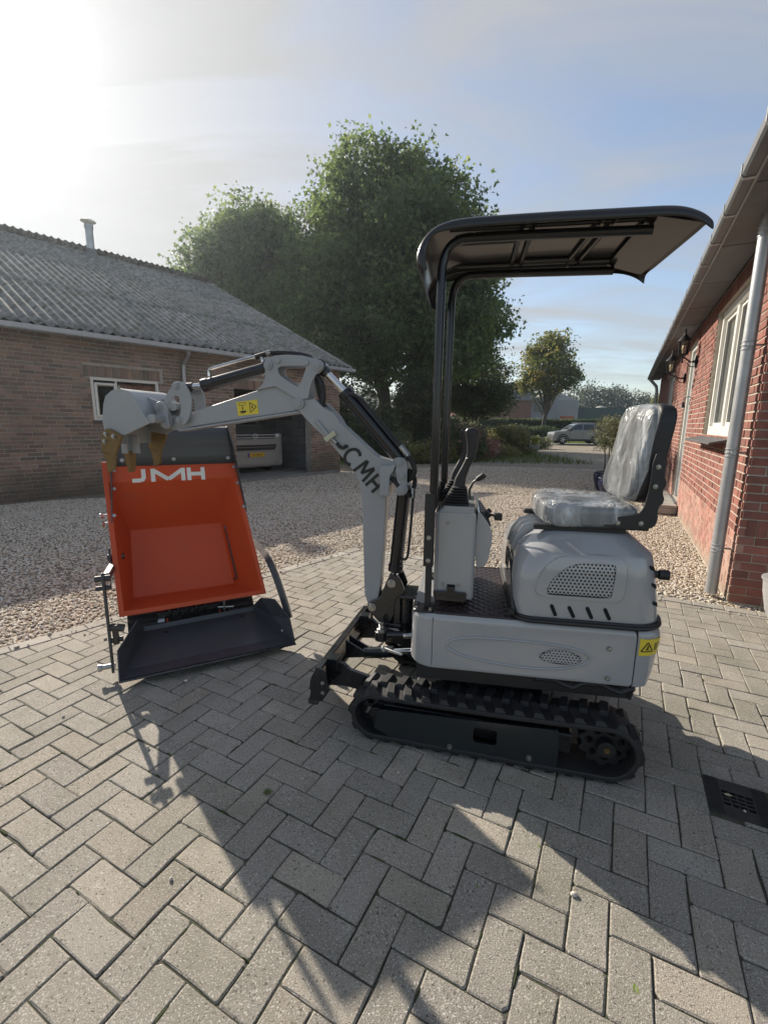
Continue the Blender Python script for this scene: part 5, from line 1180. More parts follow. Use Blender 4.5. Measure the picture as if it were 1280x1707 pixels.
# ---- console tower
mb = MB(); mb.loft([[(x, y, z) for x, y in rrect(s0, s1, .095, .56, .022, 4)] for z, s0, s1 in ((.672, .066, .232), (.68, .062, .236), (1.040, .058, .232), (1.052, .064, .226))]); con = mb.build("console", m_grey, ex)
mb = MB(); mb.loft([[(x, y, z) for x, y in rrect(s0, .224, .105, .55, .015, 4)] for z, s0 in ((1.050, .066), (1.075, .09), (1.078, .096))]); mb.build("console_top", m_grey, con)
mb = MB(); mb.prism([(.062, .706), (.118, .706), (.122, .728), (.150, .730), (.156, .706), (.205, .704), (.205, .672), (.195, .662), (.075, .664), (.064, .68)], .078, .094, 'y'); mb.build("kick_plate", m_blk, ex, .003)
mb = MB(); mb.box(.12, .155, .09, .094, .70, .735); mb.build("cable_opening", m_hole, con)
for s_, z_ in ((.115, 1.008), (.104, .735), (.170, .735)): bolt(con, (s_, .094, z_), (0, -1, 0), .006, .005)
mb = MB(); mb.prism(smooth_poly([(.234, 1.052), (.25, 1.050), (.298, .982), (.306, .94), (.290, .83), (.276, .812), (.234, .80)], 1), .14, .52, 'y'); cp = mb.build("switch_panel", m_grey, ex, .008, 3)
mb = MB(); mb.prism([(.248, 1.049), (.262, 1.044), (.298, .990), (.294, .978), (.284, .978)], .18, .48, 'y'); mb.build("panel_face", m_blkm, cp, .003)
mb = MB(); mb.cyl((.272, .24, 1.012), (.292, .24, 1.032), .017, n=16); mb.cyl((.286, .24, 1.026), (.322, .24, 1.018), .006, n=8); mb.box(.315, .348, .225, .262, 1.000, 1.030); mb.cyl((.276, .31, 1.01), (.30, .31, 1.034), .012, n=14); mb.build("ignition_key", m_blkm, cp, .003)
def lever(t_, ds, label=None):
    mb = MB(); n_ = 7
    for k in range(n_):
        f = k / n_; z_ = 1.078 + .078 * f; w0 = .056 - .026 * f; w1 = w0 - .009
        cx_ = .143 + ds + .014 * f
        mb.loft([[(cx_ + a, t_ + b, zz) for a, b in rrect(-q, q, -q * .95, q * .95, q * .45, 4)] for zz, q in ((z_, w1), (z_ + .004, w0), (z_ + .007, w0), (z_ + .0115, w1))])
    bl = mb.build("lever_boot", m_rub, ex)
    path = [(.153, 1.152, .024), (.158, 1.19, .021), (.176, 1.235, .0165), (.192, 1.27, .0165), (.200, 1.30, .018), (.202, 1.34, .021), (.199, 1.375, .0245), (.196, 1.392, .0245), (.195, 1.402, .017), (.195, 1.405, .006)]
    mb = MB(); mb.loft([[(p[0] + ds + p[2] * 1.12 * math.cos(a), t_ + p[2] * .8 * math.sin(a), p[1]) for a in (2 * math.pi * j / 16 for j in range(16))] for p in path])
    mb.lathe([(.019, 0), (.0215, .004), (.019, .008)], 16, (.196 + ds, t_, 1.272)); return mb.build("lever_grip", m_blkm, ex)
lever(.175, 0); lever(.42, -.02)
mb = MB(); mb.tube([(.205, .30, 1.07), (.20, .30, 1.12), (.214, .30, 1.158), (.232, .30, 1.172)], .0055, 8); mb.tube([(.228, .30, 1.168), (.236, .30, 1.174), (.262, .30, 1.192), (.267, .30, 1.196)], [.006, .0125, .0145, .010], 12); mb.build("travel_lever", m_blkm, ex)
# ---- canopy posts
def post(t_, ds, name="canopy_post"):
    mb = MB(); mb.prism([(.028 + ds, t_ - .014), (.055 + ds, t_ - .014), (.055 + ds, t_ + .014), (.028 + ds, t_ + .014)], .636, .85, 'z'); mb.build("post_foot", m_blkm, ex, .004)
    mb = MB(); mb.prism([(x, y) for x, y in rrect(.018 + ds, .060 + ds, t_ - .021, t_ + .021, .005, 3)], .826, 1.137, 'z'); sv = mb.build("post_sleeve", m_blkm, ex, .002)
    for z_ in (.853, .952): bolt(sv, (.039 + ds, t_ - .022, z_), (0, -1, 0), .0095, .007)
    mb = MB(); pts = [(.052 + ds, t_, 1.12), (.054 + ds, t_, 1.95), (.058 + ds, t_, 2.02), (.075 + ds, t_, 2.065), (.11 + ds, t_, 2.092), (.16 + ds, t_, 2.10), (.78, t_, 2.092)]
    ring = []
    pts2 = smooth_poly(pts, 2, False)
    mb.tube(pts2, .0172, 16); mb.build(name, m_gloss, ex)
    mb = MB(); mb.prism(rrect(-.018 + ds, .068 + ds, t_ - .045, t_ + .045, .012, 3), .628, .637, 'z'); bp = mb.build("post_base_plate", m_blkm, ex, .002)
    for a, b in ((-.005, -.032), (.055, -.032), (-.005, .032), (.055, .032)): bolt(bp, (a + ds, t_ + b, .638), (0, 0, 1), .010, .010)
post(.062, 0); post(.50, .024)
mb = MB(); mb.prism([(.030, 1.06), (.062, 1.06), (.062, 1.137), (.030, 1.137)], .085, .48, 'y'); mb.build("cross_beam", m_blkm, ex, .004)
# ---- canopy roof: pressed shell with a rolled rim
prof = [(-.020, 1.965), (-.034, 1.985), (-.038, 2.01), (-.030, 2.045), (-.008, 2.082), (.03, 2.113), (.075, 2.130), (.13, 2.138), (.30, 2.140), (.50, 2.140), (.70, 2.138), (.79, 2.138), (.84, 2.133), (.88, 2.120), (.91, 2.104), (.932, 2.084)]
TC = ((-.042, -.042), (-.044, -.028), (-.039, -.013), (-.028, -.004), (-.010, .0), (.03, .0), (.06, -.002))
tl = [(a, b) for a, b in TC] + [(t_, -.002) for t_ in (.14, .2, .26, .32, .38, .44)] + [(.515 - a, b) for a, b in reversed(TC)]
def cpt(p, i, t_, dz):
    f = max(0, (p[0] - .70) / .235); sq_ = 1 - .0 * f
    nz_ = 1 - min(1, max(0, (.06 - p[0]) / .09)) ; dn = dz
    return (p[0] - (dn * (1 - nz_) * .9), t_, p[1] + dn * nz_)
mb = MB(); rings = [[cpt(p, i, a, b) for a, b in tl] for i, p in enumerate(prof)]
mb.loft(rings, False, True, 0, False); m_can = M("canopy_black", (.016, .016, .017), .26, var=.1, vs=4, coat=.2, rvar_rough=.03, spec=.4)
can = mb.build("canopy_roof", m_can, ex, angle=60)
sd_m = can.modifiers.new('thickness', 'SOLIDIFY'); sd_m.thickness = .006; sd_m.offset = -1
sm_ = can.modifiers.new('sub', 'SUBSURF'); sm_.levels = 2; sm_.render_levels = 2
def under(name, pts, wd, hh, z_=2.124):
    mb = MB(); mb.tube([(a, b, z_) for a, b in pts], wd, 8, sq=(1, hh / wd)); return mb.build(name, m_can, can)
for s_ in (.34, .38): under("pressed_rib", [(s_, .02, 0), (s_, .49, 0)] if False else [(s_, .02), (s_, .49)], .010, .010)
for s_ in (.585, .63): under("pressed_rib", [(s_ + .02, .02), (s_ - .01, .49)], .010, .010)
for t_, a, b in ((.13, .10, .34), (.19, .10, .34), (.05, .08, .80), (.46, .08, .78), (.42, .38, .60)): under("pressed_rib", [(a, t_), (b, t_)], .007, .008)
mb = MB(); mb.add([(.75, .0, 2.120), (.905, -.02, 2.082), (.905, .53, 2.082), (.75, .51, 2.120), (.75, .0, 2.116), (.905, -.02, 2.078), (.905, .53, 2.078), (.75, .51, 2.116)], [(0, 1, 2, 3), (7, 6, 5, 4), (0, 4, 5, 1), (1, 5, 6, 2), (2, 6, 7, 3), (3, 7, 4, 0)]); mb.build("visor_lining", m_can, can, .002)
for s_, t_ in ((.17, .08), (.74, .08), (.58, .47)):
    bolt(can, (s_, t_, 2.118), (0, 0, -1), .009, .012)
# ---- boom, arm, bucket
TB0, TB1 = .297, .377
boom = [(-.628, 1.512), (-.615, 1.528), (-.60, 1.532), (-.575, 1.526), (-.531, 1.528), (-.484, 1.483), (-.437, 1.463), (-.411, 1.422), (-.24, 1.273), (-.215, 1.261), (-.164, 1.249), (-.145, 1.262), (-.125, 1.266), (-.104, 1.262), (-.090, 1.246), (-.086, 1.225), (-.095, 1.19), (-.15, 1.16), (-.172, 1.12), (-.185, 1.075), (-.187, 1.014), (-.197, .807), (-.208, .652), (-.219, .552), (-.232, .538), (-.262, .530), (-.275, .545), (-.29, .593), (-.296, .801), (-.301, 1.022), (-.305, 1.065), (-.317, 1.14), (-.338, 1.185), (-.369, 1.223), (-.477, 1.343), (-.542, 1.40), (-.603, 1.462), (-.625, 1.487)]
mb = MB(); mb.prism(boom, TB0, TB1, 'y'); bo = mb.build("boom", m_grey2, ex, .004)
mb = MB(); mb.prism([(-.292, .60), (-.219, .645), (-.207, .645), (-.222, .552), (-.262, .530), (-.275, .545)], TB0 - .006, TB1 + .006, 'y'); mb.build("boom_foot_plate", m_grey2, bo, .003)
mb = MB(); mb.prism([(-.55, 1.50), (-.50, 1.515), (-.43, 1.45), (-.40, 1.40), (-.27, 1.285), (-.30, 1.262), (-.47, 1.40)], TB1 - .012, TB1 + .03, 'y'); mb.build("boom_back_plate", m_grey2, bo, .003)
mb = MB(); mb.prism([(-.212, 1.225), (-.140, 1.230), (-.150, 1.20), (-.165, 1.18), (-.168, 1.085), (-.212, 1.085)], TB0 - .035, TB1 + .035, 'y'); mb.build("cylinder_bracket", m_grey2, bo, .004)
mb = MB(); mb.prism([(-.165, 1.19), (-.135, 1.262), (-.10, 1.262), (-.086, 1.235), (-.085, 1.12), (-.10, 1.09), (-.14, 1.09), (-.15, 1.13)], TB1 + .005, TB1 + .02, 'y'); mb.prism([(-.140, 1.20), (-.135, 1.262), (-.10, 1.262), (-.086, 1.235), (-.085, 1.12), (-.10, 1.09), (-.135, 1.09), (-.125, 1.13)], TB0 - .028, TB0 - .014, 'y'); mb.build("pivot_lugs", m_grey2, bo, .003)
for p_, r_ in (((-.119, 1.245), .019), ((-.105, 1.118), .024), ((-.105, 1.178), .015)): pin(bo, p_, TB0 - .036, TB1 + .03, r_)
pin(bo, (-.606, 1.507), TB0 - .014, TB1 + .014, .026)
def face_text(body, centre, size, ang, y, mat, parent, bold, shear=0, space=1.0):
    mw = Matrix.Translation((centre[0], y, centre[1])) @ Matrix.Rotation(R(90), 4, 'X') @ Matrix.Rotation(R(ang), 4, 'Z')
    return lettering("lettering", body, size, mat, parent, mw, .0006, bold, shear, space)
c47, s47 = math.cos(R(-48)), math.sin(R(-48))
def _P(x, y, h): x *= .92; return (-.304 + c47 * x - s47 * y, TB0 - .0006 - h, 1.210 + s47 * x + c47 * y)
strokes("lettering", [[(-.075 + .036 * math.cos(a), .0405 * math.sin(a)) for a in np.linspace(.85, 2 * math.pi - .85, 18)], [(-.018, -.040), (-.010, .036), (-.004, .038), (.016, -.012), (.020, -.012), (.040, .038), (.046, .036), (.054, -.040)], [(.079, -.041), (.079, .041)], [(.079, 0), (.127, 0)], [(.127, -.041), (.127, .041)]], .0155, m_ink, bo, _P)
mb = MB(); mb.tube([(-.425, TB0 - .004, 1.325), (-.41, TB0 - .008, 1.308), (-.392, TB0 - .008, 1.302), (-.380, TB0 - .006, 1.313), (-.372, TB0 - .004, 1.306)], .0085, 8); mb.build("grease_hose", m_hose, bo)
mb = MB(); mb.tube([(-.523, TB0 - .005, 1.428), (-.468, TB0 - .006, 1.362)], .009, 10); hp_ = mb.build("hose_tube", m_grey2, bo)
mb = MB(); mb.bar((-.479, TB0 - .008, 1.338), (-.430, TB0 - .008, 1.374), .024, .022, (0, 1, 0)); mb.build("hose_clamp", M("cream_plastic", (.50, .50, .36), .5), bo, .003)
mb = MB(); mb.tube([(-.446, TB0 - .008, 1.345), (-.425, TB0 - .008, 1.325)], .008, 10); mb.build("hose_ferrule", m_bolt, bo)
arm = [(-.598, 1.532), (-.59, 1.50), (-.61, 1.478), (-.625, 1.474), (-.719, 1.457), (-.94, 1.425), (-1.17, 1.39), (-1.235, 1.371), (-1.293, 1.378), (-1.316, 1.395), (-1.31, 1.415), (-1.145, 1.470), (-1.01, 1.509), (-.814, 1.568), (-.723, 1.601)]
mb = MB(); mb.prism(arm, TB0 + .004, TB1 - .004, 'y'); ar = mb.build("arm", m_grey2, ex, .005)
mb = MB(); mb.bar((-.61, (TB0 + TB1) / 2, 1.468), (-1.24, (TB0 + TB1) / 2, 1.372), TB1 - TB0 + .012, .010); mb.build("arm_bottom_plate", m_grey2, ar, .002)
mb = MB(); mb.bar((-.723, (TB0 + TB1) / 2, 1.603), (-.603, (TB0 + TB1) / 2, 1.535), TB1 - TB0 + .01, .012); mb.bar((-.815, (TB0 + TB1) / 2, 1.569), (-.723, (TB0 + TB1) / 2, 1.603), TB1 - TB0 + .01, .012); mb.build("arm_head_plate", m_grey2, ar, .002)
ho = smooth_poly([(-.706, 1.668), (-.69, 1.676), (-.57, 1.676), (-.566, 1.668), (-.601, 1.588), (-.613, 1.583), (-.690, 1.628), (-.706, 1.648)], 1)
bk = [(-.815, 1.568), (-.785, 1.595), (-.771, 1.62), (-.769, 1.652), (-.772, 1.69), (-.764, 1.706), (-.745, 1.716), (-.717, 1.723), (-.659, 1.727), (-.585, 1.722), (-.533, 1.710), (-.500, 1.701), (-.484, 1.685), (-.486, 1.66), (-.50, 1.647), (-.522, 1.636), (-.543, 1.598), (-.561, 1.53), (-.606, 1.520), (-.721, 1.585)]
for a, b in ((TB0 - .010, TB0 + .003), (TB1 - .003, TB1 + .010)):
    mb = MB(); mb.prism(bk, a, b, 'y', holes=[ho[::-1]]); mb.build("arm_bracket", m_grey2, ar, .003)
for p_, r_ in (((-.750, 1.680), .022), ((-.703, 1.700), .013), ((-.565, 1.690), .013), ((-.512, 1.677), .026)): pin(ar, p_, TB0 - .018, TB1 + .018, r_, ring=r_ > .02)
w_, hgt_ = .108, .066; a0 = Vector((-.921, TB0 + .0035, 1.446)); ux = Vector((.995, 0, .115)); uz = Vector((-.09, 0, .996))
q_ = [a0, a0 + ux * w_, a0 + ux * w_ + uz * hgt_ * 1.02, a0 + uz * hgt_]
asp = 1.63
sym = [line((.62, .15), (.62, .85), .05, asp), line((.62, .85), (.93, .5), .05, asp), line((.93, .5), (.62, .15), .05, asp), line((.70, .5), (.76, .5), .16, asp), line((.70, .62), (.74, .40), .05, asp)]
sym += [line((.12, .72), (.42, .72), .03, asp), line((.12, .9), (.42, .9), .03, asp), line((.12, .72), (.12, .9), .03, asp), line((.42, .72), (.42, .9), .03, asp), line((.27, .72), (.27, .35), .03, asp), line((.24, .52), (.30, .52), .10, asp), line((.12, .28), (.42, .28), .09, asp), line((.15, .18), (.40, .22), .06, asp)]
sticker(ar, "warning_sticker", q_, 0, sym)
# bucket linkage
ban = smooth_poly([(-1.224, 1.607), (-1.243, 1.585), (-1.30, 1.52), (-1.275, 1.49), (-1.235, 1.545), (-1.207, 1.534), (-1.205, 1.46), (-1.232, 1.43), (-1.215, 1.405), (-1.187, 1.400), (-1.156, 1.45), (-1.144, 1.521), (-1.159, 1.567), (-1.186, 1.605)], 1)
lk = smooth_poly([(-1.335, 1.497), (-1.318, 1.512), (-1.286, 1.508), (-1.264, 1.486), (-1.272, 1.431), (-1.262, 1.397), (-1.281, 1.376), (-1.311, 1.39), (-1.331, 1.451)], 1)
for a in (TB0 - .026, TB1 + .014):
    mb = MB(); mb.prism(ban, a, a + .012, 'y'); mb.build("rocker_link", m_grey2, ar, .002)
for a in (TB0 - .040, TB1 + .028):
    mb = MB(); mb.prism(lk, a, a + .012, 'y'); mb.build("bucket_link", m_grey2, ar, .002)
for p_, r_, e in (((-1.222, 1.585), .020, .03), ((-1.316, 1.486), .020, .046), ((-1.290, 1.403), .018, .046), ((-1.219, 1.424), .018, .03)): pin(ar, p_, TB0 - e, TB1 + e, r_)
mb = MB(); mb.cyl((-1.252, TB0 - .02, 1.488), (-1.252, TB1 + .02, 1.488), .02); mb.build("link_spacer", m_grey2, ar)
bu0, bu1 = .185, .50
shell_ = [(-1.560, 1.362), (-1.566, 1.42), (-1.552, 1.493), (-1.536, 1.533), (-1.499, 1.559), (-1.452, 1.568), (-1.405, 1.553), (-1.369, 1.508), (-1.345, 1.456), (-1.308, 1.408)]
sp_ = shell_
mb = MB(); inner = [(p[0] + (-1.45 - p[0]) * .045, p[1] + (1.44 - p[1]) * .045) for p in sp_]
mb.loft([[(a, t_, b) for a, b in sp_ + inner[::-1]] for t_ in (bu0, bu1)], True, True); bk_ = mb.build("bucket", m_grey2, ex, angle=40)
side = sp_ + [(-1.457, 1.347)]
for a in (bu0 - .008, bu1 - .002):
    mb = MB(); mb.prism(side, a, a + .010, 'y'); mb.build("side_plate", m_grey2, bk_, .002)
for a in (TB0 - .022, TB1 + .010):
    mb = MB(); mb.prism(smooth_poly([(-1.40, 1.54), (-1.33, 1.512), (-1.295, 1.505), (-1.27, 1.46), (-1.262, 1.395), (-1.30, 1.380), (-1.345, 1.42), (-1.37, 1.49)], 1), a, a + .012, 'y'); mb.build("bucket_ear", m_grey2, bk_, .002)
mb = MB(); mb.cyl((-1.305, bu0 - .004, 1.428), (-1.305, bu1 + .004, 1.428), .021, n=18); mb.build("cross_tube", m_grey2, bk_)
mb = MB(); mb.box(-1.565, -1.548, bu0, bu1, 1.30, 1.39); mb.build("lip_plate", m_grey2, bk_, .002)
cut_ = [(-1.568, 1.353), (-1.54, 1.378), (-1.52, 1.378), (-1.457, 1.346), (-1.473, 1.308), (-1.502, 1.255), (-1.555, 1.255), (-1.578, 1.272)]
for a, out in ((bu0 - .022, -1), (bu1 + .008, 1)):
    mb = MB(); mb.prism(cut_, a, a + .014, 'y'); mb.prism([(-1.572, 1.27), (-1.500, 1.258), (-1.512, 1.185), (-1.553, 1.160), (-1.557, 1.225)], a - .004 * 0, a + .014, 'y'); sc_ = mb.build("side_cutter", m_gold, bk_, .003)
    for s_, z_ in ((-1.541, 1.352), (-1.500, 1.342), (-1.551, 1.318)): bolt(sc_, (s_, a - .001 if out < 0 else a + .015, z_), (0, out, 0), .0115, .007)
for t_ in (.335,):
    mb = MB(); mb.prism([(-1.578, 1.34), (-1.50, 1.345), (-1.497, 1.25), (-1.575, 1.25)], t_ - .006, t_ + .006, 'y'); mb.box(-1.582, -1.545, t_ - .03, t_ + .03, 1.25, 1.345); ad = mb.build("tooth_adapter", m_grey2, bk_, .003)
    mb = MB(); mb.loft([[(x, t_ + y, z) for x, y in rrect(-1.575 + e, -1.538 - e, -.026 + f, .026 - f, .004, 2)] for z, e, f in ((1.262, 0, 0), (1.20, .004, .003), (1.152, .013, .007))]); tt = mb.build("tooth", m_gold, ad)
    for z_ in (1.32, 1.283): bolt(ad, (-1.543, t_ + .012, z_), (1, 0, 0), .008, .006)
# hydraulic cylinders
def cylinder(a, b, c, r, parent, t_=.337, name="cylinder", rod=.55):
    """barrel a-b, rod to c"""
    A, B, C_ = Vector((a[0], t_, a[1])), Vector((b[0], t_, b[1])), Vector((c[0], t_, c[1])); d = (B - A).normalized()
    mb = MB(); mb.tube([A, B - d * .035, B - d * .034, B], [r, r, r * 1.12, r * 1.12], 20); o = mb.build(name, m_gloss, parent, .0015)
    mb = MB(); mb.cyl(B, C_, r * rod, n=16); mb.build("rod", m_chr, o)
    mb = MB(); e = (C_ - B).normalized(); mb.cyl(C_ - e * .05, C_, r * .75, r * .8, n=14); mb.cyl((c[0], t_ - .025, c[1]), (c[0], t_ + .025, c[1]), r * .95, n=16); mb.build("rod_eye", m_blk, o)
    mb = MB(); mb.cyl((a[0], t_ - .024, a[1]), (a[0], t_ + .024, a[1]), r * .9, n=16); mb.cyl(A - d * .01, A + d * .02, r * .8, n=14); mb.build("barrel_eye", m_blk, o); return o
bc = cylinder((-.752, 1.680), (-1.118, 1.592), (-1.222, 1.582), .029, ex, name="bucket_cylinder")
mb = MB(); mb.tube(smooth_poly([(-1.075, .325, 1.635), (-1.075, .325, 1.668), (-1.05, .325, 1.676), (-.83, .325, 1.728), (-.80, .325, 1.725), (-.795, .325, 1.70)], 1, False), .0075, 8); mb.build("oil_pipe", m_chr, bc)
mb = MB(); mb.tube(smooth_poly([(-.83, .325, 1.722), (-.76, .33, 1.742), (-.70, .345, 1.742), (-.62, .36, 1.738), (-.56, .36, 1.72), (-.545, .355, 1.66), (-.535, .35, 1.60), (-.515, .35, 1.53), (-.50, .35, 1.49)], 2, False), .0125, 10); mb.tube([(-.775, .328, 1.738), (-.755, .33, 1.742)], .015, 12, m=1); mb.build("hydraulic_hose", [m_hose, m_bolt], ex)
mb = MB(); mb.tube(smooth_poly([(-.525, .315, 1.632), (-.50, .315, 1.60), (-.492, .315, 1.55), (-.500, .315, 1.50), (-.515, .325, 1.46)], 2, False), .013, 10); mb.build("hydraulic_hose", m_hose, ex)
acy = cylinder((-.119, 1.247), (-.398, 1.563), (-.512, 1.677), .034, ex, name="arm_cylinder")
mb = MB(); mb.tube(smooth_poly([(-.375, .31, 1.555), (-.345, .30, 1.548), (-.318, .30, 1.535), (-.29, .30, 1.508), (-.125, .30, 1.320), (-.10, .30, 1.295)], 1, False), .0085, 10); mb.build("oil_pipe", m_blkm, acy)
mb = MB(); mb.tube([(-.122, .297, 1.318), (-.085, .293, 1.272)], .013, 12); mb.build("hose_ferrule", m_bolt, acy)
mb = MB(); mb.tube(smooth_poly([(-.09, .293, 1.278), (-.06, .29, 1.24), (-.05, .29, 1.20), (-.07, .295, 1.165), (-.09, .31, 1.16), (-.075, .32, 1.21)], 2, False), .0115, 10); mb.tube(smooth_poly([(-.10, .37, 1.20), (-.055, .36, 1.17), (-.06, .34, 1.11), (-.085, .33, 1.08)], 2, False), .0105, 10); mb.tube(smooth_poly([(-.16, .285, 1.17), (-.13, .27, 1.14), (-.09, .275, 1.10), (-.07, .29, 1.085)], 2, False), .010, 10); mb.build("hydraulic_hose", m_hose, ex)
lcy = cylinder((-.105, 1.115), (-.142, .70), (-.158, .628), .033, ex, name="boom_cylinder")
mb = MB(); mb.tube(smooth_poly([(-.062, .31, 1.10), (-.058, .30, 1.06), (-.075, .30, .80), (-.085, .30, .772), (-.11, .315, .77)], 1, False), .0065, 8); mb.tube([(-.064, .31, 1.12), (-.06, .304, 1.075)], .012, 10, m=1); mb.build("oil_pipe", [m_blkm, m_bolt], lcy)
# swing post
sw = smooth_poly([(-.275, .525), (-.262, .552), (-.207, .575), (-.185, .64), (-.165, .690), (-.140, .703), (-.112, .690), (-.098, .66), (-.080, .612), (-.13, .59), (-.137, .474), (-.187, .43), (-.225, .466)], 1)
mb = MB(); mb.prism(sw, TB0 - .028, TB0 - .012, 'y'); mb.build("swing_post_plate", m_blk, ex, .003)
mb = MB(); mb.prism(sw, TB1 + .012, TB1 + .028, 'y'); mb.build("swing_post_plate", m_blk, ex, .003)
mb = MB(); mb.box(-.14, -.105, TB0 - .02, TB1 + .02, .43, .60); mb.cyl((-.09, .337, .40), (-.09, .337, .60), .042, n=20); mb.box(-.19, -.10, TB0 - .03, TB1 + .03, .425, .45); mb.build("swing_post", m_blk, ex, .004)
mb = MB(); mb.box(-.11, .03, .26, .42, .585, .602); mb.box(-.11, .03, .26, .42, .40, .418); mb.box(-.03, .0, .24, .44, .40, .60); mb.build("swing_mount", m_blk, ex, .004)
for p_, r_ in (((-.150, .658), .021), ((-.245, .528), .021)): pin(ex, p_, TB0 - .034, TB1 + .034, r_, m_bolt, True, "pivot_pin")
mb = MB(); mb.cyl((-.185, .22, .395), (-.185, .22, .445), .025, n=18); mb.cyl((-.185, .22, .445), (-.185, .22, .463), .018, n=6); mb.cyl((-.185, .22, .463), (-.185, .22, .478), .011, n=10); sj = mb.build("swing_joint", m_bolt, ex, .002)
mb = MB(); mb.cyl((-.175, .225, .41), (-.04, .255, .41), .017, n=14); mb.cyl((-.19, .22, .385), (-.19, .22, .43), .03, n=16); mb.build("swing_cylinder", m_blk, ex, .002)
mb = MB(); mb.cyl((-.085, .235, .41), (-.02, .25, .41), .018, n=14); mb.build("swing_rod", m_chr, ex)
# ---- undercarriage: its own heading, slewed a few degrees from the body
MT = Matrix.Rotation(R(9.7), 4, 'Z') @ Matrix.Translation((-.1 - .143, 1.86 - 1.831, 0)) @ Matrix.Rotation(R(-14.4), 4, 'Z')
IC, IR, SC_, SR = (.068, .128), .108, (1.030, .138), .118     # idler, sprocket: centre and belt radius (inside of the lugs)
def belt_path(n_arc=14):
    pts = []
    for i in range(n_arc + 1):
        a = R(90 + 180 * i / n_arc); pts.append((IC[0] + IR * math.cos(a), IC[1] + IR * math.sin(a)))
    for i in range(1, 12): pts.append((IC[0] + (SC_[0] - IC[0]) * i / 12, .020 + .0015 * math.sin(i * 1.3)))
    for i in range(n_arc + 1):
        a = R(-90 + 180 * i / n_arc); pts.append((SC_[0] + SR * math.cos(a), SC_[1] + SR * math.sin(a)))
    for i in range(1, 12):
        f = i / 12; pts.append((SC_[0] + (IC[0] - SC_[0]) * f, SC_[1] + SR + (IC[1] + IR - SC_[1] - SR) * f - .006 * math.sin(math.pi * f)))
    return pts
BP = belt_path()
def at_len(d):
    k = len(BP)
    for i in range(k):
        a, b = Vector(BP[i]), Vector(BP[(i + 1) % k]); l_ = (b - a).length
        if d <= l_: return a + (b - a) * (d / l_), (b - a).normalized()
        d -= l_
    return Vector(BP[0]), Vector((-1, 0))
BL = sum((Vector(BP[i]) - Vector(BP[(i + 1) % len(BP)])).length for i in range(len(BP)))
def lug_shape(side):
    """block on the belt: x along travel, y across, z out"""
    y0, y1 = (.008, .098) if side == 0 else (.082, .172); sk = .022 if side == 0 else -.022
    b = [(-.024 + (0 if side == 0 else sk) * 0, y0), (.024, y0), (.024 + sk, y1), (-.024 + sk, y1)]
    if side == 1: b = [(-.024 - sk, y0), (.024 - sk, y0), (.024, y1), (-.024, y1)]
    c = (sum(p[0] for p in b) / 4, sum(p[1] for p in b) / 4); t_ = [(c[0] + (p[0] - c[0]) * .58, c[1] + (p[1] - c[1]) * .84) for p in b]
    return [(p[0], p[1], -.002) for p in b] + [(p[0], p[1], .019) for p in t_], [(3, 2, 1, 0), (4, 5, 6, 7), (0, 1, 5, 4), (1, 2, 6, 5), (2, 3, 7, 6), (3, 0, 4, 7)]
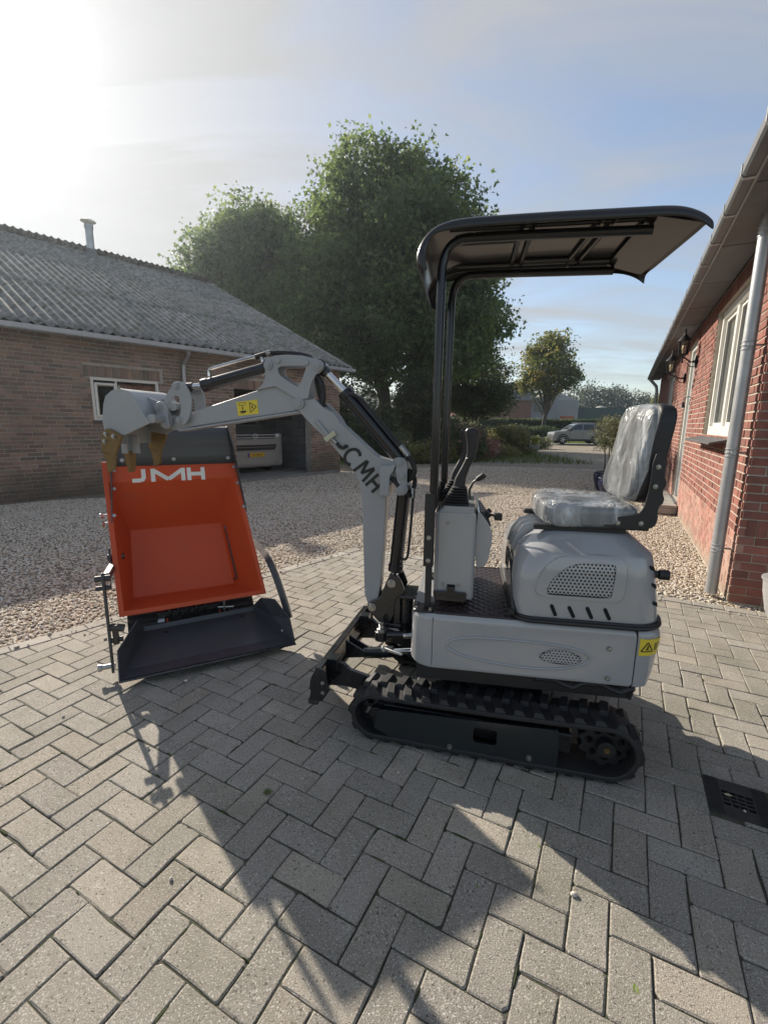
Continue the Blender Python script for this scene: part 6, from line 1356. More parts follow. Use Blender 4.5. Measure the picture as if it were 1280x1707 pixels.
def track(t0, near):
    k = len(BP); mb = MB(); mb.T = MT
    outs = []
    for i in range(k):
        a, b = Vector(BP[i - 1]), Vector(BP[(i + 1) % k]); d = (b - a).normalized(); n_ = Vector((d.y, -d.x)) ; outs.append((Vector(BP[i]), n_))
    def off_(h): return [p + n_ * (-h) for p, n_ in outs]
    def ringat(p, n_): return None
    sgn = -1 if (Vector(BP[0]) + outs[0][1] * .01 - Vector((.5, .13))).length < (Vector(BP[0]) - Vector((.5, .13))).length else 1
    rings = []
    for p, n_ in outs + outs[:1]:
        o_ = p + n_ * sgn * 0.0; i_ = p - n_ * sgn * .020
        rings.append([(o_.x, t0, o_.y), (o_.x, t0 + .18, o_.y), (i_.x, t0 + .18, i_.y), (i_.x, t0, i_.y)])
    mb.loft(rings, False, True); rt = mb.build("rubber_track", m_rub, ex, .004, 2, 50)
    nl_ = 34; V = [lug_shape(0), lug_shape(1)]; meshes = [simple_mesh("lug", v_, f_, m_rub) for v_, f_ in V]
    far = MB()
    for i in range(nl_):
        for s_ in (0, 1):
            p, d = at_len(BL * ((i + .5 * s_) / nl_) % BL); n_ = Vector((d.y, -d.x)) * sgn
            mw = MT @ Matrix(((d.x, 0, n_.x, p.x), (0, 1, 0, t0), (d.y, 0, n_.y, p.y), (0, 0, 0, 1)))
            if near:
                o = bpy.data.objects.new("lug", meshes[s_]); link(o, rt); o.matrix_local = mw
            else:
                far.T = mw; far.add(*V[s_])
    if not near: o = far.build("lugs", m_rub, rt); o['kind'] = 'stuff'
    def disc(c, r, th, nh, rh, hr, mat, name, hub=.03, teeth=0):
        mb = MB(); mb.T = MT; outer = []
        nn = teeth * 4 if teeth else 36
        for i in range(nn):
            rr_ = r * (1 if not teeth else (1.0 if i % 4 in (0, 1) else .86)); a = 2 * math.pi * i / nn; outer.append((c[0] + rr_ * math.cos(a), c[1] + rr_ * math.sin(a)))
        hs = [[(c[0] + rh * math.cos(2 * math.pi * q / nh + .3) + hr * math.cos(-2 * math.pi * j / 12), c[1] + rh * math.sin(2 * math.pi * q / nh + .3) + hr * math.sin(-2 * math.pi * j / 12)) for j in range(12)] for q in range(nh)]
        y_ = t0 + .07; mb.prism(outer, y_, y_ + th, 'y', holes=hs); mb.cyl((c[0], t0 + .03, c[1]), (c[0], t0 + .15, c[1]), hub, n=18); return mb.build(name, mat, ex, .002)
    disc(IC, IR - .022, .05, 6, .052, .019, m_blk, "idler_wheel", .028)
    spk = disc(SC_, SR - .016, .05, 7, .062, .016, m_blkm, "drive_sprocket", .034, teeth=11)
    mb = MB(); mb.T = MT; mb.cyl((SC_[0], t0 + .025, SC_[1]), (SC_[0], t0 + .035, SC_[1]), .012, n=6); mb.cyl((SC_[0], t0 + .018, SC_[1]), (SC_[0], t0 + .025, SC_[1]), .006, n=8); mb.build("hub_bolt", m_gold, spk)
    for i in range(4):
        mb = MB(); mb.T = MT; c = (.27 + i * .18, .062); mb.cyl((c[0], t0 + .04, c[1]), (c[0], t0 + .14, c[1]), .038, n=18); mb.build("track_roller", m_blk, ex, .003)
    pl = [(.085, .158), (.098, .168), (.835, .208), (.842, .198), (.846, .038), (.80, .036), (.70, .033), (.66, .026), (.545, .022), (.49, .024), (.45, .018), (.20, .018), (.12, .05), (.066, .075)]
    mb = MB(); mb.T = MT; mb.prism(pl, t0 + .004, t0 + .014, 'y', holes=[rrect(.505, .602, .088, .160, .012, 3)[::-1]]); mb.box(.12, .92, t0 + .02, t0 + .16, .08, .17) if False else None
    fp = mb.build("track_frame_plate", M("green_black_paint", (.012, .017, .019), .38, var=.12, vs=7, coat=.3), ex, .003)
    mb = MB(); mb.T = MT; mb.box(.10, .90, t0 + .055, t0 + .125, .075, .165); mb.build("track_frame", m_blk, ex, .004)
    if near:
        for s_, z_ in ((.408, .047), (.735, .062)):
            p = MT @ Vector((s_, t0 + .003, z_)); bolt(fp, p, MT.to_3x3() @ Vector((0, -1, 0)), .012, .009)
track(0.0, True); track(.68, False)
mb = MB(); mb.T = MT; mb.box(.22, .80, .13, .73, .10, .22); mb.cyl((.50, .43, .20), (.50, .43, .30), .19, n=28); mb.build("cross_frame", m_blk, ex, .01)
# ---- dozer blade
mb = MB(); mb.T = MT; mb.loft([[(-.205 + dx_ + (-.045 if t_ > .4 else 0) * 0, t_, z_) for dx_, z_ in ((0, .30), (-.030, .25), (-.038, .20), (-.022, .152), (-.052, .135), (-.058, .142), (-.034, .160), (-.050, .20), (-.042, .252), (-.014, .306))] for t_ in (.03, .80)], True, False); bl = mb.build("dozer_blade", m_blk, ex, .002)
mb = MB(); mb.T = MT; mb.box(-.225, -.195, .03, .80, .297, .309); mb.build("blade_top_edge", m_blk, bl, .003)
for t_ in (.03, .79):
    mb = MB(); mb.T = MT; mb.prism([(-.255, .142), (-.235, .25), (-.20, .312), (-.17, .30), (-.155, .20), (-.19, .145)], t_ - .005, t_ + .005, 'y'); mb.build("blade_end_plate", m_blk, bl, .002)
mb = MB(); mb.T = MT; mb.box(-.262, -.215, .03, .80, .118, .142); mb.build("cutting_edge", M("worn_steel", (.10, .10, .10), .4, metal=.8, var=.3, vs=20), bl, .002)
for z_ in (.19, .24): p = MT @ Vector((-.185, .024, z_)); bolt(bl, p, MT.to_3x3() @ Vector((0, -1, 0)), .009, .006)
for t_ in (.14, .66):
    mb = MB(); mb.T = MT; mb.prism([(-.215, .29), (-.12, .292), (-.085, .262), (.19, .20), (.20, .15), (.02, .158), (-.12, .175), (-.20, .165)], t_ - .011, t_ + .011, 'y'); mb.build("blade_arm", m_blk, ex, .003)
    mb = MB(); mb.T = MT; mb.box(-.20, -.145, t_ - .03, t_ + .03, .255, .318); mb.build("blade_lug", m_blk, bl, .004)
mb = MB(); mb.T = MT; mb.prism([(-.20, .28), (-.09, .225), (-.09, .195), (-.20, .175)], .385, .395, 'y'); mb.prism([(-.20, .28), (-.09, .225), (-.09, .195), (-.20, .175)], .445, .455, 'y'); mb.build("cylinder_bracket", m_blk, bl, .002)
mb = MB(); mb.T = MT; mb.cyl((-.105, .42, .20), (.06, .42, .232), .03, n=18); bc2 = mb.build("blade_cylinder", m_gloss, ex, .003)
mb = MB(); mb.T = MT; mb.cyl((.05, .42, .23), (.18, .42, .255), .016, n=12); mb.build("rod", m_chr, bc2)
mb = MB(); mb.T = MT; mb.tube([(.0, .40, .255), (.07, .36, .262), (.12, .34, .262)], .008, 8); mb.cyl((.015, .395, .245), (.0, .395, .262), .013, n=6); mb.build("hose_fitting", m_bolt, bc2)
# ================================================================== TRACKED DUMPER  (local x: across to the right, y: away from the camera, z up)
m_red = M("orange_red_paint", (.57, .082, .026), .42, var=.05, vs=3, coat=.05, spec=.25, dirt=(.46, .10, .045), dscale=7, dlo=.58, dhi=.8, rvar_rough=.08)
m_dk = M("slate_black_paint", (.05, .054, .061), .42, var=.1, vs=7, coat=.15, rvar_rough=.06)
du = thing("tracked_dumper", "orange red tracked mini dumper with tipped skip and a slate black loader bucket in front", "dumper", (-1.40, 2.257, 0), 28.24)
def TB(a, b, c): return (a, .30 + .272 * b + .962 * c, .285 + .962 * b - .272 * c)
def aL(b): return .0 - .024 * b / .92
def aR(b): return .862 - .128 * b / .92
mb = MB(); TP = .925
outer = [TB(aL(0), 0, 0), TB(aR(0), 0, 0), TB(aR(TP), TP, 0), TB(aL(TP), TP, 0)]
inn = [TB(aL(0) + .028, .030, .0), TB(aR(0) - .028, .030, .0), TB(aR(.80) - .028, .80, .0), TB(aL(.80) + .028, .80, .0)]
flo = [TB(.075, .085, .24), TB(.695, .085, .24), TB(.645, .52, .24), TB(.09, .52, .24)]
under_ = [TB(.065, .075, .252), TB(.705, .075, .252), TB(.655, .53, .252), TB(.08, .53, .252)]
rimd = [TB(aL(0) + .002, .002, .035), TB(aR(0) - .002, .002, .035), TB(aR(TP) - .002, TP - .002, .035), TB(aL(TP) + .002, TP - .002, .035)]
rimi = [TB(aL(0) + .018, .016, .035), TB(aR(0) - .018, .016, .035), TB(aR(.87) - .018, .87, .035), TB(aL(.87) + .018, .87, .035)]
for A_, B_ in ((outer, inn), (inn, flo), (rimd, outer), (rimi, rimd), (under_, rimi)):
    mb.add(A_ + B_, [(i, (i + 1) % 4, 4 + (i + 1) % 4, 4 + i) for i in range(4)])
mb.add(flo, [(0, 1, 2, 3)]); mb.add(under_, [(3, 2, 1, 0)]); skip = mb.build("skip", m_red, du, .006, 3)
m_seam = M("dark_seam", (.10, .025, .015), .5, var=.3, vs=30)
for A_, B_ in ((TB(.712, .12, .205), TB(.668, .50, .218)),):
    mb = MB(); mb.bar(A_, B_, .012, .042, (0.0, .962, -.272)); mb.build("weld_strip", m_seam, skip, .002)
for b_ in (.12, .48):
    bolt(skip, TB(.708 - .085 * b_, b_, .195), (-1, -.2, 0), .011, .008, M("seam_bolt", (.16, .05, .035), .4) if b_ < .2 else None)
def _P(x, y, h): p = Vector(TB(x, y, 0)); return tuple(p + Vector((0, -.962, .272)) * (h + .0006))
zb_, zt_ = .793, .874
strokes("lettering", [[(.193, zt_), (.193, zb_ + .030), (.186, zb_ + .016), (.170, zb_ + .011), (.130, zb_ + .011)]] + [[(.245, zb_), (.245, zt_)], [(.250, zt_ - .011), (.331, zb_ + .012)], [(.331, zb_ + .0125), (.412, zt_ - .011)], [(.417, zt_), (.417, zb_)]] + [[(.452, zb_), (.452, zt_)], [(.452, (zb_ + zt_) / 2), (.535, (zb_ + zt_) / 2)], [(.535, zb_), (.535, zt_)]], .024, m_whi, skip, _P)
# black guard above the skip
mb = MB(); prof_ = [(.895, -.005), (.955, -.008), (1.02, -.030), (1.08, -.042), (1.125, -.035), (1.145, .0)]
mb.loft([[TB(a + (aR(b) - .732) * f, b, c) for b, c in prof_] for a, f in ((.048, 0), (.07, 0), (.40, .5), (.69, 1), (.722, 1), (.736, 1))], False, True, 0, False); gd = mb.build("spill_guard", m_dk, du, angle=60)
q = gd.modifiers.new('thickness', 'SOLIDIFY'); q.thickness = .006
pts = [(.56, -.006), (.66, -.020), (.80, -.050), (.90, -.075), (1.0, -.085), (1.08, -.075), (1.13, -.05), (1.15, .005), (1.0, .0), (.90, .0), (.80, .0), (.60, .01)]
sl_ = []
for k in range(7):
    b0 = .84 + .036 * k; c0 = -.045 - .002 * k; sl_.append([(b0, c0), (b0 + .006, c0 + .034), (b0 + .016, c0 + .034), (b0 + .010, c0)][::-1])
for side in (0, 1):
    flat = [p for l in [pts] + sl_ for p in l]; tris = tessellate_polygon([[Vector((p[0], p[1], 0)) for p in l] for l in [pts] + sl_]); mb = MB()
    def ax_(b): return aR(b) + .003 if side else aL(b) + (.048 if b > .85 else .02 + .028 * (b - .56) / .29)
    mb.add([TB(ax_(b), b, c) for b, c in flat], [tuple(t) for t in tris]); fl = mb.build("side_flap", m_dk, gd); so = fl.modifiers.new('thickness', 'SOLIDIFY'); so.thickness = .006; so.offset = 0
    for b in (.60, .76, .87): bolt(fl, TB(ax_(b) + (-.012 if side else .012), b, -.004), (0, -.962, .272), .009, .006)
for a in (.085, .37, .70): bolt(gd, TB(a, .93, -.008), (0, -.962, .272), .011, .008)
# loader bucket
mb = MB()
lipL, lipR = (-.012, -.004, .048), (.958, -.004, .048); cL, cR = (.022, .075, .060), (.915, .075, .060); bL, bR = (.118, .352, .150), (.785, .352, .160); tL, tR = (.092, .20, .288), (.80, .205, .300)
mb.add([lipL, lipR, cR, cL], [(0, 1, 2, 3)]); mb.add([cL, cR, bR, bL], [(0, 1, 2, 3)])
mb.add([bL, bR, (.79, .365, .185), (.115, .365, .175)], [(0, 1, 2, 3)]); lb = mb.build("loader_bucket", m_dk, du); so = lb.modifiers.new('thickness', 'SOLIDIFY'); so.thickness = .007; so.offset = -1
for P in ([lipL, cL, bL, (.115, .362, .185), tL, (-.010, .055, .19)], [lipR, cR, bR, (.787, .362, .195), tR, (.872, .13, .305), (.945, .055, .19)]):
    mb = MB(); P = [Vector(p) for p in P]; c = sum(P, Vector()) / len(P); mb.add([tuple(p) for p in P] + [tuple(c)], [(i, (i + 1) % len(P), len(P)) for i in range(len(P))]); o = mb.build("side_plate", m_dk, lb); so = o.modifiers.new('thickness', 'SOLIDIFY'); so.thickness = .007; so.offset = 0
mb = MB(); mb.bar((-.014, -.012, .042), (.960, -.012, .042), .03, .012, (0, .3, 1)); mb.build("lip_edge", M("worn_lip", (.045, .047, .052), .28, metal=.5, var=.35, vs=14), lb, .003)
for p, r_ in (((.24, .30, .1415), .008), ((.70, .31, .151), .008)):
    mb = MB(); mb.lathe([(r_, 0), (r_, .003)], 14, p); mb.build("floor_hole", m_hole, lb)
bolt(lb, (.905, .09, .10), (-.75, -.5, .3), .011, .006)
# arms
mb = MB(); mb.prism([(.115, .035), (.150, .04), (.16, .55), (.15, .60), (.115, .62), (.09, .60), (.095, .55), (.112, .5)], -.052, -.038, 'x'); la = mb.build("loader_arm", m_dk, du, .003)
for y_, z_, r_ in ((.125, .585, .017), (.13, .53, .013)):
    mb = MB(); mb.cyl((-.085, y_, z_), (-.01, y_, z_), r_, n=14); mb.build("pivot_pin", m_blk, la, .002)
mb = MB(); mb.cyl((-.11, .13, .075), (-.03, .13, .075), .014, n=14); mb.cyl((-.115, .13, .075), (-.095, .13, .075), .02, n=12); mb.build("linkage_pin", m_bolt, la, .002)
mb = MB(); mb.cyl((-.04, .14, .30), (.03, .14, .28), .022, n=14); mb.cyl((-.04, .14, .22), (.02, .14, .22), .016, n=12); mb.box(-.03, .0, .12, .16, .20, .31); mb.build("linkage_bracket", m_blk, la, .003)
mb = MB(); mb.bar((-.035, .2, .57), (.03, .9, .55), .035, .04); mb.build("lift_beam", m_dk, la, .004)
mb = MB(); pts = smooth_poly([(.875, .80, .545), (.88, .50, .545), (.895, .36, .515), (.915, .26, .43), (.945, .14, .25), (.955, .10, .17)], 2, False); mb.tube(pts, .033, 4, sq=(.75, 1.0)); ra = mb.build("loader_arm", m_dk, du)
mb = MB(); mb.cyl((.90, .12, .20), (.97, .12, .20), .014, n=12); mb.build("linkage_pin", m_bolt, ra)
mb = MB(); mb.cyl((-.045, .56, .845), (.03, .56, .84), .014, n=10); mb.cyl((-.05, .54, .80), (.03, .54, .80), .012, n=10); mb.ball((-.055, .56, .845), .019); mb.ball((-.05, .54, .80), .018); mb.build("skip_catch", m_bolt, du)
mb = MB(); mb.cyl((-.04, .5, .60), (.05, .5, .60), .02, n=12); mb.prism([(.42, .57), (.50, .66), (.56, .57)], -.03, -.018, 'x'); mb.build("tip_pivot", m_blk, du, .002)
# chassis, tracks, engine deck
def dtrack(x0):
    mb = MB(); w_ = .17; pts = []
    c0, c1, r_ = (.50, .13), (1.35, .13), .115
    for i in range(13): a = R(90 + 180 * i / 12); pts.append((c0[0] + r_ * math.cos(a), c0[1] + r_ * math.sin(a)))
    for i in range(13): a = R(-90 + 180 * i / 12); pts.append((c1[0] + r_ * math.cos(a), c1[1] + r_ * math.sin(a)))
    ring = [[(x0, p[0], p[1]) for p in pts], [(x0 + w_, p[0], p[1]) for p in pts]]
    mb.loft(ring, False, True); q_ = [((p[0] - .9) * .96 + .9, (p[1] - .13) * .84 + .13) for p in pts]
    mb.loft([[(x0 + w_, p[0], p[1]) for p in q_], [(x0, p[0], p[1]) for p in q_]], False, True)
    for xx in (x0, x0 + w_): mb.add([(xx, p[0], p[1]) for p in pts] + [(xx, p[0], p[1]) for p in q_], [(i, (i + 1) % 26, 26 + (i + 1) % 26, 26 + i) for i in range(26)])
    t = mb.build("rubber_track", m_rub, du, angle=50)
    lgm = None; L_ = sum((Vector(pts[i]) - Vector(pts[i - 1])).length for i in range(26)); n_ = 44; d_acc = 0; k = 0
    lg = MB(); lg.prism([(-.017, -.002), (.017, -.002), (.010, .016), (-.010, .016)], .006, w_ - .006, 'x'); lgm = lg.mesh("lug", m_rub)
    for i in range(26):
        a, b = Vector(pts[i]), Vector(pts[(i + 1) % 26]); l_ = (b - a).length
        while k * L_ / n_ < d_acc + l_:
            f = (k * L_ / n_ - d_acc) / l_; p = a.lerp(b, f); d = (b - a).normalized(); n2 = Vector((d.y, -d.x)); cc_ = Vector((.92, .13))
            if (p - Vector((min(max(p.x, .5), 1.35), .13))).dot(n2) < 0: n2 = -n2
            o = bpy.data.objects.new("lug", lgm); link(o, t); o.matrix_local = Matrix(((1, 0, 0, x0), (0, d.x, n2.x, p.x), (0, d.y, n2.y, p.y), (0, 0, 0, 1))); k += 1
        d_acc += l_
    for y_, rr_ in ((.50, .085), (1.35, .085), (.72, .05), (.92, .05), (1.12, .05)):
        mb = MB(); mb.cyl((x0 + .04, y_, .13 if rr_ > .06 else .075), (x0 + .13, y_, .13 if rr_ > .06 else .075), rr_, n=20); mb.build("track_wheel", m_blk, du, .004)
dtrack(.035); dtrack(.625)
mb = MB(); mb.box(.24, .59, .50, 1.50, .12, .26); mb.box(.20, .63, .42, .50, .15, .23); mb.build("chassis", m_blk, du, .006)
mb = MB()
for a in (.255, .575): mb.prism([(.40, .14), (.47, .14), (.53, .24), (.50, .25), (.44, .22)], a - .006, a + .006, 'x')
mb.build("front_bracket", m_red, du, .003)
mb = MB(); mb.cyl((.20, .41, .175), (.24, .41, .175), .022, n=6); mb.cyl((.56, .40, .21), (.66, .39, .20), .012, n=10); mb.cyl((.60, .39, .12), (.60, .39, .27), .008, n=8); mb.build("grease_fittings", m_bolt, du, .002)
mb = MB()
for i in range(5): mb.tube(smooth_poly([(.28 + i * .05, .47, .24), (.27 + i * .055, .42, .25), (.28 + i * .05, .41, .21), (.26 + i * .06, .46, .17)], 1, False), .010, 8)
mb.build("hydraulic_hose", m_hose, du)
mb = MB(); mb.box(.12, .68, 1.18, 1.72, .28, .62); mb.box(.16, .64, 1.22, 1.66, .62, .74); mb.build("engine_cover", m_red, du, .03, 3)
mb = MB(); mb.box(.08, .72, 1.74, 2.0, .16, .19); mb.build("ride_board", m_blk, du, .005)
mb = MB(); mb.tube(smooth_poly([(.14, 1.72, .45), (.14, 1.78, .92), (.16, 1.82, .97), (.64, 1.82, .97), (.66, 1.78, .92), (.66, 1.72, .45)], 2, False), .014, 10); mb.build("handlebar", m_blk, du)
mb = MB(); mb.cyl((.40, .70, .26), (.40, .98, .66), .03, n=16); mb.build("tip_cylinder", m_gloss, du)
# ================================================================== VEHICLES AND SMALL STREET THINGS
m_silver = M("silver_car_paint", (.20, .205, .21), .3, metal=.4, var=.03, coat=.6, rvar_rough=.03)
m_vanp = M("beige_grey_van_paint", (.37, .36, .335), .32, metal=.25, var=.04, coat=.5, rvar_rough=.04)
m_cglass = M("car_glass", (.018, .022, .025), .06, var=.05, rvar_rough=.02, spec=.8)
m_tyre = M("tyre", (.018, .018, .018), .8, var=.2, vs=15)
m_alloy = M("alloy_rim", (.50, .50, .51), .3, metal=.8, var=.05)
m_trim = M("black_trim", (.018, .018, .019), .55, var=.1)
m_lamp = M("lamp_lens", (.62, .63, .64), .12, metal=.3, var=.1, vs=25)
def wheel(t, x, y, r, wd, out):
    mb = MB(); mb.T = Matrix.Translation((x, y, r)) @ Matrix.Rotation(R(90), 4, 'X')
    mb.lathe([(r * .62, -wd / 2), (r * .93, -wd / 2), (r, -wd * .38), (r, wd * .38), (r * .93, wd / 2), (r * .62, wd / 2)], 28); ty = mb.build("wheel", m_tyre, t)
    mb = MB(); mb.T = Matrix.Translation((x, y, r)) @ Matrix.Rotation(R(90) * (1 if out < 0 else -1), 4, 'X'); z_ = wd * .46
    for k in range(5):
        a = 2 * math.pi * k / 5
        for da in (-.16, .16): mb.bar((r * .14 * math.cos(a), r * .14 * math.sin(a), z_), (r * .62 * math.cos(a + da), r * .62 * math.sin(a + da), z_), r * .10, .03, (0, 0, 1))
    mb.lathe([(r * .56, z_ - .02), (r * .66, z_), (r * .60, z_ + .01), (r * .56, z_ - .02)], 28, caps=False); mb.lathe([(.01, z_ + .012), (r * .16, z_ + .012), (r * .16, z_ - .02)], 14); mb.build("rim", m_alloy, ty)
    mb = MB(); mb.T = Matrix.Translation((x, y, r)) @ Matrix.Rotation(R(90), 4, 'X'); mb.lathe([(.02, -wd * .2), (r * .62, -wd * .2)], 20, caps=False); mb.build("brake_disc", m_trim, ty)
# ---- parked SUV far off, nose to the left (local x towards its rear, y away from the camera)
su = thing("parked_suv", "silver SUV parked side on across the road in front of the hedge", "car", (13.15, 36.6, 0), -4)
def side_loft(prof, y0, y1, tuck):
    """side profile lofted across the car with tucked edges"""
    cx = sum(p[0] for p in prof) / len(prof); cz = sum(p[1] for p in prof) / len(prof); rings = []
    for f, k in ((0, tuck), (.04, tuck * .4), (.12, 0), (.88, 0), (.96, tuck * .4), (1, tuck)):
        rings.append([(p[0] + (cx - p[0]) * k * .35, y0 + (y1 - y0) * f, p[1] + (cz - p[1]) * k) for p in prof])
    return rings
bodyp = smooth_poly([(.02, .30), (.0, .55), (.03, .80), (.12, .92), (.45, .99), (1.12, 1.06), (2.0, 1.08), (3.4, 1.10), (4.0, 1.09), (4.22, .95), (4.30, .70), (4.30, .40), (4.22, .28), (3.0, .25), (1.2, .25), (.15, .25)], 2)
mb = MB(); mb.loft(side_loft(bodyp, 0, 1.8, .10)); mb.build("body", m_silver, su, angle=50)
cab = smooth_poly([(1.02, 1.02), (1.20, 1.14), (1.62, 1.46), (1.85, 1.57), (2.3, 1.63), (3.3, 1.62), (3.75, 1.55), (3.98, 1.35), (4.15, 1.08), (4.1, 1.0)], 1)
mb = MB(); cx = 2.5
mb.loft([[(p[0], y0 + (p[1] - 1.0) * k_, p[1]) for p in cab] for y0, k_ in ((.06, .28), (.10, .26), (1.70, -.26), (1.74, -.28))]); mb.build("cabin", m_silver, su, angle=40)
mb = MB()
for q in ([(1.38, 1.13), (1.75, 1.44), (1.95, 1.52), (2.30, 1.54), (2.28, 1.12)], [(2.36, 1.12), (2.38, 1.54), (3.15, 1.53), (3.15, 1.12)], [(3.22, 1.12), (3.22, 1.52), (3.55, 1.48), (3.78, 1.30), (3.70, 1.14)]): mb.add([(x, .05 + (z - 1.0) * .28, z) for x, z in q], [tuple(range(len(q)))])
mb.build("side_windows", m_cglass, su)
mb = MB(); mb.add([(1.23, .30, 1.165), (1.60, .42, 1.455), (1.60, 1.40, 1.455), (1.23, 1.50, 1.165)], [(0, 1, 2, 3)]); mb.build("windscreen", m_cglass, su)
for y_, o_ in ((.10, -1), (1.70, 1)):
    for x_ in (.82, 3.40): wheel(su, x_, y_, .345, .22, o_)
for x_ in (.82, 3.40):
    mb = MB(); arc = [(x_ + .46 * math.cos(a), .345 + .46 * math.sin(a)) for a in np.linspace(-.15, math.pi + .15, 16)] + [(x_ + .37 * math.cos(a), .345 + .37 * math.sin(a)) for a in np.linspace(math.pi + .15, -.15, 16)]
    mb.prism(arc, -.015, .12, 'y'); mb.build("wheel_arch", m_trim, su, .01)
mb = MB(); mb.box(1.25, 2.98, -.012, .1, .25, .40); mb.build("sill_trim", m_trim, su, .02)
mb = MB(); mb.box(1.75, 1.95, .02, .12, .62, .82); mb.build("door_sign", m_whi, su)
mb = MB(); mb.box(1.5, 3.7, .28, .32, 1.63, 1.67); mb.build("roof_rail", m_alloy, su, .01)
mb = MB(); mb.ball((.10, .22, .84), (.10, .16, .07)); mb.build("headlight", m_lamp, su)
mb = MB(); mb.box(4.12, 4.31, .05, .30, .86, 1.02); mb.build("tail_light", M("tail_lens", (.25, .01, .01), .2), su, .02)
mb = MB(); mb.box(1.33, 1.48, -.12, .08, 1.08, 1.22); mb.build("mirror", m_trim, su, .03)
for x_ in (1.33, 2.33, 3.2):
    mb = MB(); mb.box(x_, x_ + .012, -.003, .02, .42, 1.05); mb.build("door_gap", m_trim, su)
# ---- van in the garage bay, nose out
O_ = SH @ Vector((5.72, .92, .0))
va = thing("parked_van", "beige grey van parked nose out inside the dark garage bay", "van", tuple(O_), 49.785)
hw = .93
def vring(y, z0, z1, w_, r): return [(x, y, z) for x, z in rrect(-w_, w_, z0, z1, r, 5)]
mb = MB()
front = [(0.02, .20, .60, .80, .10), (.0, .22, .95, .88, .12), (.04, .18, 1.05, hw, .12), (.30, .18, 1.16, hw, .12), (.75, .18, 1.24, hw, .12), (1.0, .18, 1.35, hw, .12)]
mb.loft([vring(y, z0, z1, w_, r) for y, z0, z1, w_, r in front] + [vring(1.55, .2, 1.85, hw * .98, .15), vring(1.75, .2, 1.93, hw * .97, .17), vring(4.7, .2, 1.95, hw * .97, .17), vring(4.8, .22, 1.9, hw * .95, .17)]); mb.build("body", m_vanp, va, angle=50)
mb = MB(); mb.add([(-.80, .985, 1.345), (.80, .985, 1.345), (.70, 1.50, 1.83), (-.70, 1.50, 1.83)], [(0, 1, 2, 3)]); mb.build("windscreen", m_cglass, va)
mb = MB(); mb.loft([vring(y, z0, z1, w_, .05) for y, z0, z1, w_ in ((-.012, .965, 1.115, .66), (.05, .955, 1.125, .70))]); gr_ = mb.build("grille", m_trim, va)
for z_ in (1.0, 1.075):
    mb = MB(); mb.box(-.64, .64, -.024, -.008, z_ - .013, z_ + .013); mb.build("grille_bar", m_lamp, gr_, .002)
mb = MB(); mb.loft([vring(y, .62, .93, w_, .05) for y, w_ in ((-.035, .84), (.06, .90))]); bp_ = mb.build("bumper", m_vanp, va, .01)
mb = MB(); mb.loft([[(x, -.045, z) for x, z in [(-.62, .66), (.62, .66), (.68, .81), (-.68, .81)]], [(x, .0, z) for x, z in [(-.62, .66), (.62, .66), (.68, .81), (-.68, .81)]]]); mb.build("lower_intake", m_trim, bp_)
mb = MB(); mb.box(-.60, .60, -.050, -.044, .742, .752); mb.build("intake_bar", m_vanp, bp_)
mb = MB(); mb.loft([vring(y, .28, .62, w_, .06) for y, w_ in ((-.025, .80), (.06, .88))]); mb.build("lower_bumper", m_vanp, va)
for s_ in (-1, 1):
    mb = MB(); mb.ball((s_ * .79, .035, 1.045), (.115, .06, .075)); mb.build("headlight", m_lamp, va)
    for y_ in (.75, 3.9): wheel(va, s_ * .80, y_, .33, .22, s_) if False else None
    mb = MB(); mb.T = Matrix.Translation((s_ * .78, .72, .33)) @ Matrix.Rotation(R(90), 4, 'Y'); mb.lathe([(.2, -.11), (.31, -.11), (.335, -.08), (.335, .08), (.31, .11), (.2, .11)], 28); mb.build("wheel", m_tyre, va)
    mb = MB(); mb.T = Matrix.Translation((s_ * .78, 3.9, .33)) @ Matrix.Rotation(R(90), 4, 'Y'); mb.lathe([(.2, -.11), (.31, -.11), (.335, -.08), (.335, .08), (.31, .11), (.2, .11)], 28); mb.build("wheel", m_tyre, va)
mb = MB(); mb.T = Matrix.Translation((0, -.028, 1.04)) @ Matrix.Rotation(R(90), 4, 'X')
mb.tube([(.072 * math.cos(a), .072 * math.sin(a), 0) for a in np.linspace(0, 2 * math.pi, 25)[:-1]], .009, 8, closed=True)
for a, b in (((-.030, .062), (0, .012)), ((0, .012), (.030, .062)), ((-.062, .030), (-.026, -.058)), ((-.026, -.058), (0, .004)), ((0, .004), (.026, -.058)), ((.026, -.058), (.062, .030))): mb.bar((*a, 0), (*b, 0), .013, .012, (0, 0, 1))
mb.build("badge", m_lamp, va)
mb = MB(); mb.box(-.26, .26, -.055, -.045, .485, .595); npl = mb.build("number_plate", M("plate_yellow", (.70, .42, .03), .4, var=.03), va, .003)
mb = MB(); mb.box(-.26, -.215, -.0575, -.055, .487, .593); mb.build("plate_band", M("plate_blue", (.02, .05, .35), .4), npl)
mw = Matrix.Translation((.022, -.0575, .54)) @ Matrix.Rotation(R(90), 4, 'X'); lettering("lettering", "VF-769-Z", .088, m_ink, npl, mw, .0004, .0)
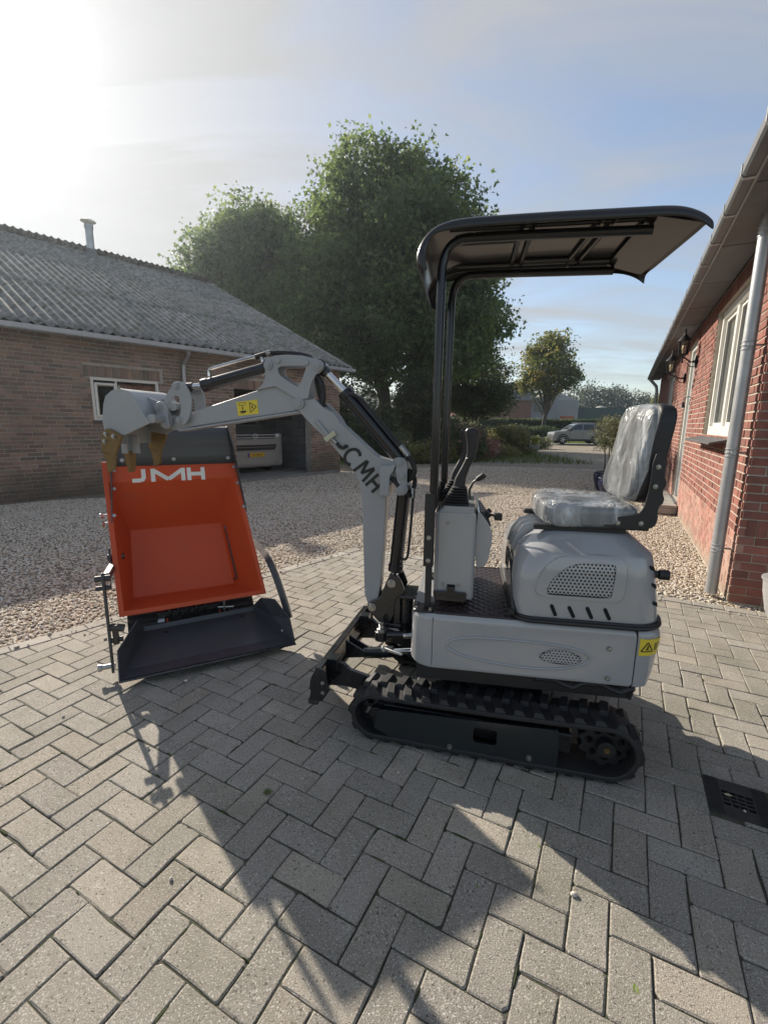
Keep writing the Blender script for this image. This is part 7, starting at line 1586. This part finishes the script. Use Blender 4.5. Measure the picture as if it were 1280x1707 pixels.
# ---- bins by the drive
m_bin = M("dark_bin", (.03, .034, .04), .5, var=.15)
for i, (x, y, lb) in enumerate(((6.55, 22.9, "leftmost dark grey bin beside the ball bush"), (6.85, 23.0, "dark grey bin in the middle of three beside the drive"), (7.08, 23.15, "rightmost dark grey bin beside the drive, next to a pale box"))):
    t = thing("wheelie_bin", lb, "bin", (x, y, 0), -20, "bins beside the drive")
    mb = MB(); mb.loft([[(a, b, z) for a, b in rrect(-w_, w_, -w_, w_, .02, 3)] for z, w_ in ((.02, .095), (.82, .12))]); mb.build("body", m_bin, t)
    mb = MB(); mb.loft([[(a, b, z) for a, b in rrect(-w_, w_, -w_, w_, .03, 3)] for z, w_ in ((.82, .13), (.86, .13), (.90, .10))]); mb.build("lid", m_bin, t)
    mb = MB(); mb.cyl((-.1, .12, .06), (.1, .12, .06), .06); mb.build("wheels", m_tyre, t)
t = thing("planter_box", "small pale planter box with a yellow green plant right of the dark bins", "planter", (7.5, 23.4, 0), -15)
mb = MB(); mb.loft([[(a, b, z) for a, b in rrect(-w_, w_, -w_, w_, .02, 3)] for z, w_ in ((0, .20), (.42, .24), (.45, .25))]); mb.build("box", M("pale_stone_box", (.33, .32, .30), .85, var=.15), t)
P, nr_, tint, C = crown_points([(0, 0, .66, .22, .22, .22)], 20, 26, .07, 91, .2); o = bpy.data.objects.new("plant", leaf_mesh("plant", P, .06, leaf_mat("lime_leaf", (.16, .2, .03), (.25, .27, .05), (.4, .38, .1), .3), 91)); link(o, t)
# ---- street lamp peeping through the dark tree
t = thing("street_lamp", "curved street lamp with a pale head half hidden by the dark round tree", "street lamp", (6.2, 34.3, 0), 10)
mb = MB(); mb.tube(smooth_poly([(0, 0, 0), (0, 0, 4.2), (.05, 0, 4.9), (.5, 0, 5.0), (.8, 0, 4.92)], 2, False), .05, 8); mb.build("pole", m_zinc, t)
mb = MB(); mb.ball((1.05, 0, 4.9), (.42, .14, .08)); mb.build("lamp_head", M("lamp_head_white", (.62, .62, .6), .3), t)
# ---- grey barrow edge at the right side of the picture
gb = thing("grey_barrow", "pale grey rounded tub on a small black wheel cut off by the right picture edge", "barrow", (2.93, 2.86, 0), 0)
m_tub = M("pale_grey_plastic", (.34, .335, .33), .5, var=.06)
mb = MB(); mb.loft([[(a, b, z) for a, b in rrect(-w_, w_, -w_ * .8, w_ * .8, w_ * .5, 6)] for z, w_ in ((.075, .20), (.10, .262), (.18, .295), (.30, .318), (.385, .325), (.40, .335), (.41, .335), (.412, .31))], True); mb.build("tub", m_tub, gb)
mb = MB(); mb.T = Matrix.Translation((-.235, -.06, .055)) @ Matrix.Rotation(R(90), 4, 'X') ; mb.lathe([(.02, -.025), (.05, -.025), (.055, -.01), (.055, .01), (.05, .025), (.02, .025)], 20); mb.build("wheel", m_tyre, gb)
mb = MB(); mb.T = Matrix.Translation((.22, -.06, .055)) @ Matrix.Rotation(R(90), 4, 'X') ; mb.lathe([(.02, -.025), (.05, -.025), (.055, -.01), (.055, .01), (.05, .025), (.02, .025)], 20); mb.build("wheel", m_tyre, gb)
mb = MB(); mb.box(-.25, .24, -.10, .10, .05, .085); mb.cyl((-.24, -.12, .055), (-.24, .12, .055), .008); mb.build("frame", m_zinc, gb)
